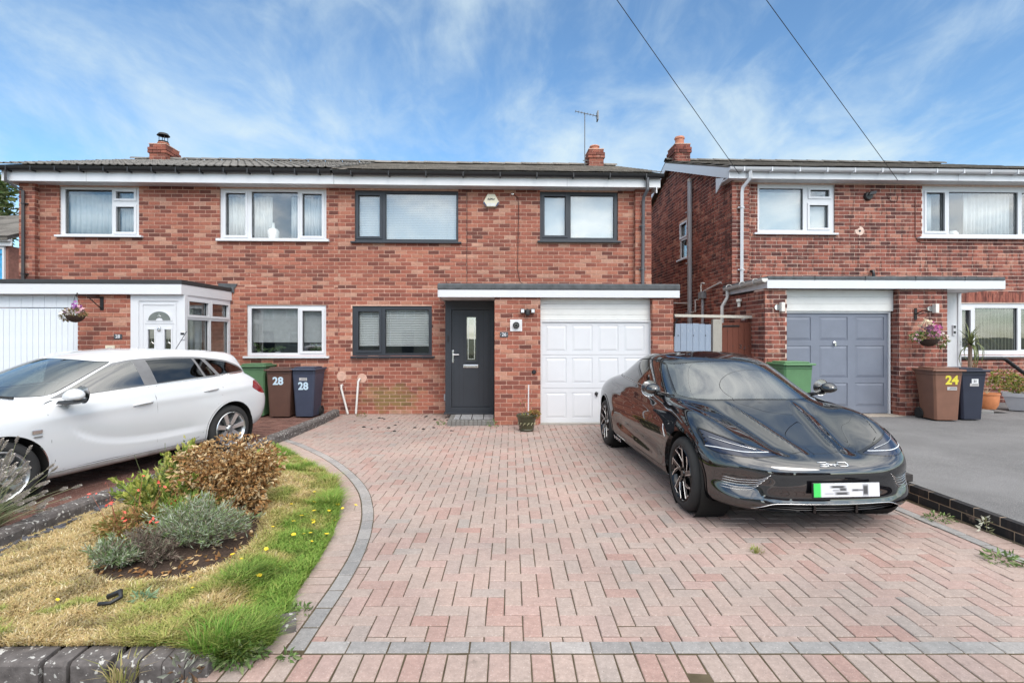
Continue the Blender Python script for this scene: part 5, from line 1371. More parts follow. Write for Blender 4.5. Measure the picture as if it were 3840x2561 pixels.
def wheel(car, x, y, r, side, style, rim_r, width=.22, steer=0.0):
    """side = -1: outer face towards -x"""
    w_ = bpy.data.objects.new('wheel', None); COL.objects.link(w_); w_.parent = car; w_.location = (x, y, r); w_.rotation_euler = (0, 0, steer + (0 if side > 0 else math.pi)); w_.empty_display_size = .1
    # local: outer face towards +x
    hw = width / 2
    MBld().lathe([(rim_r, -hw), (r - .03, -hw), (r - .006, -hw + .03), (r, -hw + .06), (r, hw - .06), (r - .006, hw - .03), (r - .03, hw - .003), (rim_r + .025, hw + .006), (rim_r + .006, hw - .002), (rim_r, hw - .02)], 56, axis='x').build('tyre', TYRE, w_, smooth=True)
    base = ALLOY if style == 'silver' else GLOSSB
    rim = MBld().lathe([(rim_r + .004, hw - .004), (rim_r - .004, hw + .003), (rim_r - .014, hw - .006), (rim_r - .03, hw - .05), (rim_r - .035, -hw), (.0, -hw)], 48, axis='x').build('rim', base, w_, smooth=True)
    MBld().lathe([(.0, hw - .10), (rim_r * .62, hw - .10), (rim_r * .62, hw - .115)], 32, axis='x').build('brake_disc', DISC, w_)
    def pol(rr, a): return (rr * math.cos(a), rr * math.sin(a))
    def bar(name, a0, r0, w0, a1, r1, w1, x0, x1, x2, mat, par=rim):
        p, q = Vector(pol(r0, a0)), Vector(pol(r1, a1)); d = (q - p).normalized(); nrm = Vector((-d.y, d.x))
        m = MBld(); pts = [p - nrm*w0, q - nrm*w1, q + nrm*w1, p + nrm*w0]
        m.add([(x0, *pts[0]), (x1, *pts[1]), (x1, *pts[2]), (x0, *pts[3])] + [(x0 - x2, *pts[0]), (x1 - x2, *pts[1]), (x1 - x2, *pts[2]), (x0 - x2, *pts[3])],
              [(0, 1, 2, 3), (7, 6, 5, 4), (0, 4, 5, 1), (1, 5, 6, 2), (2, 6, 7, 3), (3, 7, 4, 0)])
        return m.build(name, mat, par, bevel=.003)
    if style == 'silver':
        for k in range(7):
            a = 2 * math.pi * k / 7 + .2
            bar('spoke', a, .045, .026, a, rim_r - .012, .033, hw - .03, hw - .004, .05, base)
            MBld().lathe([(0, .0), (.009, 0), (.009, -.02)], 8, (hw - .022, *pol(.058, a + .45)), axis='x').build('wheel_bolt', IRON, rim) if k < 5 else None
        MBld().lathe([(0, hw - .008), (.03, hw - .01), (.05, hw - .022), (.066, hw - .06)], 24, axis='x').build('hub', base, rim, smooth=True)
        MBld().lathe([(0, hw - .004), (.026, hw - .006), (.028, hw - .012)], 20, axis='x').build('hub_cap', M('hub_cap_grey', (.2, .2, .21), .3, metal=.6), rim, smooth=True)
    else:
        for k in range(5):
            a = 2 * math.pi * k / 5 + .3; s5 = math.pi / 5
            bar('spoke', a - .10, .05, .024, a - .02, rim_r - .012, .020, hw - .02, hw - .004, .045, base)
            bar('spoke', a + .02, .10, .014, a + s5 * .92, rim_r - .012, .012, hw - .02, hw - .004, .04, base)
            # bright machined edges: kinked lines as on the photo
            bar('machined_edge', a - .34, .07, .0035, a - .10, rim_r - .014, .006, hw - .013, hw + .0005, .006, MACH)
            bar('machined_edge', a + .06, .11, .004, a + s5 * .62, rim_r * .70, .006, hw - .013, hw - .004, .006, MACH)
            bar('machined_edge', a + s5 * .62, rim_r * .70, .006, a + s5 * 1.02, rim_r - .014, .007, hw - .006, hw + .0005, .006, MACH)
            bar('machined_edge', a - .10, rim_r - .017, .004, a + .22, rim_r - .017, .004, hw - .002, hw - .002, .005, MACH)
            MBld().lathe([(0, .0), (.009, 0), (.009, -.02)], 8, (hw - .022, *pol(.05, a + .6)), axis='x').build('wheel_bolt', IRON, rim)
        MBld().lathe([(0, hw - .012), (.028, hw - .014), (.034, hw - .03), (.07, hw - .05)], 20, axis='x').build('hub', base, rim, smooth=True)
    return w_
def surf_point(S, cond, target, axes):
    """nearest surface sample (and normal) to a target in two axes"""
    V = S.V; k = np.nonzero(cond)[0]; d = sum((V[k][:, a] - target[i]) ** 2 for i, a in enumerate(axes)); near = k[np.argsort(d)[:9]]; j = near[0]
    # keep to one sheet of the surface, then fit a plane through the nearest samples
    near = near[(S.N[near] @ S.N[j]) > .6]; o = 3 - axes[0] - axes[1]; p = V[j].copy()
    if len(near) >= 4:
        A = np.stack([V[near][:, axes[0]] - target[0], V[near][:, axes[1]] - target[1], np.ones(len(near))], 1)
        c = np.linalg.lstsq(A, V[near][:, o], rcond=1e-3)[0]; lim = np.abs(V[near][:, o] - p[o]).max() + .01
        p[o] = np.clip(c[2], p[o] - lim, p[o] + lim)
    p[axes[0]], p[axes[1]] = target
    return Vector(p), Vector(S.N[j])
def strip_on(S, cond, pts, axes, r, name, mat, parent, lift=.002, n=10):
    """a thin bar following the surface through points given in two axes"""
    line = []
    for a, b in zip(pts[:-1], pts[1:]):
        for k in range(n): line.append(tuple(a[i] + (b[i] - a[i]) * k / n for i in (0, 1)))
    line.append(pts[-1]); P = []
    for q in line:
        p, nn = surf_point(S, cond, q, axes); p = p + nn * lift
        lst = [p.x, p.y, p.z]; lst[axes[0]] = q[0]; lst[axes[1]] = q[1]; P.append(Vector(lst) + nn * 0)
    for _ in range(3): P = [P[0]] + [(P[i-1] + P[i]*2 + P[i+1]) / 4 for i in range(1, len(P)-1)] + [P[-1]]
    return MBld().tube(P, r, 6).build(name, mat, parent, smooth='all')
# ---------------------------------------------------------------- the black saloon
def ring(*p): return list(p)
SEAL = [
 # underside
 ring((0,.30,.20),(.3,.31,.20),(.52,.34,.20),(.66,.45,.20),(.72,.85,.19),(.74,1.4,.19),(.74,2.3,.19),(.74,3.0,.19),(.72,3.67,.20),(.64,4.25,.24),(.5,4.4,.26),(.25,4.46,.27),(0,4.47,.27)),
 # sill / lower lip
 ring((0,.03,.195),(.34,.05,.195),(.62,.12,.195),(.84,.32,.20),(.91,.85,.185),(.90,1.4,.185),(.90,2.3,.185),(.90,3.0,.19),(.91,3.67,.21),(.82,4.35,.27),(.6,4.54,.31),(.3,4.60,.32),(0,4.61,.32)),
 # lower body
 ring((0,-.01,.28),(.35,.015,.28),(.66,.09,.28),(.89,.31,.29),(.945,.83,.31),(.915,1.4,.30),(.905,2.3,.30),(.915,3.0,.31),(.945,3.67,.36),(.87,4.36,.44),(.63,4.58,.47),(.3,4.65,.48),(0,4.66,.48)),
 # middle
 ring((0,.015,.42),(.36,.04,.42),(.68,.12,.43),(.905,.36,.45),(.955,.82,.50),(.93,1.4,.47),(.93,2.3,.46),(.94,3.0,.48),(.965,3.67,.55),(.88,4.37,.62),(.64,4.60,.64),(.3,4.66,.65),(0,4.67,.65)),
 # nose crease, door shoulder
 ring((0,.0,.545),(.36,.03,.548),(.68,.13,.56),(.90,.40,.61),(.95,.80,.68),(.935,1.4,.66),(.935,2.3,.65),(.945,3.0,.67),(.965,3.67,.73),(.875,4.34,.77),(.62,4.57,.78),(.3,4.64,.79),(0,4.65,.79)),
 # top of bumper, lamp line, fender side
 ring((0,.06,.600),(.35,.09,.605),(.66,.21,.645),(.86,.46,.735),(.905,.82,.83),(.91,1.4,.81),(.915,2.3,.80),(.92,3.0,.82),(.93,3.67,.87),(.83,4.27,.88),(.58,4.48,.89),(.28,4.55,.90),(0,4.56,.90)),
 # front of bonnet, fender crown, belt
 ring((0,.27,.650),(.33,.30,.655),(.60,.42,.715),(.77,.62,.845),(.80,.90,.925),(.875,1.42,.905),(.885,2.3,.91),(.885,3.0,.935),(.87,3.62,.975),(.75,4.12,.965),(.52,4.33,.965),(.25,4.40,.97),(0,4.41,.97)),
 # bonnet middle, fender inner
 ring((0,.72,.795),(.27,.72,.790),(.50,.74,.790),(.655,.84,.865),(.70,1.10,.930),(.83,1.46,.945),(.86,2.3,.965),(.855,3.0,.995),(.80,3.50,1.03),(.66,3.92,1.02),(.46,4.08,1.015),(.22,4.14,1.015),(0,4.15,1.015)),
 # base of windscreen and side glass
 ring((0,1.12,.925),(.25,1.13,.922),(.47,1.16,.915),(.63,1.22,.915),(.71,1.34,.935),(.80,1.60,.975),(.83,2.3,1.005),(.82,3.0,1.035),(.755,3.38,1.07),(.60,3.72,1.07),(.42,3.84,1.065),(.2,3.89,1.065),(0,3.9,1.065)),
 # middle of the glass
 ring((0,1.50,1.135),(.22,1.51,1.132),(.43,1.54,1.12),(.585,1.60,1.105),(.655,1.72,1.115),(.72,1.92,1.16),(.745,2.35,1.19),(.73,2.9,1.20),(.67,3.22,1.195),(.54,3.48,1.19),(.38,3.58,1.19),(.19,3.62,1.19),(0,3.63,1.19)),
 # top of windscreen, cant rail
 ring((0,1.86,1.325),(.21,1.87,1.320),(.41,1.90,1.305),(.545,1.96,1.285),(.60,2.06,1.285),(.63,2.18,1.315),(.635,2.42,1.345),(.625,2.75,1.345),(.58,3.02,1.33),(.48,3.25,1.30),(.34,3.33,1.30),(.17,3.37,1.30),(0,3.38,1.30)),
 # roof
 ring((0,2.10,1.385),(.20,2.11,1.382),(.38,2.13,1.37),(.47,2.18,1.36),(.50,2.24,1.36),(.51,2.32,1.375),(.51,2.46,1.390),(.50,2.7,1.388),(.47,2.88,1.375),(.40,3.05,1.355),(.29,3.11,1.355),(.15,3.14,1.355),(0,3.14,1.355)),
 # roof crown, towards the centre line
 ring((0,2.35,1.41),(.10,2.35,1.41),(.18,2.36,1.408),(.22,2.38,1.405),(.23,2.41,1.405),(.235,2.45,1.407),(.235,2.52,1.41),(.235,2.6,1.41),(.22,2.7,1.405),(.19,2.8,1.40),(.14,2.85,1.40),(.07,2.88,1.40),(0,2.88,1.40)),
 ring(*[(0, y, 1.415) for y in (2.40,2.40,2.41,2.42,2.44,2.47,2.52,2.58,2.66,2.74,2.79,2.82,2.83)]),
]
def seal_disp(F):
    F = F.copy(); x, y, z = np.abs(F[..., 0]), F[..., 1].copy(), F[..., 2]
    # two raised spines running down the bonnet and spreading towards the glass
    top = np.clip((1.18 - y) / .25, 0, 1) * np.clip((y - .10) / .25, 0, 1) * np.clip((z - .58) / .06, 0, 1)
    xr = .13 + .20 * np.clip((y - .10) / 1.0, 0, 1.2)
    d = x - xr
    F[..., 2] += top * (.026 * np.exp(-(np.abs(d) / .026) ** 1.2) - .022 * np.exp(-((d - .13) / .075) ** 2) - .006 * (d < 0) * (1 - np.exp(-(d / .05) ** 2)))
    F[..., 2] += .026 * np.exp(-((x - .64) / .14) ** 2) * np.exp(-((y - .66) / .36) ** 2) * (z > .62)
    # hollow low on the doors, with a rising line behind the front wheel
    dr = np.clip((y - 1.15) / .5, 0, 1) * np.clip((3.25 - y) / .4, 0, 1) * (x > .7)
    zc = .36 + .055 * (y - 1.2)
    F[..., 0] -= np.sign(F[..., 0]) * dr * .028 * np.exp(-((z - zc) / .085) ** 2)
    F[..., 0] += np.sign(F[..., 0]) * dr * .010 * np.exp(-((z - .80 - .03*(y-1.2)) / .045) ** 2)
    # hollow in the front corners of the bumper
    fc = np.exp(-((x - .70) / .16) ** 2) * np.exp(-((z - .41) / .085) ** 2) * (y < .6)
    F[..., 1] += .055 * fc
    # sunk central channel round the number plate, lower lip pushed out
    F[..., 1] += .018 * np.exp(-((z - .33) / .05) ** 2) * (y < .35) * np.clip((.62 - x) / .15, 0, 1)
    return F
def round_poly(p, n=5, r=.25):
    q = []
    k = len(p)
    for i in range(k):
        a, b, c = np.array(p[i-1]), np.array(p[i]), np.array(p[(i+1) % k])
        s_, e_ = b + (a-b)*r, b + (c-b)*r
        for t in np.linspace(0, 1, n): q.append(tuple((1-t)**2*s_ + 2*t*(1-t)*b + t*t*e_))
    return q
car = thing('saloon_car', 'glossy black saloon car parked on the block paving in front of the white garage door', 'car', (2.535, 3.955, 0), R(3.2))
S = surf_from_grid(car_surface(SEAL, 18, 14), seal_disp)
FULL = S
def cutoff(S, fn): return S.cut(fn(S))
ax_ = lambda S: np.abs(S.V[:, 0])
AX = (.80, 3.67); WR = .335; ARCH = .385
def arch_f(S):
    d = np.minimum(np.hypot(S.V[:, 1] - AX[0], S.V[:, 2] - WR), np.hypot(S.V[:, 1] - AX[1], S.V[:, 2] - WR - .01))
    return np.where(ax_(S) > .55, ARCH - d, -1)
gone, S = cutoff(S, arch_f)
# arch lips and dark liners
lip, S = cutoff(S, lambda S: np.where(ax_(S) > .55, ARCH + .022 - np.minimum(np.hypot(S.V[:, 1] - AX[0], S.V[:, 2] - WR), np.hypot(S.V[:, 1] - AX[1], S.V[:, 2] - WR - .01)), -1))
[lip.cut(q * lip.V[:, 0])[0].cut(w_ * (2.2 - lip.cut(q * lip.V[:, 0])[0].V[:, 1]))[0].build('arch_lip', GLOSSB, car, .006) for q in (-1, 1) for w_ in (-1, 1)]
for sx in (-1, 1):
    for ya in AX:
        m = MBld().lathe([(ARCH + .002, 0), (ARCH + .002, -.27), (.1, -.27)], 40, (0, 0, 0), axis='x')
        m.v = [(sx * (.90 + vx), ya + vy, WR + vz) for vx, vy, vz in m.v]
        m.build('arch_liner', GAP, car)
# glass
U = lambda S: S.Q[:, 0] * 12; K_ = lambda S: S.Q[:, 1] * 13
CB = 1.0
ws, S = cutoff(S, lambda S: smin(smin((K_(S) - 8.10) * .25, (10.12 - K_(S)) * .22, .05), (4.22 - U(S)) * .14, .08))
DLO = round_poly([(1.38, .955), (1.68, 1.12), (1.98, 1.265), (2.28, 1.318), (2.70, 1.315), (3.04, 1.275), (3.36, 1.175), (3.64, 1.080), (3.45, 1.05), (2.9, 1.035), (2.3, 1.005)], 4, .3)
sg, S = cutoff(S, lambda S: np.where((U(S) > 4.30) & (U(S) < 9.2), poly_sdf(DLO, S.V[:, 1], S.V[:, 2]), -1))
rg, S = cutoff(S, lambda S: smin((K_(S) - 8.2) * .25, smin((10.0 - K_(S)) * .22, (U(S) - 9.1) * .14, .05), .05))
wsf, ws = ws.cut(.022 - np.minimum(np.minimum((K_(ws) - 8.10) * .30, (10.12 - K_(ws)) * .26), (4.22 - U(ws)) * .16))
wso = ws.build('windscreen', SCREEN, car); wsf.build('windscreen_border', GLOSSB, wso)
rg.build('rear_screen', DARKGLASS, car)
# side windows split by the pillars
for sx, nm in ((-1, 'l'), (1, 'r')):
    h, _ = sg.cut(sx * sg.V[:, 0])
    edge, h = h.cut(.012 - poly_sdf(DLO, h.V[:, 1], h.V[:, 2]))
    edge.build('window_trim', GAP, car)
    strip_on(FULL, (FULL.V[:, 0] * sx > .45), [(1.56, .985), (1.9, .995), (2.3, 1.012), (2.9, 1.040), (3.45, 1.058)], (1, 2), .0035, 'waist_strip', MACH, car, .001)
    p, h = h.cut(.030 - np.abs(h.V[:, 1] - 2.37 - (h.V[:, 2] - 1.0) * .10))
    p.build('door_pillar', GLOSSB, car)
    p, h = h.cut(.014 - np.abs(h.V[:, 1] - 3.16 - (h.V[:, 2] - 1.0) * .12))
    p.build('quarter_pillar', GLOSSB, car)
    fr_, re_ = h.cut(2.37 + (h.V[:, 2] - 1.0) * .10 - h.V[:, 1])
    fr_.build('side_window', SIDEG, car); re_.build('side_window', DARKGLASS, car)
# lower intake
INT = round_poly([(-.60, .232), (-.47, .282), (.47, .282), (.60, .232), (.50, .216), (-.50, .216)], 3, .15)
it, S = cutoff(S, lambda S: np.where(S.V[:, 1] < .45, poly_sdf(INT, S.V[:, 0], S.V[:, 2]), -1))
V2 = it.V.copy(); it.V = V2 + np.array([0, .09, 0]); ito = it.build('lower_intake', GAP, car)
for z in (.236, .252, .268):
    MBld().tube([(-.54, .13, z), (-.3, .055, z), (0, .035, z), (.3, .055, z), (.54, .13, z)], .0035, 5).build('intake_slat', GREYP if False else BLACKP, ito)
for x in (-.17, .17):
    MBld().box(x - .010, x + .010, .028, .09, .213, .284).build('intake_fin', GLOSSB, ito, bevel=.004)
strip_on(FULL, (FULL.V[:, 1] < .5), [(-.80, .21), (-.5, .205), (0, .203), (.5, .205), (.80, .21)], (0, 2), .006, 'splitter_edge', GLOSSB, ito, .006, 8)
strip_on(FULL, (FULL.V[:, 1] < .5), [(-.62, .228), (-.47, .286), (0, .288), (.47, .286), (.62, .228)], (0, 2), .0035, 'intake_line', MACH, ito, .002, 8)
# headlamps
LAMP = round_poly([(.30, .630), (.52, .685), (.70, .745), (.845, .795), (.868, .755), (.862, .655), (.80, .625), (.60, .612)], 4, .22)
lm, S = cutoff(S, lambda S: np.where(S.V[:, 1] < .8, poly_sdf(LAMP, ax_(S), S.V[:, 2]), -1))
for sx in (-1, 1):
    h, _ = lm.cut(sx * lm.V[:, 0])
    rimm, h = h.cut(.008 - poly_sdf(LAMP, np.abs(h.V[:, 0]), h.V[:, 2]))
    hl = h.build('headlight', LAMPD, car, -.004); rimm.build('lamp_rim', GLOSSB, hl)
    cond = (FULL.V[:, 1] < .8) & (FULL.V[:, 0] * sx > .1) & (FULL.V[:, 2] > .45)
    q = lambda pts: [(sx * a, b) for a, b in pts]
    WL = M('lamp_white_bar', (.72, .76, .80), .1)
    strip_on(FULL, cond, q([(.855, .665), (.80, .668), (.62, .652), (.42, .648)]), (0, 2), .0045, 'light_bar', WL, hl, .001)
    strip_on(FULL, cond, q([(.846, .770), (.852, .70), (.856, .672)]), (0, 2), .005, 'light_bar', GAP, hl, .001)
    for zz in (.69, .715, .74): strip_on(FULL, cond, q([(.835, zz + .012), (.851, zz)]), (0, 2), .005, 'lamp_fin', GLOSSB, hl, .003, 3)
    strip_on(FULL, cond, q([(.82, .735), (.68, .70), (.50, .662)]), (0, 2), .003, 'lamp_line', MACH, hl, .001)
    # rippled light bars in the hollow of the bumper corner
    vb = MBld().tube([(sx*.52, .35, .40), (sx*.6, .38, .40)], .004).build('corner_light', BLACKP, car)
    for k in range(6):
        f_ = k / 5
        strip_on(FULL, (FULL.V[:, 1] < .75) & (FULL.V[:, 0] * sx > .3), q([(.80 - .02*f_, .370 + .020*k), (.70 - .01*f_, .360 + .020*k), (.62 - .015*k, .372 + .021*k), (.54 - .020*k + .03, .410 + .023*k)]), (0, 2), .0022, 'ripple_bar', MACH if k < 5 else GLOSSB, vb, .002, 6)
# bonnet and doors, each cut out with a dark gap round it
BON = [(-.66, 1.20), (-.70, .98), (-.735, .70), (-.66, .44), (-.50, .30), (-.30, .235), (0, .215), (.30, .235), (.50, .30), (.66, .44), (.735, .70), (.70, .98), (.66, 1.20), (0, 1.12)]
def bon_f(S): return np.where((S.V[:, 2] > .55) & (S.V[:, 1] < 1.25) & (K_(S) < 8.15), poly_sdf(BON, S.V[:, 0], S.V[:, 1]), -1)
gp, S2 = cutoff(S, lambda S: np.where((S.V[:, 2] > .55) & (S.V[:, 1] < 1.25) & (K_(S) < 8.12), .0042 - np.abs(poly_sdf(BON, S.V[:, 0], S.V[:, 1])), -1)); gp.build('panel_gap', GAP, car)
bn, S = cutoff(S2, bon_f); bn.build('bonnet', BLACKPAINT, car)
FD = round_poly([(1.30, .27), (1.24, .60), (1.36, .90), (1.45, .975), (2.375, 1.02), (2.375, .60), (2.36, .27)], 4, .12)
RD = round_poly([(2.375, .27), (2.375, 1.02), (3.52, 1.09), (3.62, .98), (3.42, .72), (3.22, .45), (3.10, .27)], 4, .14)
HND = []
for nm, pol_ in (('front', FD), ('rear', RD)):
    f = lambda S: np.where(ax_(S) > .6, poly_sdf(pol_, S.V[:, 1], S.V[:, 2]), -1)
    gp, S = cutoff(S, lambda S: np.where(ax_(S) > .6, .0036 - np.abs(poly_sdf(pol_, S.V[:, 1], S.V[:, 2])), -1)); gp.build('panel_gap', GAP, car)
    dd, S = cutoff(S, f)
    hy = 2.12 if nm == 'front' else 3.14
    hp_ = round_poly([(hy, .775), (hy + .19, .785), (hy + .19, .815), (hy, .805)], 4, .4)
    for sx in (-1, 1):
        h, _ = dd.cut(sx * dd.V[:, 0])
        gp2, h = h.cut(.003 - np.abs(poly_sdf(hp_, h.V[:, 1], h.V[:, 2])))
        hh, h = h.cut(poly_sdf(hp_, h.V[:, 1], h.V[:, 2]))
        do = h.build('door', BLACKPAINT, car); hh.build('handle', BLACKPAINT, do, .002); gp2.build('handle_gap', GAP, do)
sill, S = cutoff(S, lambda S: np.where((ax_(S) > .7) & (S.V[:, 1] > 1.15) & (S.V[:, 1] < 3.35), .225 - S.V[:, 2], -1)); [sill.cut(q * sill.V[:, 0])[0].build('sill', GLOSSB, car) for q in (-1, 1)]
S.build('body', BLACKPAINT, car)
# bright sill ornament ahead of the rear wheel
for sx in (-1, 1):
    for k in range(4): MBld().prism([(2.86 + k*.09, .20), (2.90 + k*.09, .235), (2.935 + k*.09, .235), (2.895 + k*.09, .20)], sx*.914, sx*.922, axis='x').build('sill_ornament', MACH, car)
    strip_on(FULL, (FULL.V[:, 0] * sx > .5), [(1.18, .60), (1.24, .66), (1.26, .715)], (1, 2), .004, 'fender_ornament', MACH, car, .003)
    MBld().lathe([(0, .004), (.010, .003), (.011, 0)], 10, (sx*.925, 1.12, .735), axis='x').build('side_camera', MACH, car)
# door mirrors
for sx in (-1, 1):
    mr_ = MBld()
    for i in range(9):
        f_ = i / 8; rr = math.sin(math.pi * (.12 + .80 * f_)) ; yy = 1.50 + .02 - .13 * (1 - f_)
        for j in range(14):
            a = 2 * math.pi * j / 14
            mr_.v.append((sx * (0.955 + .088 * rr * math.cos(a) * (1 if math.cos(a) > 0 else .9)), yy + .07 * f_ , 1.035 + .065 * rr * math.sin(a) * (1 if math.sin(a) > 0 else .75)))
    for i in range(8):
        for j in range(14): mr_.f.append((i*14+j, i*14+(j+1) % 14, (i+1)*14+(j+1) % 14, (i+1)*14+j)); mr_.t.append(.5)
    mr_.f.append(tuple(range(14))); mr_.t.append(.5); mr_.f.append(tuple(range(112, 126))); mr_.t.append(.5)
    mo = mr_.build('door_mirror', BLACKPAINT, car, smooth='all')
    MBld().tube([(sx*.80, 1.60, .955), (sx*.86, 1.55, .975), (sx*.93, 1.50, .995)], [.022, .018, .02], 8).build('mirror_arm', GLOSSB, mo, smooth='all')
    MBld().lathe([(0, .0), (.085, .0), (.09, -.004)], 20, (sx*0.955, 1.602, 1.035), axis='y').build('mirror_glass', CHROME, mo)
# wheels
for sx in (-1, 1):
    wheel(car, sx * .815, AX[0], WR, sx, 'black', .245, .225, R(-1) if True else 0); wheel(car, sx * .825, AX[1], WR, sx, 'black', .245, .225)
# number plate (characters blurred out in the photo) and emblem letters
npl = MBld().box(-.27, .27, -.035, -.018, .345, .470).build('number_plate', BLACKP, car, bevel=.008)
npl.location = (.05, -.005, -.005); npl.rotation_euler = (R(-3), 0, 0)
def plate_mat():
    m, t, b = nodes_of('plate_white'); c = t.nodes.new('ShaderNodeTexCoord'); s_ = t.nodes.new('ShaderNodeSeparateXYZ'); t.links.new(c.outputs['Object'], s_.inputs[0])
    # soft grey smudges where the characters are pixelled out
    def blob(cx_, cz_, wx, wz, k):
        q = []
        for ax__, cc, ww in ((0, cx_, wx), (2, cz_, wz)):
            a = t.nodes.new('ShaderNodeMath'); a.operation = 'SUBTRACT'; t.links.new(s_.outputs[ax__], a.inputs[0]); a.inputs[1].default_value = cc
            ab = t.nodes.new('ShaderNodeMath'); ab.operation = 'ABSOLUTE'; t.links.new(a.outputs[0], ab.inputs[0])
            q.append(mr(t, ab.outputs[0], ww * .55, ww * 1.35, k, 0, True))
        mm = t.nodes.new('ShaderNodeMath'); mm.operation = 'MINIMUM'; t.links.new(q[0], mm.inputs[0]); t.links.new(q[1], mm.inputs[1]); return mm.outputs[0]
    tot = None
    for bb in ((-.07, .438, .060, .010, .93), (-.03, .418, .03, .012, .9), (-.085, .412, .03, .008, .5), (-.04, .388, .055, .012, .9), (-.14, .386, .04, .008, .35), (.07, .412, .03, .009, .85), (.15, .412, .022, .042, .92), (.115, .412, .03, .008, .75)):
        o_ = blob(*bb)
        if tot is None: tot = o_
        else:
            mm = t.nodes.new('ShaderNodeMath'); mm.operation = 'MAXIMUM'; t.links.new(tot, mm.inputs[0]); t.links.new(o_, mm.inputs[1]); tot = mm.outputs[0]
    g = mr(t, s_.outputs[0], -.214, -.196, 1, 0, True)
    c1 = mixc(t, g, (.72, .73, .77), (.07, .62, .13)); t.links.new(mixc(t, tot, c1, (.02, .02, .022)), b.inputs['Base Color']); b.inputs['Roughness'].default_value = .3
    return m
MBld().box(-.262, .262, -.0395, -.0352, .362, .466).build('plate_face', plate_mat(), npl)
em = bpy.data.objects.new('emblem', None); COL.objects.link(em); em.parent = car; em.empty_display_size = .05
def stroke_letters(strokes, w, h, x0, parent):
    cond = (FULL.V[:, 1] < .5)
    for st_ in strokes:
        P = []
        for (px, pz) in st_:
            X_, Z_ = x0 + px * w, .572 + pz * h * .62
            p, nn = surf_point(FULL, cond, (X_, Z_), (0, 2)); P.append((X_, p.y + nn.y * .003, Z_ + nn.z * .003))
        MBld().tube(P, .0048, 6).build('emblem_letter', CHROME, parent, smooth='all')
wL, hL = .072, .036
stroke_letters([[(0, 1), (.9, 1), (1, .75), (.9, .5), (.15, .5)], [(.9, .5), (1, .25), (.9, 0), (0, 0)]], wL, hL, -.115, em)
stroke_letters([[(0, 1), (0, .6), (.1, .45), (1, .45)], [(1, 1), (1, .45), (.55, .45), (.55, 0)]], wL, hL, -.035, em)
stroke_letters([[(0, 1), (.85, 1), (1, .7), (1, .3), (.85, 0), (0, 0)]], wL, hL, .045, em)
# cabin
cb = MBld().box(-.66, .66, 1.35, 3.4, .5, .55).build('cabin_floor', SEATM, car)
MBld().prism([(1.18, .60), (1.25, .92), (1.55, .93), (1.7, .80), (1.7, .5), (1.2, .5)], -.68, .68, axis='x').build('dashboard', M('dash', (.05, .05, .052), .7), car, bevel=.02)
for x in (-.36, .36):
    st_ = MBld().prism([(1.95, .62), (2.45, .58), (2.75, 1.10), (2.68, 1.13), (2.45, .95), (2.30, .70), (1.95, .70)], x - .24, x + .24, axis='x').build('seat', SEATM, car, bevel=.03)
    MBld().prism([(2.66, 1.12), (2.76, 1.12), (2.79, 1.27), (2.71, 1.27)], x - .12, x + .12, axis='x').build('head_rest', SEATM, st_, bevel=.025)
MBld().prism([(2.95, .58), (3.35, .58), (3.5, 1.05), (3.4, 1.05)], -.62, .62, axis='x').build('rear_seat', SEATM, car, bevel=.03)
sw = MBld(); sw.lathe([(.17, -.012), (.185, 0), (.17, .012), (.155, 0), (.17, -.012)], 28, axis='y'); swo = sw.build('steering_wheel', SEATM, car, smooth='all'); swo.location = (-.36, 1.80, .93); swo.rotation_euler = (R(-22), 0, 0)
MBld().box(-.10, .10, 1.93, 1.95, 1.20, 1.255).build('rear_view_mirror', BLACKP, car, bevel=.008)
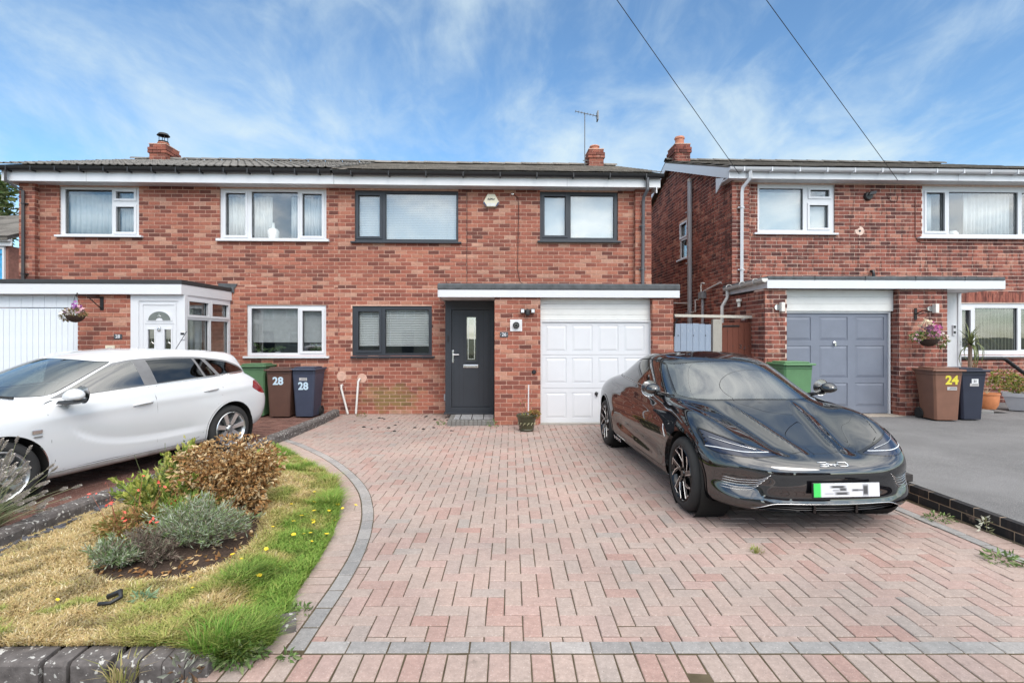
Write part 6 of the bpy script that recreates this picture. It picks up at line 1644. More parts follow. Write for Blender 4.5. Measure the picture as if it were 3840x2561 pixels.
# ---------------------------------------------------------------- the white estate car
EST = [
 ring((0,.35,.20),(.3,.36,.20),(.52,.40,.20),(.66,.5,.20),(.72,.85,.19),(.74,1.3,.19),(.74,2.1,.19),(.74,2.8,.19),(.72,3.30,.20),(.66,3.9,.26),(.5,4.05,.29),(.25,4.1,.30),(0,4.1,.30)),
 ring((0,.05,.21),(.34,.07,.21),(.62,.15,.21),(.82,.36,.21),(.89,.85,.20),(.885,1.3,.20),(.885,2.1,.20),(.885,2.8,.20),(.89,3.30,.22),(.82,3.92,.29),(.6,4.12,.32),(.3,4.18,.33),(0,4.19,.33)),
 ring((0,0,.33),(.35,.03,.33),(.66,.11,.33),(.88,.35,.33),(.935,.84,.34),(.905,1.3,.33),(.90,2.1,.33),(.91,2.8,.34),(.94,3.30,.38),(.87,3.97,.46),(.63,4.18,.49),(.3,4.23,.50),(0,4.24,.50)),
 ring((0,0,.50),(.36,.03,.50),(.68,.12,.50),(.90,.38,.51),(.945,.84,.53),(.92,1.3,.51),(.915,2.1,.51),(.925,2.8,.52),(.955,3.30,.57),(.88,4.00,.63),(.64,4.20,.65),(.3,4.25,.66),(0,4.26,.66)),
 ring((0,.02,.66),(.36,.05,.66),(.68,.15,.67),(.90,.44,.70),(.94,.84,.73),(.93,1.3,.72),(.93,2.1,.72),(.935,2.8,.74),(.955,3.30,.77),(.87,3.98,.80),(.62,4.16,.81),(.3,4.21,.82),(0,4.22,.82)),
 ring((0,.10,.78),(.35,.13,.785),(.66,.25,.80),(.85,.50,.84),(.90,.88,.865),(.905,1.3,.86),(.91,2.1,.88),(.91,2.8,.91),(.91,3.30,.94),(.82,3.88,.95),(.58,4.04,.955),(.28,4.09,.96),(0,4.10,.96)),
 ring((0,.28,.84),(.33,.31,.845),(.60,.42,.86),(.77,.62,.89),(.82,.95,.915),(.865,1.35,.92),(.88,2.1,.955),(.88,2.8,.985),(.865,3.28,1.015),(.77,3.80,1.02),(.54,3.95,1.025),(.26,4.0,1.03),(0,4.0,1.03)),
 ring((0,.70,.93),(.27,.71,.93),(.50,.75,.93),(.655,.85,.935),(.73,1.10,.945),(.83,1.42,.95),(.86,2.1,.985),(.855,2.8,1.015),(.84,3.26,1.045),(.745,3.74,1.055),(.52,3.88,1.06),(.25,3.93,1.06),(0,3.93,1.06)),
 ring((0,1.02,.995),(.25,1.03,.993),(.47,1.07,.985),(.64,1.15,.975),(.73,1.30,.97),(.81,1.50,.985),(.83,2.1,1.02),(.825,2.8,1.05),(.80,3.22,1.085),(.73,3.74,1.09),(.52,3.88,1.10),(.25,3.92,1.10),(0,3.92,1.10)),
 ring((0,1.40,1.18),(.22,1.41,1.178),(.43,1.45,1.165),(.585,1.53,1.15),(.665,1.66,1.15),(.73,1.82,1.18),(.755,2.2,1.215),(.75,2.8,1.23),(.73,3.15,1.235),(.675,3.68,1.235),(.49,3.82,1.24),(.24,3.86,1.24),(0,3.86,1.24)),
 ring((0,1.78,1.355),(.21,1.79,1.352),(.41,1.83,1.335),(.545,1.90,1.315),(.605,2.0,1.315),(.645,2.1,1.335),(.66,2.35,1.365),(.655,2.8,1.37),(.645,3.1,1.365),(.615,3.62,1.355),(.46,3.76,1.36),(.23,3.80,1.36),(0,3.81,1.36)),
 ring((0,2.05,1.425),(.20,2.06,1.42),(.38,2.08,1.41),(.48,2.13,1.40),(.53,2.2,1.40),(.55,2.28,1.405),(.56,2.45,1.42),(.56,2.8,1.425),(.54,3.05,1.415),(.50,3.46,1.395),(.38,3.58,1.395),(.19,3.62,1.395),(0,3.63,1.395)),
 ring((0,2.35,1.455),(.10,2.35,1.455),(.18,2.36,1.45),(.24,2.38,1.445),(.26,2.42,1.445),(.27,2.46,1.445),(.275,2.55,1.45),(.275,2.75,1.45),(.26,2.95,1.445),(.23,3.15,1.43),(.17,3.25,1.425),(.09,3.28,1.425),(0,3.29,1.425)),
 ring(*[(0, y, 1.46 - .03 * max(0, (y-2.6)/.6)) for y in (2.42,2.42,2.43,2.45,2.47,2.50,2.57,2.7,2.85,3.0,3.1,3.15,3.16)]),
]
def est_disp(F):
    F = F.copy(); x, y, z = np.abs(F[..., 0]), F[..., 1], F[..., 2]; sg_ = np.sign(F[..., 0])
    # blade shaped crease: curves down behind the front wheel and runs back above the sill
    yb = np.clip(y, 1.2, 3.0); zc = .36 + .30 * np.exp(-((yb - 1.38) / .30) ** 1.0) + .02 * (yb - 1.6)
    on = np.clip((y - 1.36) / .15, 0, 1) * np.clip((3.0 - y) / .3, 0, 1) * (x > .7)
    t = (z - zc)
    F[..., 0] -= sg_ * on * .024 * np.where(t > 0, np.exp(-(t / .16) ** 1.5), 0) * np.clip(t / .07, 0, 1)
    F[..., 0] += sg_ * np.clip((y - 1.0) / .3, 0, 1) * np.clip((4.0 - y) / .4, 0, 1) * (x > .7) * .010 * np.exp(-((z - .80 - .035*(y-1.2)) / .05) ** 2)
    return F
wc = thing('estate_car', 'white estate car with silver wheels parked on the brown block paved drive on the left', 'car', (0, 0, Z28), R(-15.9))
wc.scale = (1.0, 1.057, .985)
_th = R(-15.9); _px, _py = .91, .86 * 1.057
wc.location = (-4.54 - (math.cos(_th) * _px - math.sin(_th) * _py), 4.54 - (math.sin(_th) * _px + math.cos(_th) * _py), Z28)
YS = 1.057
S = surf_from_grid(car_surface(EST, 16, 12), est_disp); FULL = S
AX = (.86, 3.31); WR = .325; ARCH = .372
gone, S = cutoff(S, arch_f)
lip, S = cutoff(S, lambda S: np.where(ax_(S) > .55, ARCH + .018 - np.minimum(np.hypot(S.V[:, 1] - AX[0], S.V[:, 2] - WR), np.hypot(S.V[:, 1] - AX[1], S.V[:, 2] - WR - .01)), -1))
[lip.cut(q * lip.V[:, 0])[0].cut(w_ * (2.1 - lip.cut(q * lip.V[:, 0])[0].V[:, 1]))[0].build('arch_lip', WHITEPAINT, wc, .005) for q in (-1, 1) for w_ in (-1, 1)]
for sx in (-1, 1):
    for ya in AX:
        m = MBld().lathe([(ARCH + .002, 0), (ARCH + .002, -.27), (.1, -.27)], 40, (0, 0, 0), axis='x')
        m.v = [(sx * (.905 + vx), ya + vy, WR + vz) for vx, vy, vz in m.v]; m.build('arch_liner', GAP, wc)
ws, S = cutoff(S, lambda S: smin(smin((K_(S) - 8.05) * .25, (10.15 - K_(S)) * .22, .05), (4.0 - U(S)) * .14, .06))
wsf, ws = ws.cut(.016 - np.minimum(np.minimum((K_(ws) - 8.05) * .30, (10.15 - K_(ws)) * .26), (4.0 - U(ws)) * .16))
wso = ws.build('windscreen', SCREEN, wc); wsf.build('windscreen_border', GLOSSB, wso)
DLO = round_poly([(1.27, .955), (1.36, 1.02), (1.62, 1.165), (1.86, 1.275), (2.16, 1.335), (2.6, 1.35), (3.0, 1.335), (3.42, 1.275), (3.66, 1.18), (3.77, 1.085), (3.2, 1.062), (2.1, 1.005)], 4, .25)
sg, S = cutoff(S, lambda S: np.where((U(S) > 4.2) & (U(S) < 9.3), poly_sdf(DLO, S.V[:, 1], S.V[:, 2]), -1))
rg, S = cutoff(S, lambda S: smin((K_(S) - 8.2) * .25, smin((10.0 - K_(S)) * .22, (U(S) - 9.75) * .14, .05), .05))
rg.build('rear_screen', DARKGLASS, wc)
PILG = M('pillar_grey', (.16, .16, .165), .4)
for sx in (-1, 1):
    h, _ = sg.cut(sx * sg.V[:, 0])
    ch, h = h.cut(np.where(h.V[:, 2] < 1.14, .013 - poly_sdf(DLO, h.V[:, 1], h.V[:, 2]), -1)); ch.build('chrome_strip', CHROME, wc, .002)
    edge, h = h.cut(.024 - poly_sdf(DLO, h.V[:, 1], h.V[:, 2])); edge.build('window_trim', PILG, wc)
    tri, h = h.cut(1.44 - h.V[:, 1] + (h.V[:, 2] - .96) * .35); tri.build('mirror_base', PILG, wc)
    p, h = h.cut(.075 - np.abs(h.V[:, 1] - 2.28 - (h.V[:, 2] - 1.0) * -.12)); p.build('door_pillar', PILG, wc)
    p, h = h.cut(.018 - np.abs(h.V[:, 1] - 3.0 + (h.V[:, 2] - 1.05) * .30)); p.build('quarter_pillar', PILG, wc)
    p, h = h.cut(.030 - np.abs(h.V[:, 1] - 3.22 + (h.V[:, 2] - 1.05) * .62)); p.build('rear_pillar', PILG, wc)
    fr_, re_ = h.cut(2.28 - h.V[:, 1]); fr_.build('side_window', SIDEG, wc); re_.build('side_window', DARKGLASS, wc)
# tail lamps wrap round the corner
TL = round_poly([(3.70, .86), (3.80, .955), (4.05, .95), (4.30, .80), (4.2, .70), (3.86, .77)], 4, .2)
tl, S = cutoff(S, lambda S: np.where(ax_(S) > .42, poly_sdf(TL, S.V[:, 1], S.V[:, 2]), -1))
REDL = car_paint('tail_lamp_red', (.22, .008, .010), rough=.1)
for sx in (-1, 1): h, _ = tl.cut(sx * tl.V[:, 0]); h.build('tail_light', REDL, wc)
HLP = round_poly([(.42, .68), (.80, .80), (.885, .80), (.88, .72), (.70, .64), (.45, .63)], 4, .2)
hl, S = cutoff(S, lambda S: np.where(S.V[:, 1] < .75, poly_sdf(HLP, ax_(S), S.V[:, 2]), -1))
for sx in (-1, 1): h, _ = hl.cut(sx * hl.V[:, 0]); h.build('headlight', M('clear_lamp', (.35, .36, .37), .1, coat=1.0), wc)
BON = [(-.66, 1.12), (-.76, .95), (-.78, .66), (-.62, .36), (-.35, .26), (0, .24), (.35, .26), (.62, .36), (.78, .66), (.76, .95), (.66, 1.12), (0, 1.0)]
gp, S = cutoff(S, lambda S: np.where((S.V[:, 2] > .75) & (S.V[:, 1] < 1.2) & (K_(S) < 8.05), .003 - np.abs(poly_sdf(BON, S.V[:, 0], S.V[:, 1])), -1)); gp.build('panel_gap', GAP, wc)
bn, S = cutoff(S, lambda S: np.where((S.V[:, 2] > .75) & (S.V[:, 1] < 1.2) & (K_(S) < 8.05), poly_sdf(BON, S.V[:, 0], S.V[:, 1]), -1)); bn.build('bonnet', WHITEPAINT, wc)
FD = round_poly([(1.30, .275), (1.24, .60), (1.22, .93), (1.40, .98), (2.26, 1.02), (2.285, .60), (2.285, .285)], 4, .10)
RD = round_poly([(2.285, .285), (2.27, 1.02), (3.20, 1.075), (3.17, .85), (2.98, .52), (2.84, .30)], 4, .12)
for nm, pol_ in (('front', FD), ('rear', RD)):
    gp, S = cutoff(S, lambda S: np.where(ax_(S) > .6, .0030 - np.abs(poly_sdf(pol_, S.V[:, 1], S.V[:, 2])), -1)); gp.build('panel_gap', GAP, wc)
    dd, S = cutoff(S, lambda S: np.where(ax_(S) > .6, poly_sdf(pol_, S.V[:, 1], S.V[:, 2]), -1))
    hy, hz = (2.02, .835) if nm == 'front' else (2.90, .90)
    for sx in (-1, 1):
        h, _ = dd.cut(sx * dd.V[:, 0]); do = h.build('door', WHITEPAINT, wc)
        P = [(hy - .02, hz - .012), (hy + .05, hz), (hy + .15, hz + .006), (hy + .20, hz + .004)]
        pts = []
        for yy, zz in P:
            p, nn = surf_point(FULL, (FULL.V[:, 0] * sx > .6), (yy, zz), (1, 2)); pts.append((p.x + sx * (.022 if yy != P[0][0] and yy != P[-1][0] else .004), yy, zz))
        MBld().tube(pts, [.008, .014, .014, .009], 8).build('handle', WHITEPAINT, do, smooth='all')
        MBld().tube([(q[0] - sx*.003, q[1], q[2] - .013) for q in pts], .004, 6).build('handle_strip', CHROME, do, smooth='all')
sill, S = cutoff(S, lambda S: np.where((ax_(S) > .7) & (S.V[:, 1] > 1.1) & (S.V[:, 1] < 3.0), .262 - S.V[:, 2], -1)); [sill.cut(q * sill.V[:, 0])[0].build('sill', M('dusty_white_sill', (.46, .45, .43), .5, var=.2, scale=12), wc, .006) for q in (-1, 1)]
gp, S = cutoff(S, lambda S: np.where((ax_(S) > .5) & (S.V[:, 1] > 3.5), .003 - np.abs(S.V[:, 2] - .66 - (S.V[:, 1] - 3.62) * -.33), -1)); gp.build('panel_gap', GAP, wc)
S.build('body', WHITEPAINT, wc)
for sx in (-1, 1):
    strip_on(FULL, (FULL.V[:, 0] * sx > .3) & (FULL.V[:, 2] > 1.2), [(1.95, 1.385), (2.3, 1.415), (2.8, 1.42), (3.3, 1.40)], (1, 2), .013, 'roof_rail', WHITEPAINT, wc, .02)
    mo = MBld()
    for i in range(8):
        f_ = i / 7; k_ = math.sin(math.pi * (.15 + .75 * f_))
        for j in range(14):
            a = 2 * math.pi * j / 14
            mo.v.append((sx * (1.02 + .115 * k_ * math.cos(a)), 1.30 + .15 * f_, 1.0 + .02 * f_ + .072 * k_ * (math.sin(a) if math.sin(a) > 0 else .72 * math.sin(a))))
    for i in range(7):
        for j in range(14): mo.f.append((i*14+j, i*14+(j+1) % 14, (i+1)*14+(j+1) % 14, (i+1)*14+j)); mo.t.append(.5)
    mo.f.append(tuple(range(14))); mo.t.append(.5); mo.f.append(tuple(range(98, 112))); mo.t.append(.5)
    mm = mo.build('door_mirror', WHITEPAINT, wc, smooth='all')
    MBld().prism([(.86, .93), (1.0, .925), (1.10, .955), (1.09, .972), (.9, .965)] if sx > 0 else [(-.86, .93), (-.9, .965), (-1.09, .972), (-1.10, .955), (-1.0, .925)], 1.31, 1.44).build('mirror_arm', BLACKP, mm, bevel=.008)
    MBld().lathe([(0, 0), (.09, 0), (.094, -.006)], 18, (sx*1.02, 1.452, 1.015), axis='y').build('mirror_glass', CHROME, mm)
    wheel(wc, sx * .80, AX[0], WR, sx, 'silver', .232, .215, R(-4)); wheel(wc, sx * .805, AX[1], WR, sx, 'silver', .232, .215)
    bd = MBld().box(sx*.938 - .004, sx*.938 + .004, 1.085, 1.165, .675, .712).build('wing_badge', CHROME, wc, bevel=.003)
    MBld().box(sx*.938 - .003, sx*.938 + .004, 1.10, 1.165, .640, .652).build('badge_bar', M('badge_grey', (.2, .2, .2), .4), bd)
strip_on(FULL, (FULL.V[:, 1] < 1.4) & (FULL.V[:, 2] > .85), [(.10, 1.02), (.40, 1.05), (.62, 1.12)], (0, 1), .011, 'wiper', IRON, wc, .02)
MBld().tube([(0, 3.25, 1.42), (.0, 3.42, 1.68)], .005, 5).build('roof_aerial', BLACKP, wc)
MBld().box(-.66, .66, 1.2, 3.9, .5, .55).build('cabin_floor', SEATM, wc)
MBld().prism([(1.0, .6), (1.1, .96), (1.45, .96), (1.6, .85), (1.6, .5), (1.1, .5)], -.68, .68, axis='x').build('dashboard', MATS['dash'], wc, bevel=.02)
for x in (-.36, .36):
    st_ = MBld().prism([(1.80, .62), (2.3, .58), (2.62, 1.16), (2.52, 1.18), (2.3, .95), (2.15, .70), (1.80, .70)], x - .24, x + .24, axis='x').build('seat', SEATM, wc, bevel=.03)
    MBld().prism([(2.50, 1.17), (2.62, 1.17), (2.65, 1.31), (2.55, 1.31)], x - .12, x + .12, axis='x').build('head_rest', SEATM, st_, bevel=.025)
MBld().prism([(2.85, .58), (3.2, .58), (3.4, 1.12), (3.3, 1.12)], -.62, .62, axis='x').build('rear_seat', SEATM, wc, bevel=.03)
sw = MBld(); sw.lathe([(.17, -.012), (.185, 0), (.17, .012), (.155, 0), (.17, -.012)], 28, axis='y'); swo = sw.build('steering_wheel', SEATM, wc, smooth='all'); swo.location = (.36, 1.68, .98); swo.rotation_euler = (R(-22), 0, 0)
# ================================================================ PROPS
def wheelie_bin(label, col, x, y, z, rz, h=.98, wb=.38, wt=.47, dg=.50, group='wheelie bins'):
    b = thing('wheelie_bin', label, 'bin', (x, y, z), rz, group); hb = h - .07
    MAT = M('bin_' + ''.join('%02x' % int(c * 255) for c in col), col, .45, var=.10, scale=5, bmp=.06, bscale=150)
    m = MBld(); lv = [(.03, 0.0), (.5, .5), (hb - .06, .97), (hb - .06, 1.05), (hb, 1.05)]
    for zz, f in lv:
        w_ = (wb + (wt - wb) * f) / 2; d0 = .03 - .03 * f; d1 = dg - .09 + .09 * f; c = .03
        m.v += [(-w_ + c, d0, zz), (w_ - c, d0, zz), (w_, d0 + c, zz), (w_, d1 - c, zz), (w_ - c, d1, zz), (-w_ + c, d1, zz), (-w_, d1 - c, zz), (-w_, d0 + c, zz)]
    for k in range(len(lv) - 1):
        for j in range(8): m.f.append((k*8+j, k*8+(j+1) % 8, (k+1)*8+(j+1) % 8, (k+1)*8+j)); m.t.append(.5)
    m.f.append(tuple(range(7, -1, -1))); m.t.append(.5); m.f.append(tuple(range(32, 40))); m.t.append(.5)
    m.build('bin_body', MAT, b, bevel=.006)
    l = MBld().box(-wt/2 - .03, wt/2 + .03, -.035, dg + .02, hb, hb + .035).build('lid', MAT, b, bevel=.012)
    MBld().box(-wt/2 + .03, wt/2 - .03, .04, dg - .06, hb + .033, hb + .062).build('lid_crown', MAT, l, bevel=.02)
    MBld().box(-wt/2 - .005, wt/2 + .005, -.052, -.033, hb + .003, hb + .026).build('lid_grip', MAT, l, bevel=.006)
    MBld().tube([(-wt/2 + .02, dg + .015, hb - .02), (-wt/2 + .02, dg + .07, hb + .01), (wt/2 - .02, dg + .07, hb + .01), (wt/2 - .02, dg + .015, hb - .02)], .014, 8).build('handle_bar', MAT, b, smooth=True)
    for sx in (-1, 1):
        MBld().lathe([(0, .025), (.04, .025), (.05, .012), (.085, .012), (.098, .02), (.098, -.02), (0, -.02)], 22, (sx * (wb/2 + .01), dg - .09, .098), axis='x').build('wheel', TYRE, b, smooth=True)
    return b, hb, wb, wt
def decal(b, txt, size, x, z, mat, tilt=R(1.8), off=.0022, y0=None, bold=.004):
    o = link('numeral', text_mesh(txt, size, .0008, bold), mat, b, (x, (y0 if y0 is not None else .015), z)); o.rotation_euler = (tilt, 0, 0); return o
def front_y(z, hb): f = min(1, z / hb) ; return .03 - .03 * f - .003
PALEB = M('pale_blue_sticker', (.52, .66, .76), .4, var=.02); YEL = M('yellow_sticker', (.72, .62, .06), .4, var=.02); STICK = M('label_sticker', (.50, .48, .47), .5, var=.15, scale=60)
BROWNB, NAVYB, GREENB = (.115, .058, .042), (.042, .052, .085), (.085, .175, .085)
b, hb, wb, wt = wheelie_bin('brown wheelie bin with a pale blue number 28 beside the white estate car', (.095, .048, .036), -4.50, 9.93, Z28, R(1), .99, .39, .48)
decal(b, '28', .205, -.01, .72, PALEB, y0=front_y(.72, hb), bold=.007)
b, hb, wb, wt = wheelie_bin('dark blue wheelie bin with a pale blue number 28 and a label above it', NAVYB, -4.03, 9.95, Z28, R(-3), 1.0, .35, .46)
decal(b, '28', .20, .0, .62, PALEB, y0=front_y(.62, hb), bold=.007)
def label_sheet(b, x, z, w_, h_, y):
    o = MBld().box(-w_/2, w_/2, -.0012, .001, -h_/2, h_/2).build('label', STICK, b, loc=(x, y, z)); o.rotation_euler = (R(1.8), 0, 0)
    for k in range(2): MBld().box(-w_/2 + .03 + .01*k, w_/2 - .01, -.0018, -.0013, -h_*.25 + k*h_*.35, -h_*.12 + k*h_*.38).build('print_line', M('print_grey', (.12, .12, .13), .6), o)
    return o
label_sheet(b, 0, .76, .155, .055, front_y(.76, hb))
wheelie_bin('green wheelie bin standing behind the brown bin numbered 28', GREENB, -5.06, 10.02, Z28, R(2), 1.06, .42, .50)
b, hb, wb, wt = wheelie_bin('brown wheelie bin with a yellow number 24 in front of the brick pillar', (.20, .095, .062), 7.36, 8.60, G24 - .01, R(-6), .92, .37, .46)
decal(b, '24', .20, .055, .70, YEL, y0=front_y(.70, hb), bold=.008)
label_sheet(b, .06, .565, .15, .055, front_y(.565, hb))
b, hb, wb, wt = wheelie_bin('black blue wheelie bin with a small white number card beside the brown bin 24', (.018, .022, .042), 7.86, 8.68, G24 - .01, R(-2), .91, .33, .44)
o = MBld().box(-.055, .055, -.0015, .0, -.04, .04).build('number_card', WHITEP, b, loc=(.02, front_y(.68, hb), .68)); link('numeral', text_mesh('21', .052, .0006, .002), BLACKP, o, (0, -.0025, .0))
label_sheet(b, .01, .62, .145, .05, front_y(.62, hb))
wheelie_bin('green wheelie bin by the blue grey garage door, half hidden by the black car', (.10, .22, .10), 4.86, 8.62, G24, R(3), 1.01, .42, .50)

# --- gate and fence between the houses
def planks(root, s0, s1, z0, z1, n_, mat, y, rag=.012):
    wd = (s1 - s0) / n_; me = None
    for i in range(n_):
        if me is None: o = MBld().box(.002, wd - .002, y, y + .022, 0, z1 - z0).build('plank', mat, root, bevel=.003); me = o.data
        else: o = link('plank', me, None, root)
        o.location = (s0 + i * wd, float(rng.normal(0, .0015)), z0 + float(rng.uniform(-rag, rag)))
def wood(name, c, c2):
    m, t, b = nodes_of(name); f = tnoise(t, 7, 5, .65, 'Object', (9, 9, .7)); f2 = tnoise(t, 22, 3, .6, 'Object', (3, 3, .6))
    k = mixc(t, f, tuple(x * .75 for x in c), tuple(x * 1.2 for x in c)); k = mixc(t, mr(t, f2, .62, .68, 0, .8), k, c2)
    t.links.new(k, b.inputs['Base Color']); b.inputs['Roughness'].default_value = .8; bump(t, b, f, .4, .003); return m
f = facade_thing('garden_fence', 'faded pale blue plank fence panel beside the right brick pillar of the white garage', 'fence', 3.38, -1.2, .0)
planks(f, -.345, .36, .08, 1.835, 6, wood('faded_blue_wood', (.27, .33, .42), (.50, .53, .56)), 0)
for z in (.5, 1.5): MBld().box(-.35, .36, .024, .06, z, z + .07).build('rail', M('raw_wood', (.25, .2, .15), .9), f)
for x in (-.27, .02, .25): MBld().lathe([(0, -.003), (.011, -.002), (.012, 0)], 8, (x, -.003, 1.62), 'y').build('nail_head', BLACKP, f)
p = facade_thing('fence_post', 'weathered grey timber post between the pale blue fence panel and the red brown gate', 'post', 3.843, -1.21, .0)
MBld().box(-.085, .085, -.03, .06, .05, 1.925).build('post_shaft', wood('weathered_grey_wood', (.36, .34, .30), (.20, .18, .16)), p, bevel=.006)
g = facade_thing('garden_gate', 'red brown plank gate with numerals 24 and a black hinge beside the right house', 'gate', 4.315, -1.2, 0)
planks(g, -.378, .378, .12, 1.86, 7, wood('red_brown_wood', (.145, .042, .024), (.09, .028, .018)), 0, .004)
for z in (.4, 1.45): MBld().box(-.375, .375, .024, .06, z, z + .08).build('rail', MATS['raw_wood'], g)
MBld().prism([(-.36, 1.78), (-.05, 1.785), (-.03, 1.80), (-.05, 1.815), (-.36, 1.81)], -.012, -.004).build('hinge', IRON, g)
for x in (-.34, -.20, -.06): MBld().lathe([(0, -.02), (.018, -.015), (.02, -.004)], 8, (x, 0, 1.797), 'y').build('hinge_bolt', IRON, g)
MBld().box(.33, .375, -.02, -.002, 1.22, 1.36).build('latch', IRON, g)
o = link('numeral', text_mesh('2', .10, .003, .0), CHROME, g, (-.02, -.008, 1.415)); o = link('numeral', text_mesh('4', .10, .003, .0), CHROME, g, (.055, -.008, 1.375))
for x, z in ((-.26, 1.70), (.24, 1.70), (-.16, 1.42), (.14, 1.42)): MBld().lathe([(0, -.002), (.009, -.001), (.01, 0)], 8, (x, -.002, z), 'y').build('nail_head', BLACKP, g)
p = facade_thing('gate_post', 'slim white painted gate post at the right edge of the red brown gate', 'post', 4.74, -1.22, 0)
MBld().box(-.036, .036, -.03, .04, .05, 1.94).build('post_shaft', WHITEP, p, bevel=.004)
p = facade_thing('gate_lintel', 'weathered white timber bar spanning above the blue fence and the red brown gate', 'beam', 3.9, -1.22, 1.95)
o = MBld().box(-.88, .87, -.03, .03, 0, .052).build('bar', wood('flaking_white_wood', (.52, .49, .43), (.24, .21, .17)), p, bevel=.004); o.rotation_euler = (0, R(1.0), 0)
o = MBld().box(-.30, -.02, .02, .10, 0, .02).build('scrap_board', WHITEP, p, loc=(.75, .02, .05)); o.rotation_euler = (0, R(-18), 0)

# --- door mat: pale bars
t = facade_thing('door_mat', 'pale grey ribbed door mat on the grey block step of the dark front door', 'mat', -.72, -1.02, .083)
MBld().box(-.36, .36, -.30, .24, .0, .008).build('mat_base', M('mat_dark', (.10, .10, .10), .9), t)
me = None
for i in range(30):
    if me is None: me = MBld().box(-.0085, .0085, -.298, .238, .0082, .014).build('mat_bar', M('mat_aluminium', (.55, .55, .56), .45, metal=.3), t, loc=(-.348, 0, 0)).data
    elif i % 9 != 4: link('mat_bar', me, None, t, (-.348 + i * .024, 0, 0))

# --- plant pots
def leaf_cloud(n_, pts_fn, size, cols, flat=.35, droop=0.0, seed=1, aspect=.45, fold=.15):
    r = np.random.default_rng(seed); P, D = pts_fn(n_, r)                      # positions and outward directions
    D = D + r.normal(0, .55, P.shape); D /= np.linalg.norm(D, axis=1, keepdims=True) + 1e-9; D[:, 2] -= droop
    A = np.cross(D, r.normal(0, 1, P.shape)); A /= np.linalg.norm(A, axis=1, keepdims=True) + 1e-9
    L = size * r.uniform(.6, 1.35, n_)[:, None]; W = L * aspect * .5; Nn = np.cross(A, D)
    v0 = P; v1 = P + D * L * .5 + A * W + Nn * L * fold; v2 = P + D * L; v3 = P + D * L * .5 - A * W + Nn * L * fold
    V = np.stack([v0, v1, v2, v3], 1).reshape(-1, 3); F = np.arange(n_ * 4).reshape(-1, 4)
    F = np.concatenate([F[:, [0, 1, 2]], F[:, [0, 2, 3]]], 1).reshape(-1, 3)
    cols = np.array(cols); w1 = r.integers(0, len(cols), n_); C = cols[w1] * r.uniform(.75, 1.25, n_)[:, None]
    return V, F, np.repeat(C, 2, 0)
def shoots(E, n_sh, seed, base_r=.3, f0=.35):
    """leaf positions along shoots that fan out from the root of a bush into the ellipsoids E"""
    r = np.random.default_rng(seed); E = np.array(E, float); w_ = E[:, 6] / E[:, 6].sum(); k = r.choice(len(E), n_sh, p=w_)
    d = r.normal(0, 1, (n_sh, 3)); d /= np.linalg.norm(d, axis=1, keepdims=True); tip = E[k, :3] + d * (r.random(n_sh) ** .35 * r.uniform(.75, 1.22, n_sh))[:, None] * E[k, 3:6]; tip[:, 2] = np.maximum(tip[:, 2], .02)
    base = np.stack([tip[:, 0] * base_r, tip[:, 1] * base_r, np.zeros(n_sh)], 1)
    def fn(n_, rr):
        q = rr.integers(0, n_sh, n_); f_ = f0 + (1 - f0) * rr.random(n_) ** .75; v = tip[q] - base[q]; P = base[q] + v * f_[:, None]
        P[:, 2] += .12 * np.linalg.norm(v[:, :2], axis=1) * np.sin(np.pi * f_) + rr.normal(0, .004, n_)
        return P + rr.normal(0, .006, P.shape), v / (np.linalg.norm(v, axis=1, keepdims=True) + 1e-9)
    return fn, base, tip
def ellipsoids(E, shell=.55):
    """E: list of (cx, cy, cz, rx, ry, rz, weight)"""
    E = np.array(E, float); w_ = E[:, 6] / E[:, 6].sum()
    def fn(n_, r):
        k = r.choice(len(E), n_, p=w_); d = r.normal(0, 1, (n_, 3)); d /= np.linalg.norm(d, axis=1, keepdims=True)
        rad = (shell + (1 - shell) * r.random(n_) ** .6)[:, None]
        return E[k, :3] + d * rad * E[k, 3:6], d
    return fn
def stems(name, root, bases, tips, r0, r1, mat, n_=3, sag=.0):
    m = MBld()
    for b_, t_ in zip(bases, tips):
        b_, t_ = Vector(b_), Vector(t_); m.tube([b_.lerp(t_, k / n_) + Vector((0, 0, sag * math.sin(math.pi * k / n_))) for k in range(n_ + 1)], [r0 + (r1 - r0) * k / n_ for k in range(n_ + 1)], 4, cap=False)
    return m.build(name, mat, root, fix=False)
def cat_clouds(*L):
    V, F, C = [], [], []; o_ = 0
    for v, f_, c in L: V.append(v); F.append(f_ + o_); C.append(c); o_ += len(v)
    return np.concatenate(V), np.concatenate(F), np.concatenate(C)
STEMB = M('brown_stem', (.10, .062, .038), .9, var=.3); STEMG = M('green_stem', (.10, .12, .045), .8, var=.3)
p = thing('plant_pot', 'dark green glazed pot with pale leaf pattern, dry plant and white cane by the pillar', 'plant pot', (.275, 8.70, 0))
GLZ = M('green_glaze', (.040, .042, .018), .2, var=.3, scale=6, coat=.6)
MBld().lathe([(0, .01), (.115, .01), (.118, .0), (.135, .03), (.128, .04), (.145, .14), (.165, .235), (.178, .242), (.180, .275), (.165, .282), (.158, .26), (0, .25)], 28).build('pot', GLZ, p, smooth=True)
MBld().lathe([(.0, .255), (.155, .256)], 16).build('pot_soil', SOILM, p)
PLF = M('pale_leaf_relief', (.42, .40, .24), .4)
for k in range(7):
    a = R(-160 + k * 24); rr = .158
    MBld().tube([(rr*math.cos(a), rr*math.sin(a), .11), (rr*1.02*math.cos(a + .12), rr*1.02*math.sin(a + .12), .145), (rr*1.03*math.cos(a + .28), rr*1.03*math.sin(a + .28), .15)], [.003, .008, .002], 5).build('leaf_relief', PLF, p)
MBld().tube([(.03, 0, .25), (.035, -.01, .78)], .011, 6).build('cane', WHITEP, p)
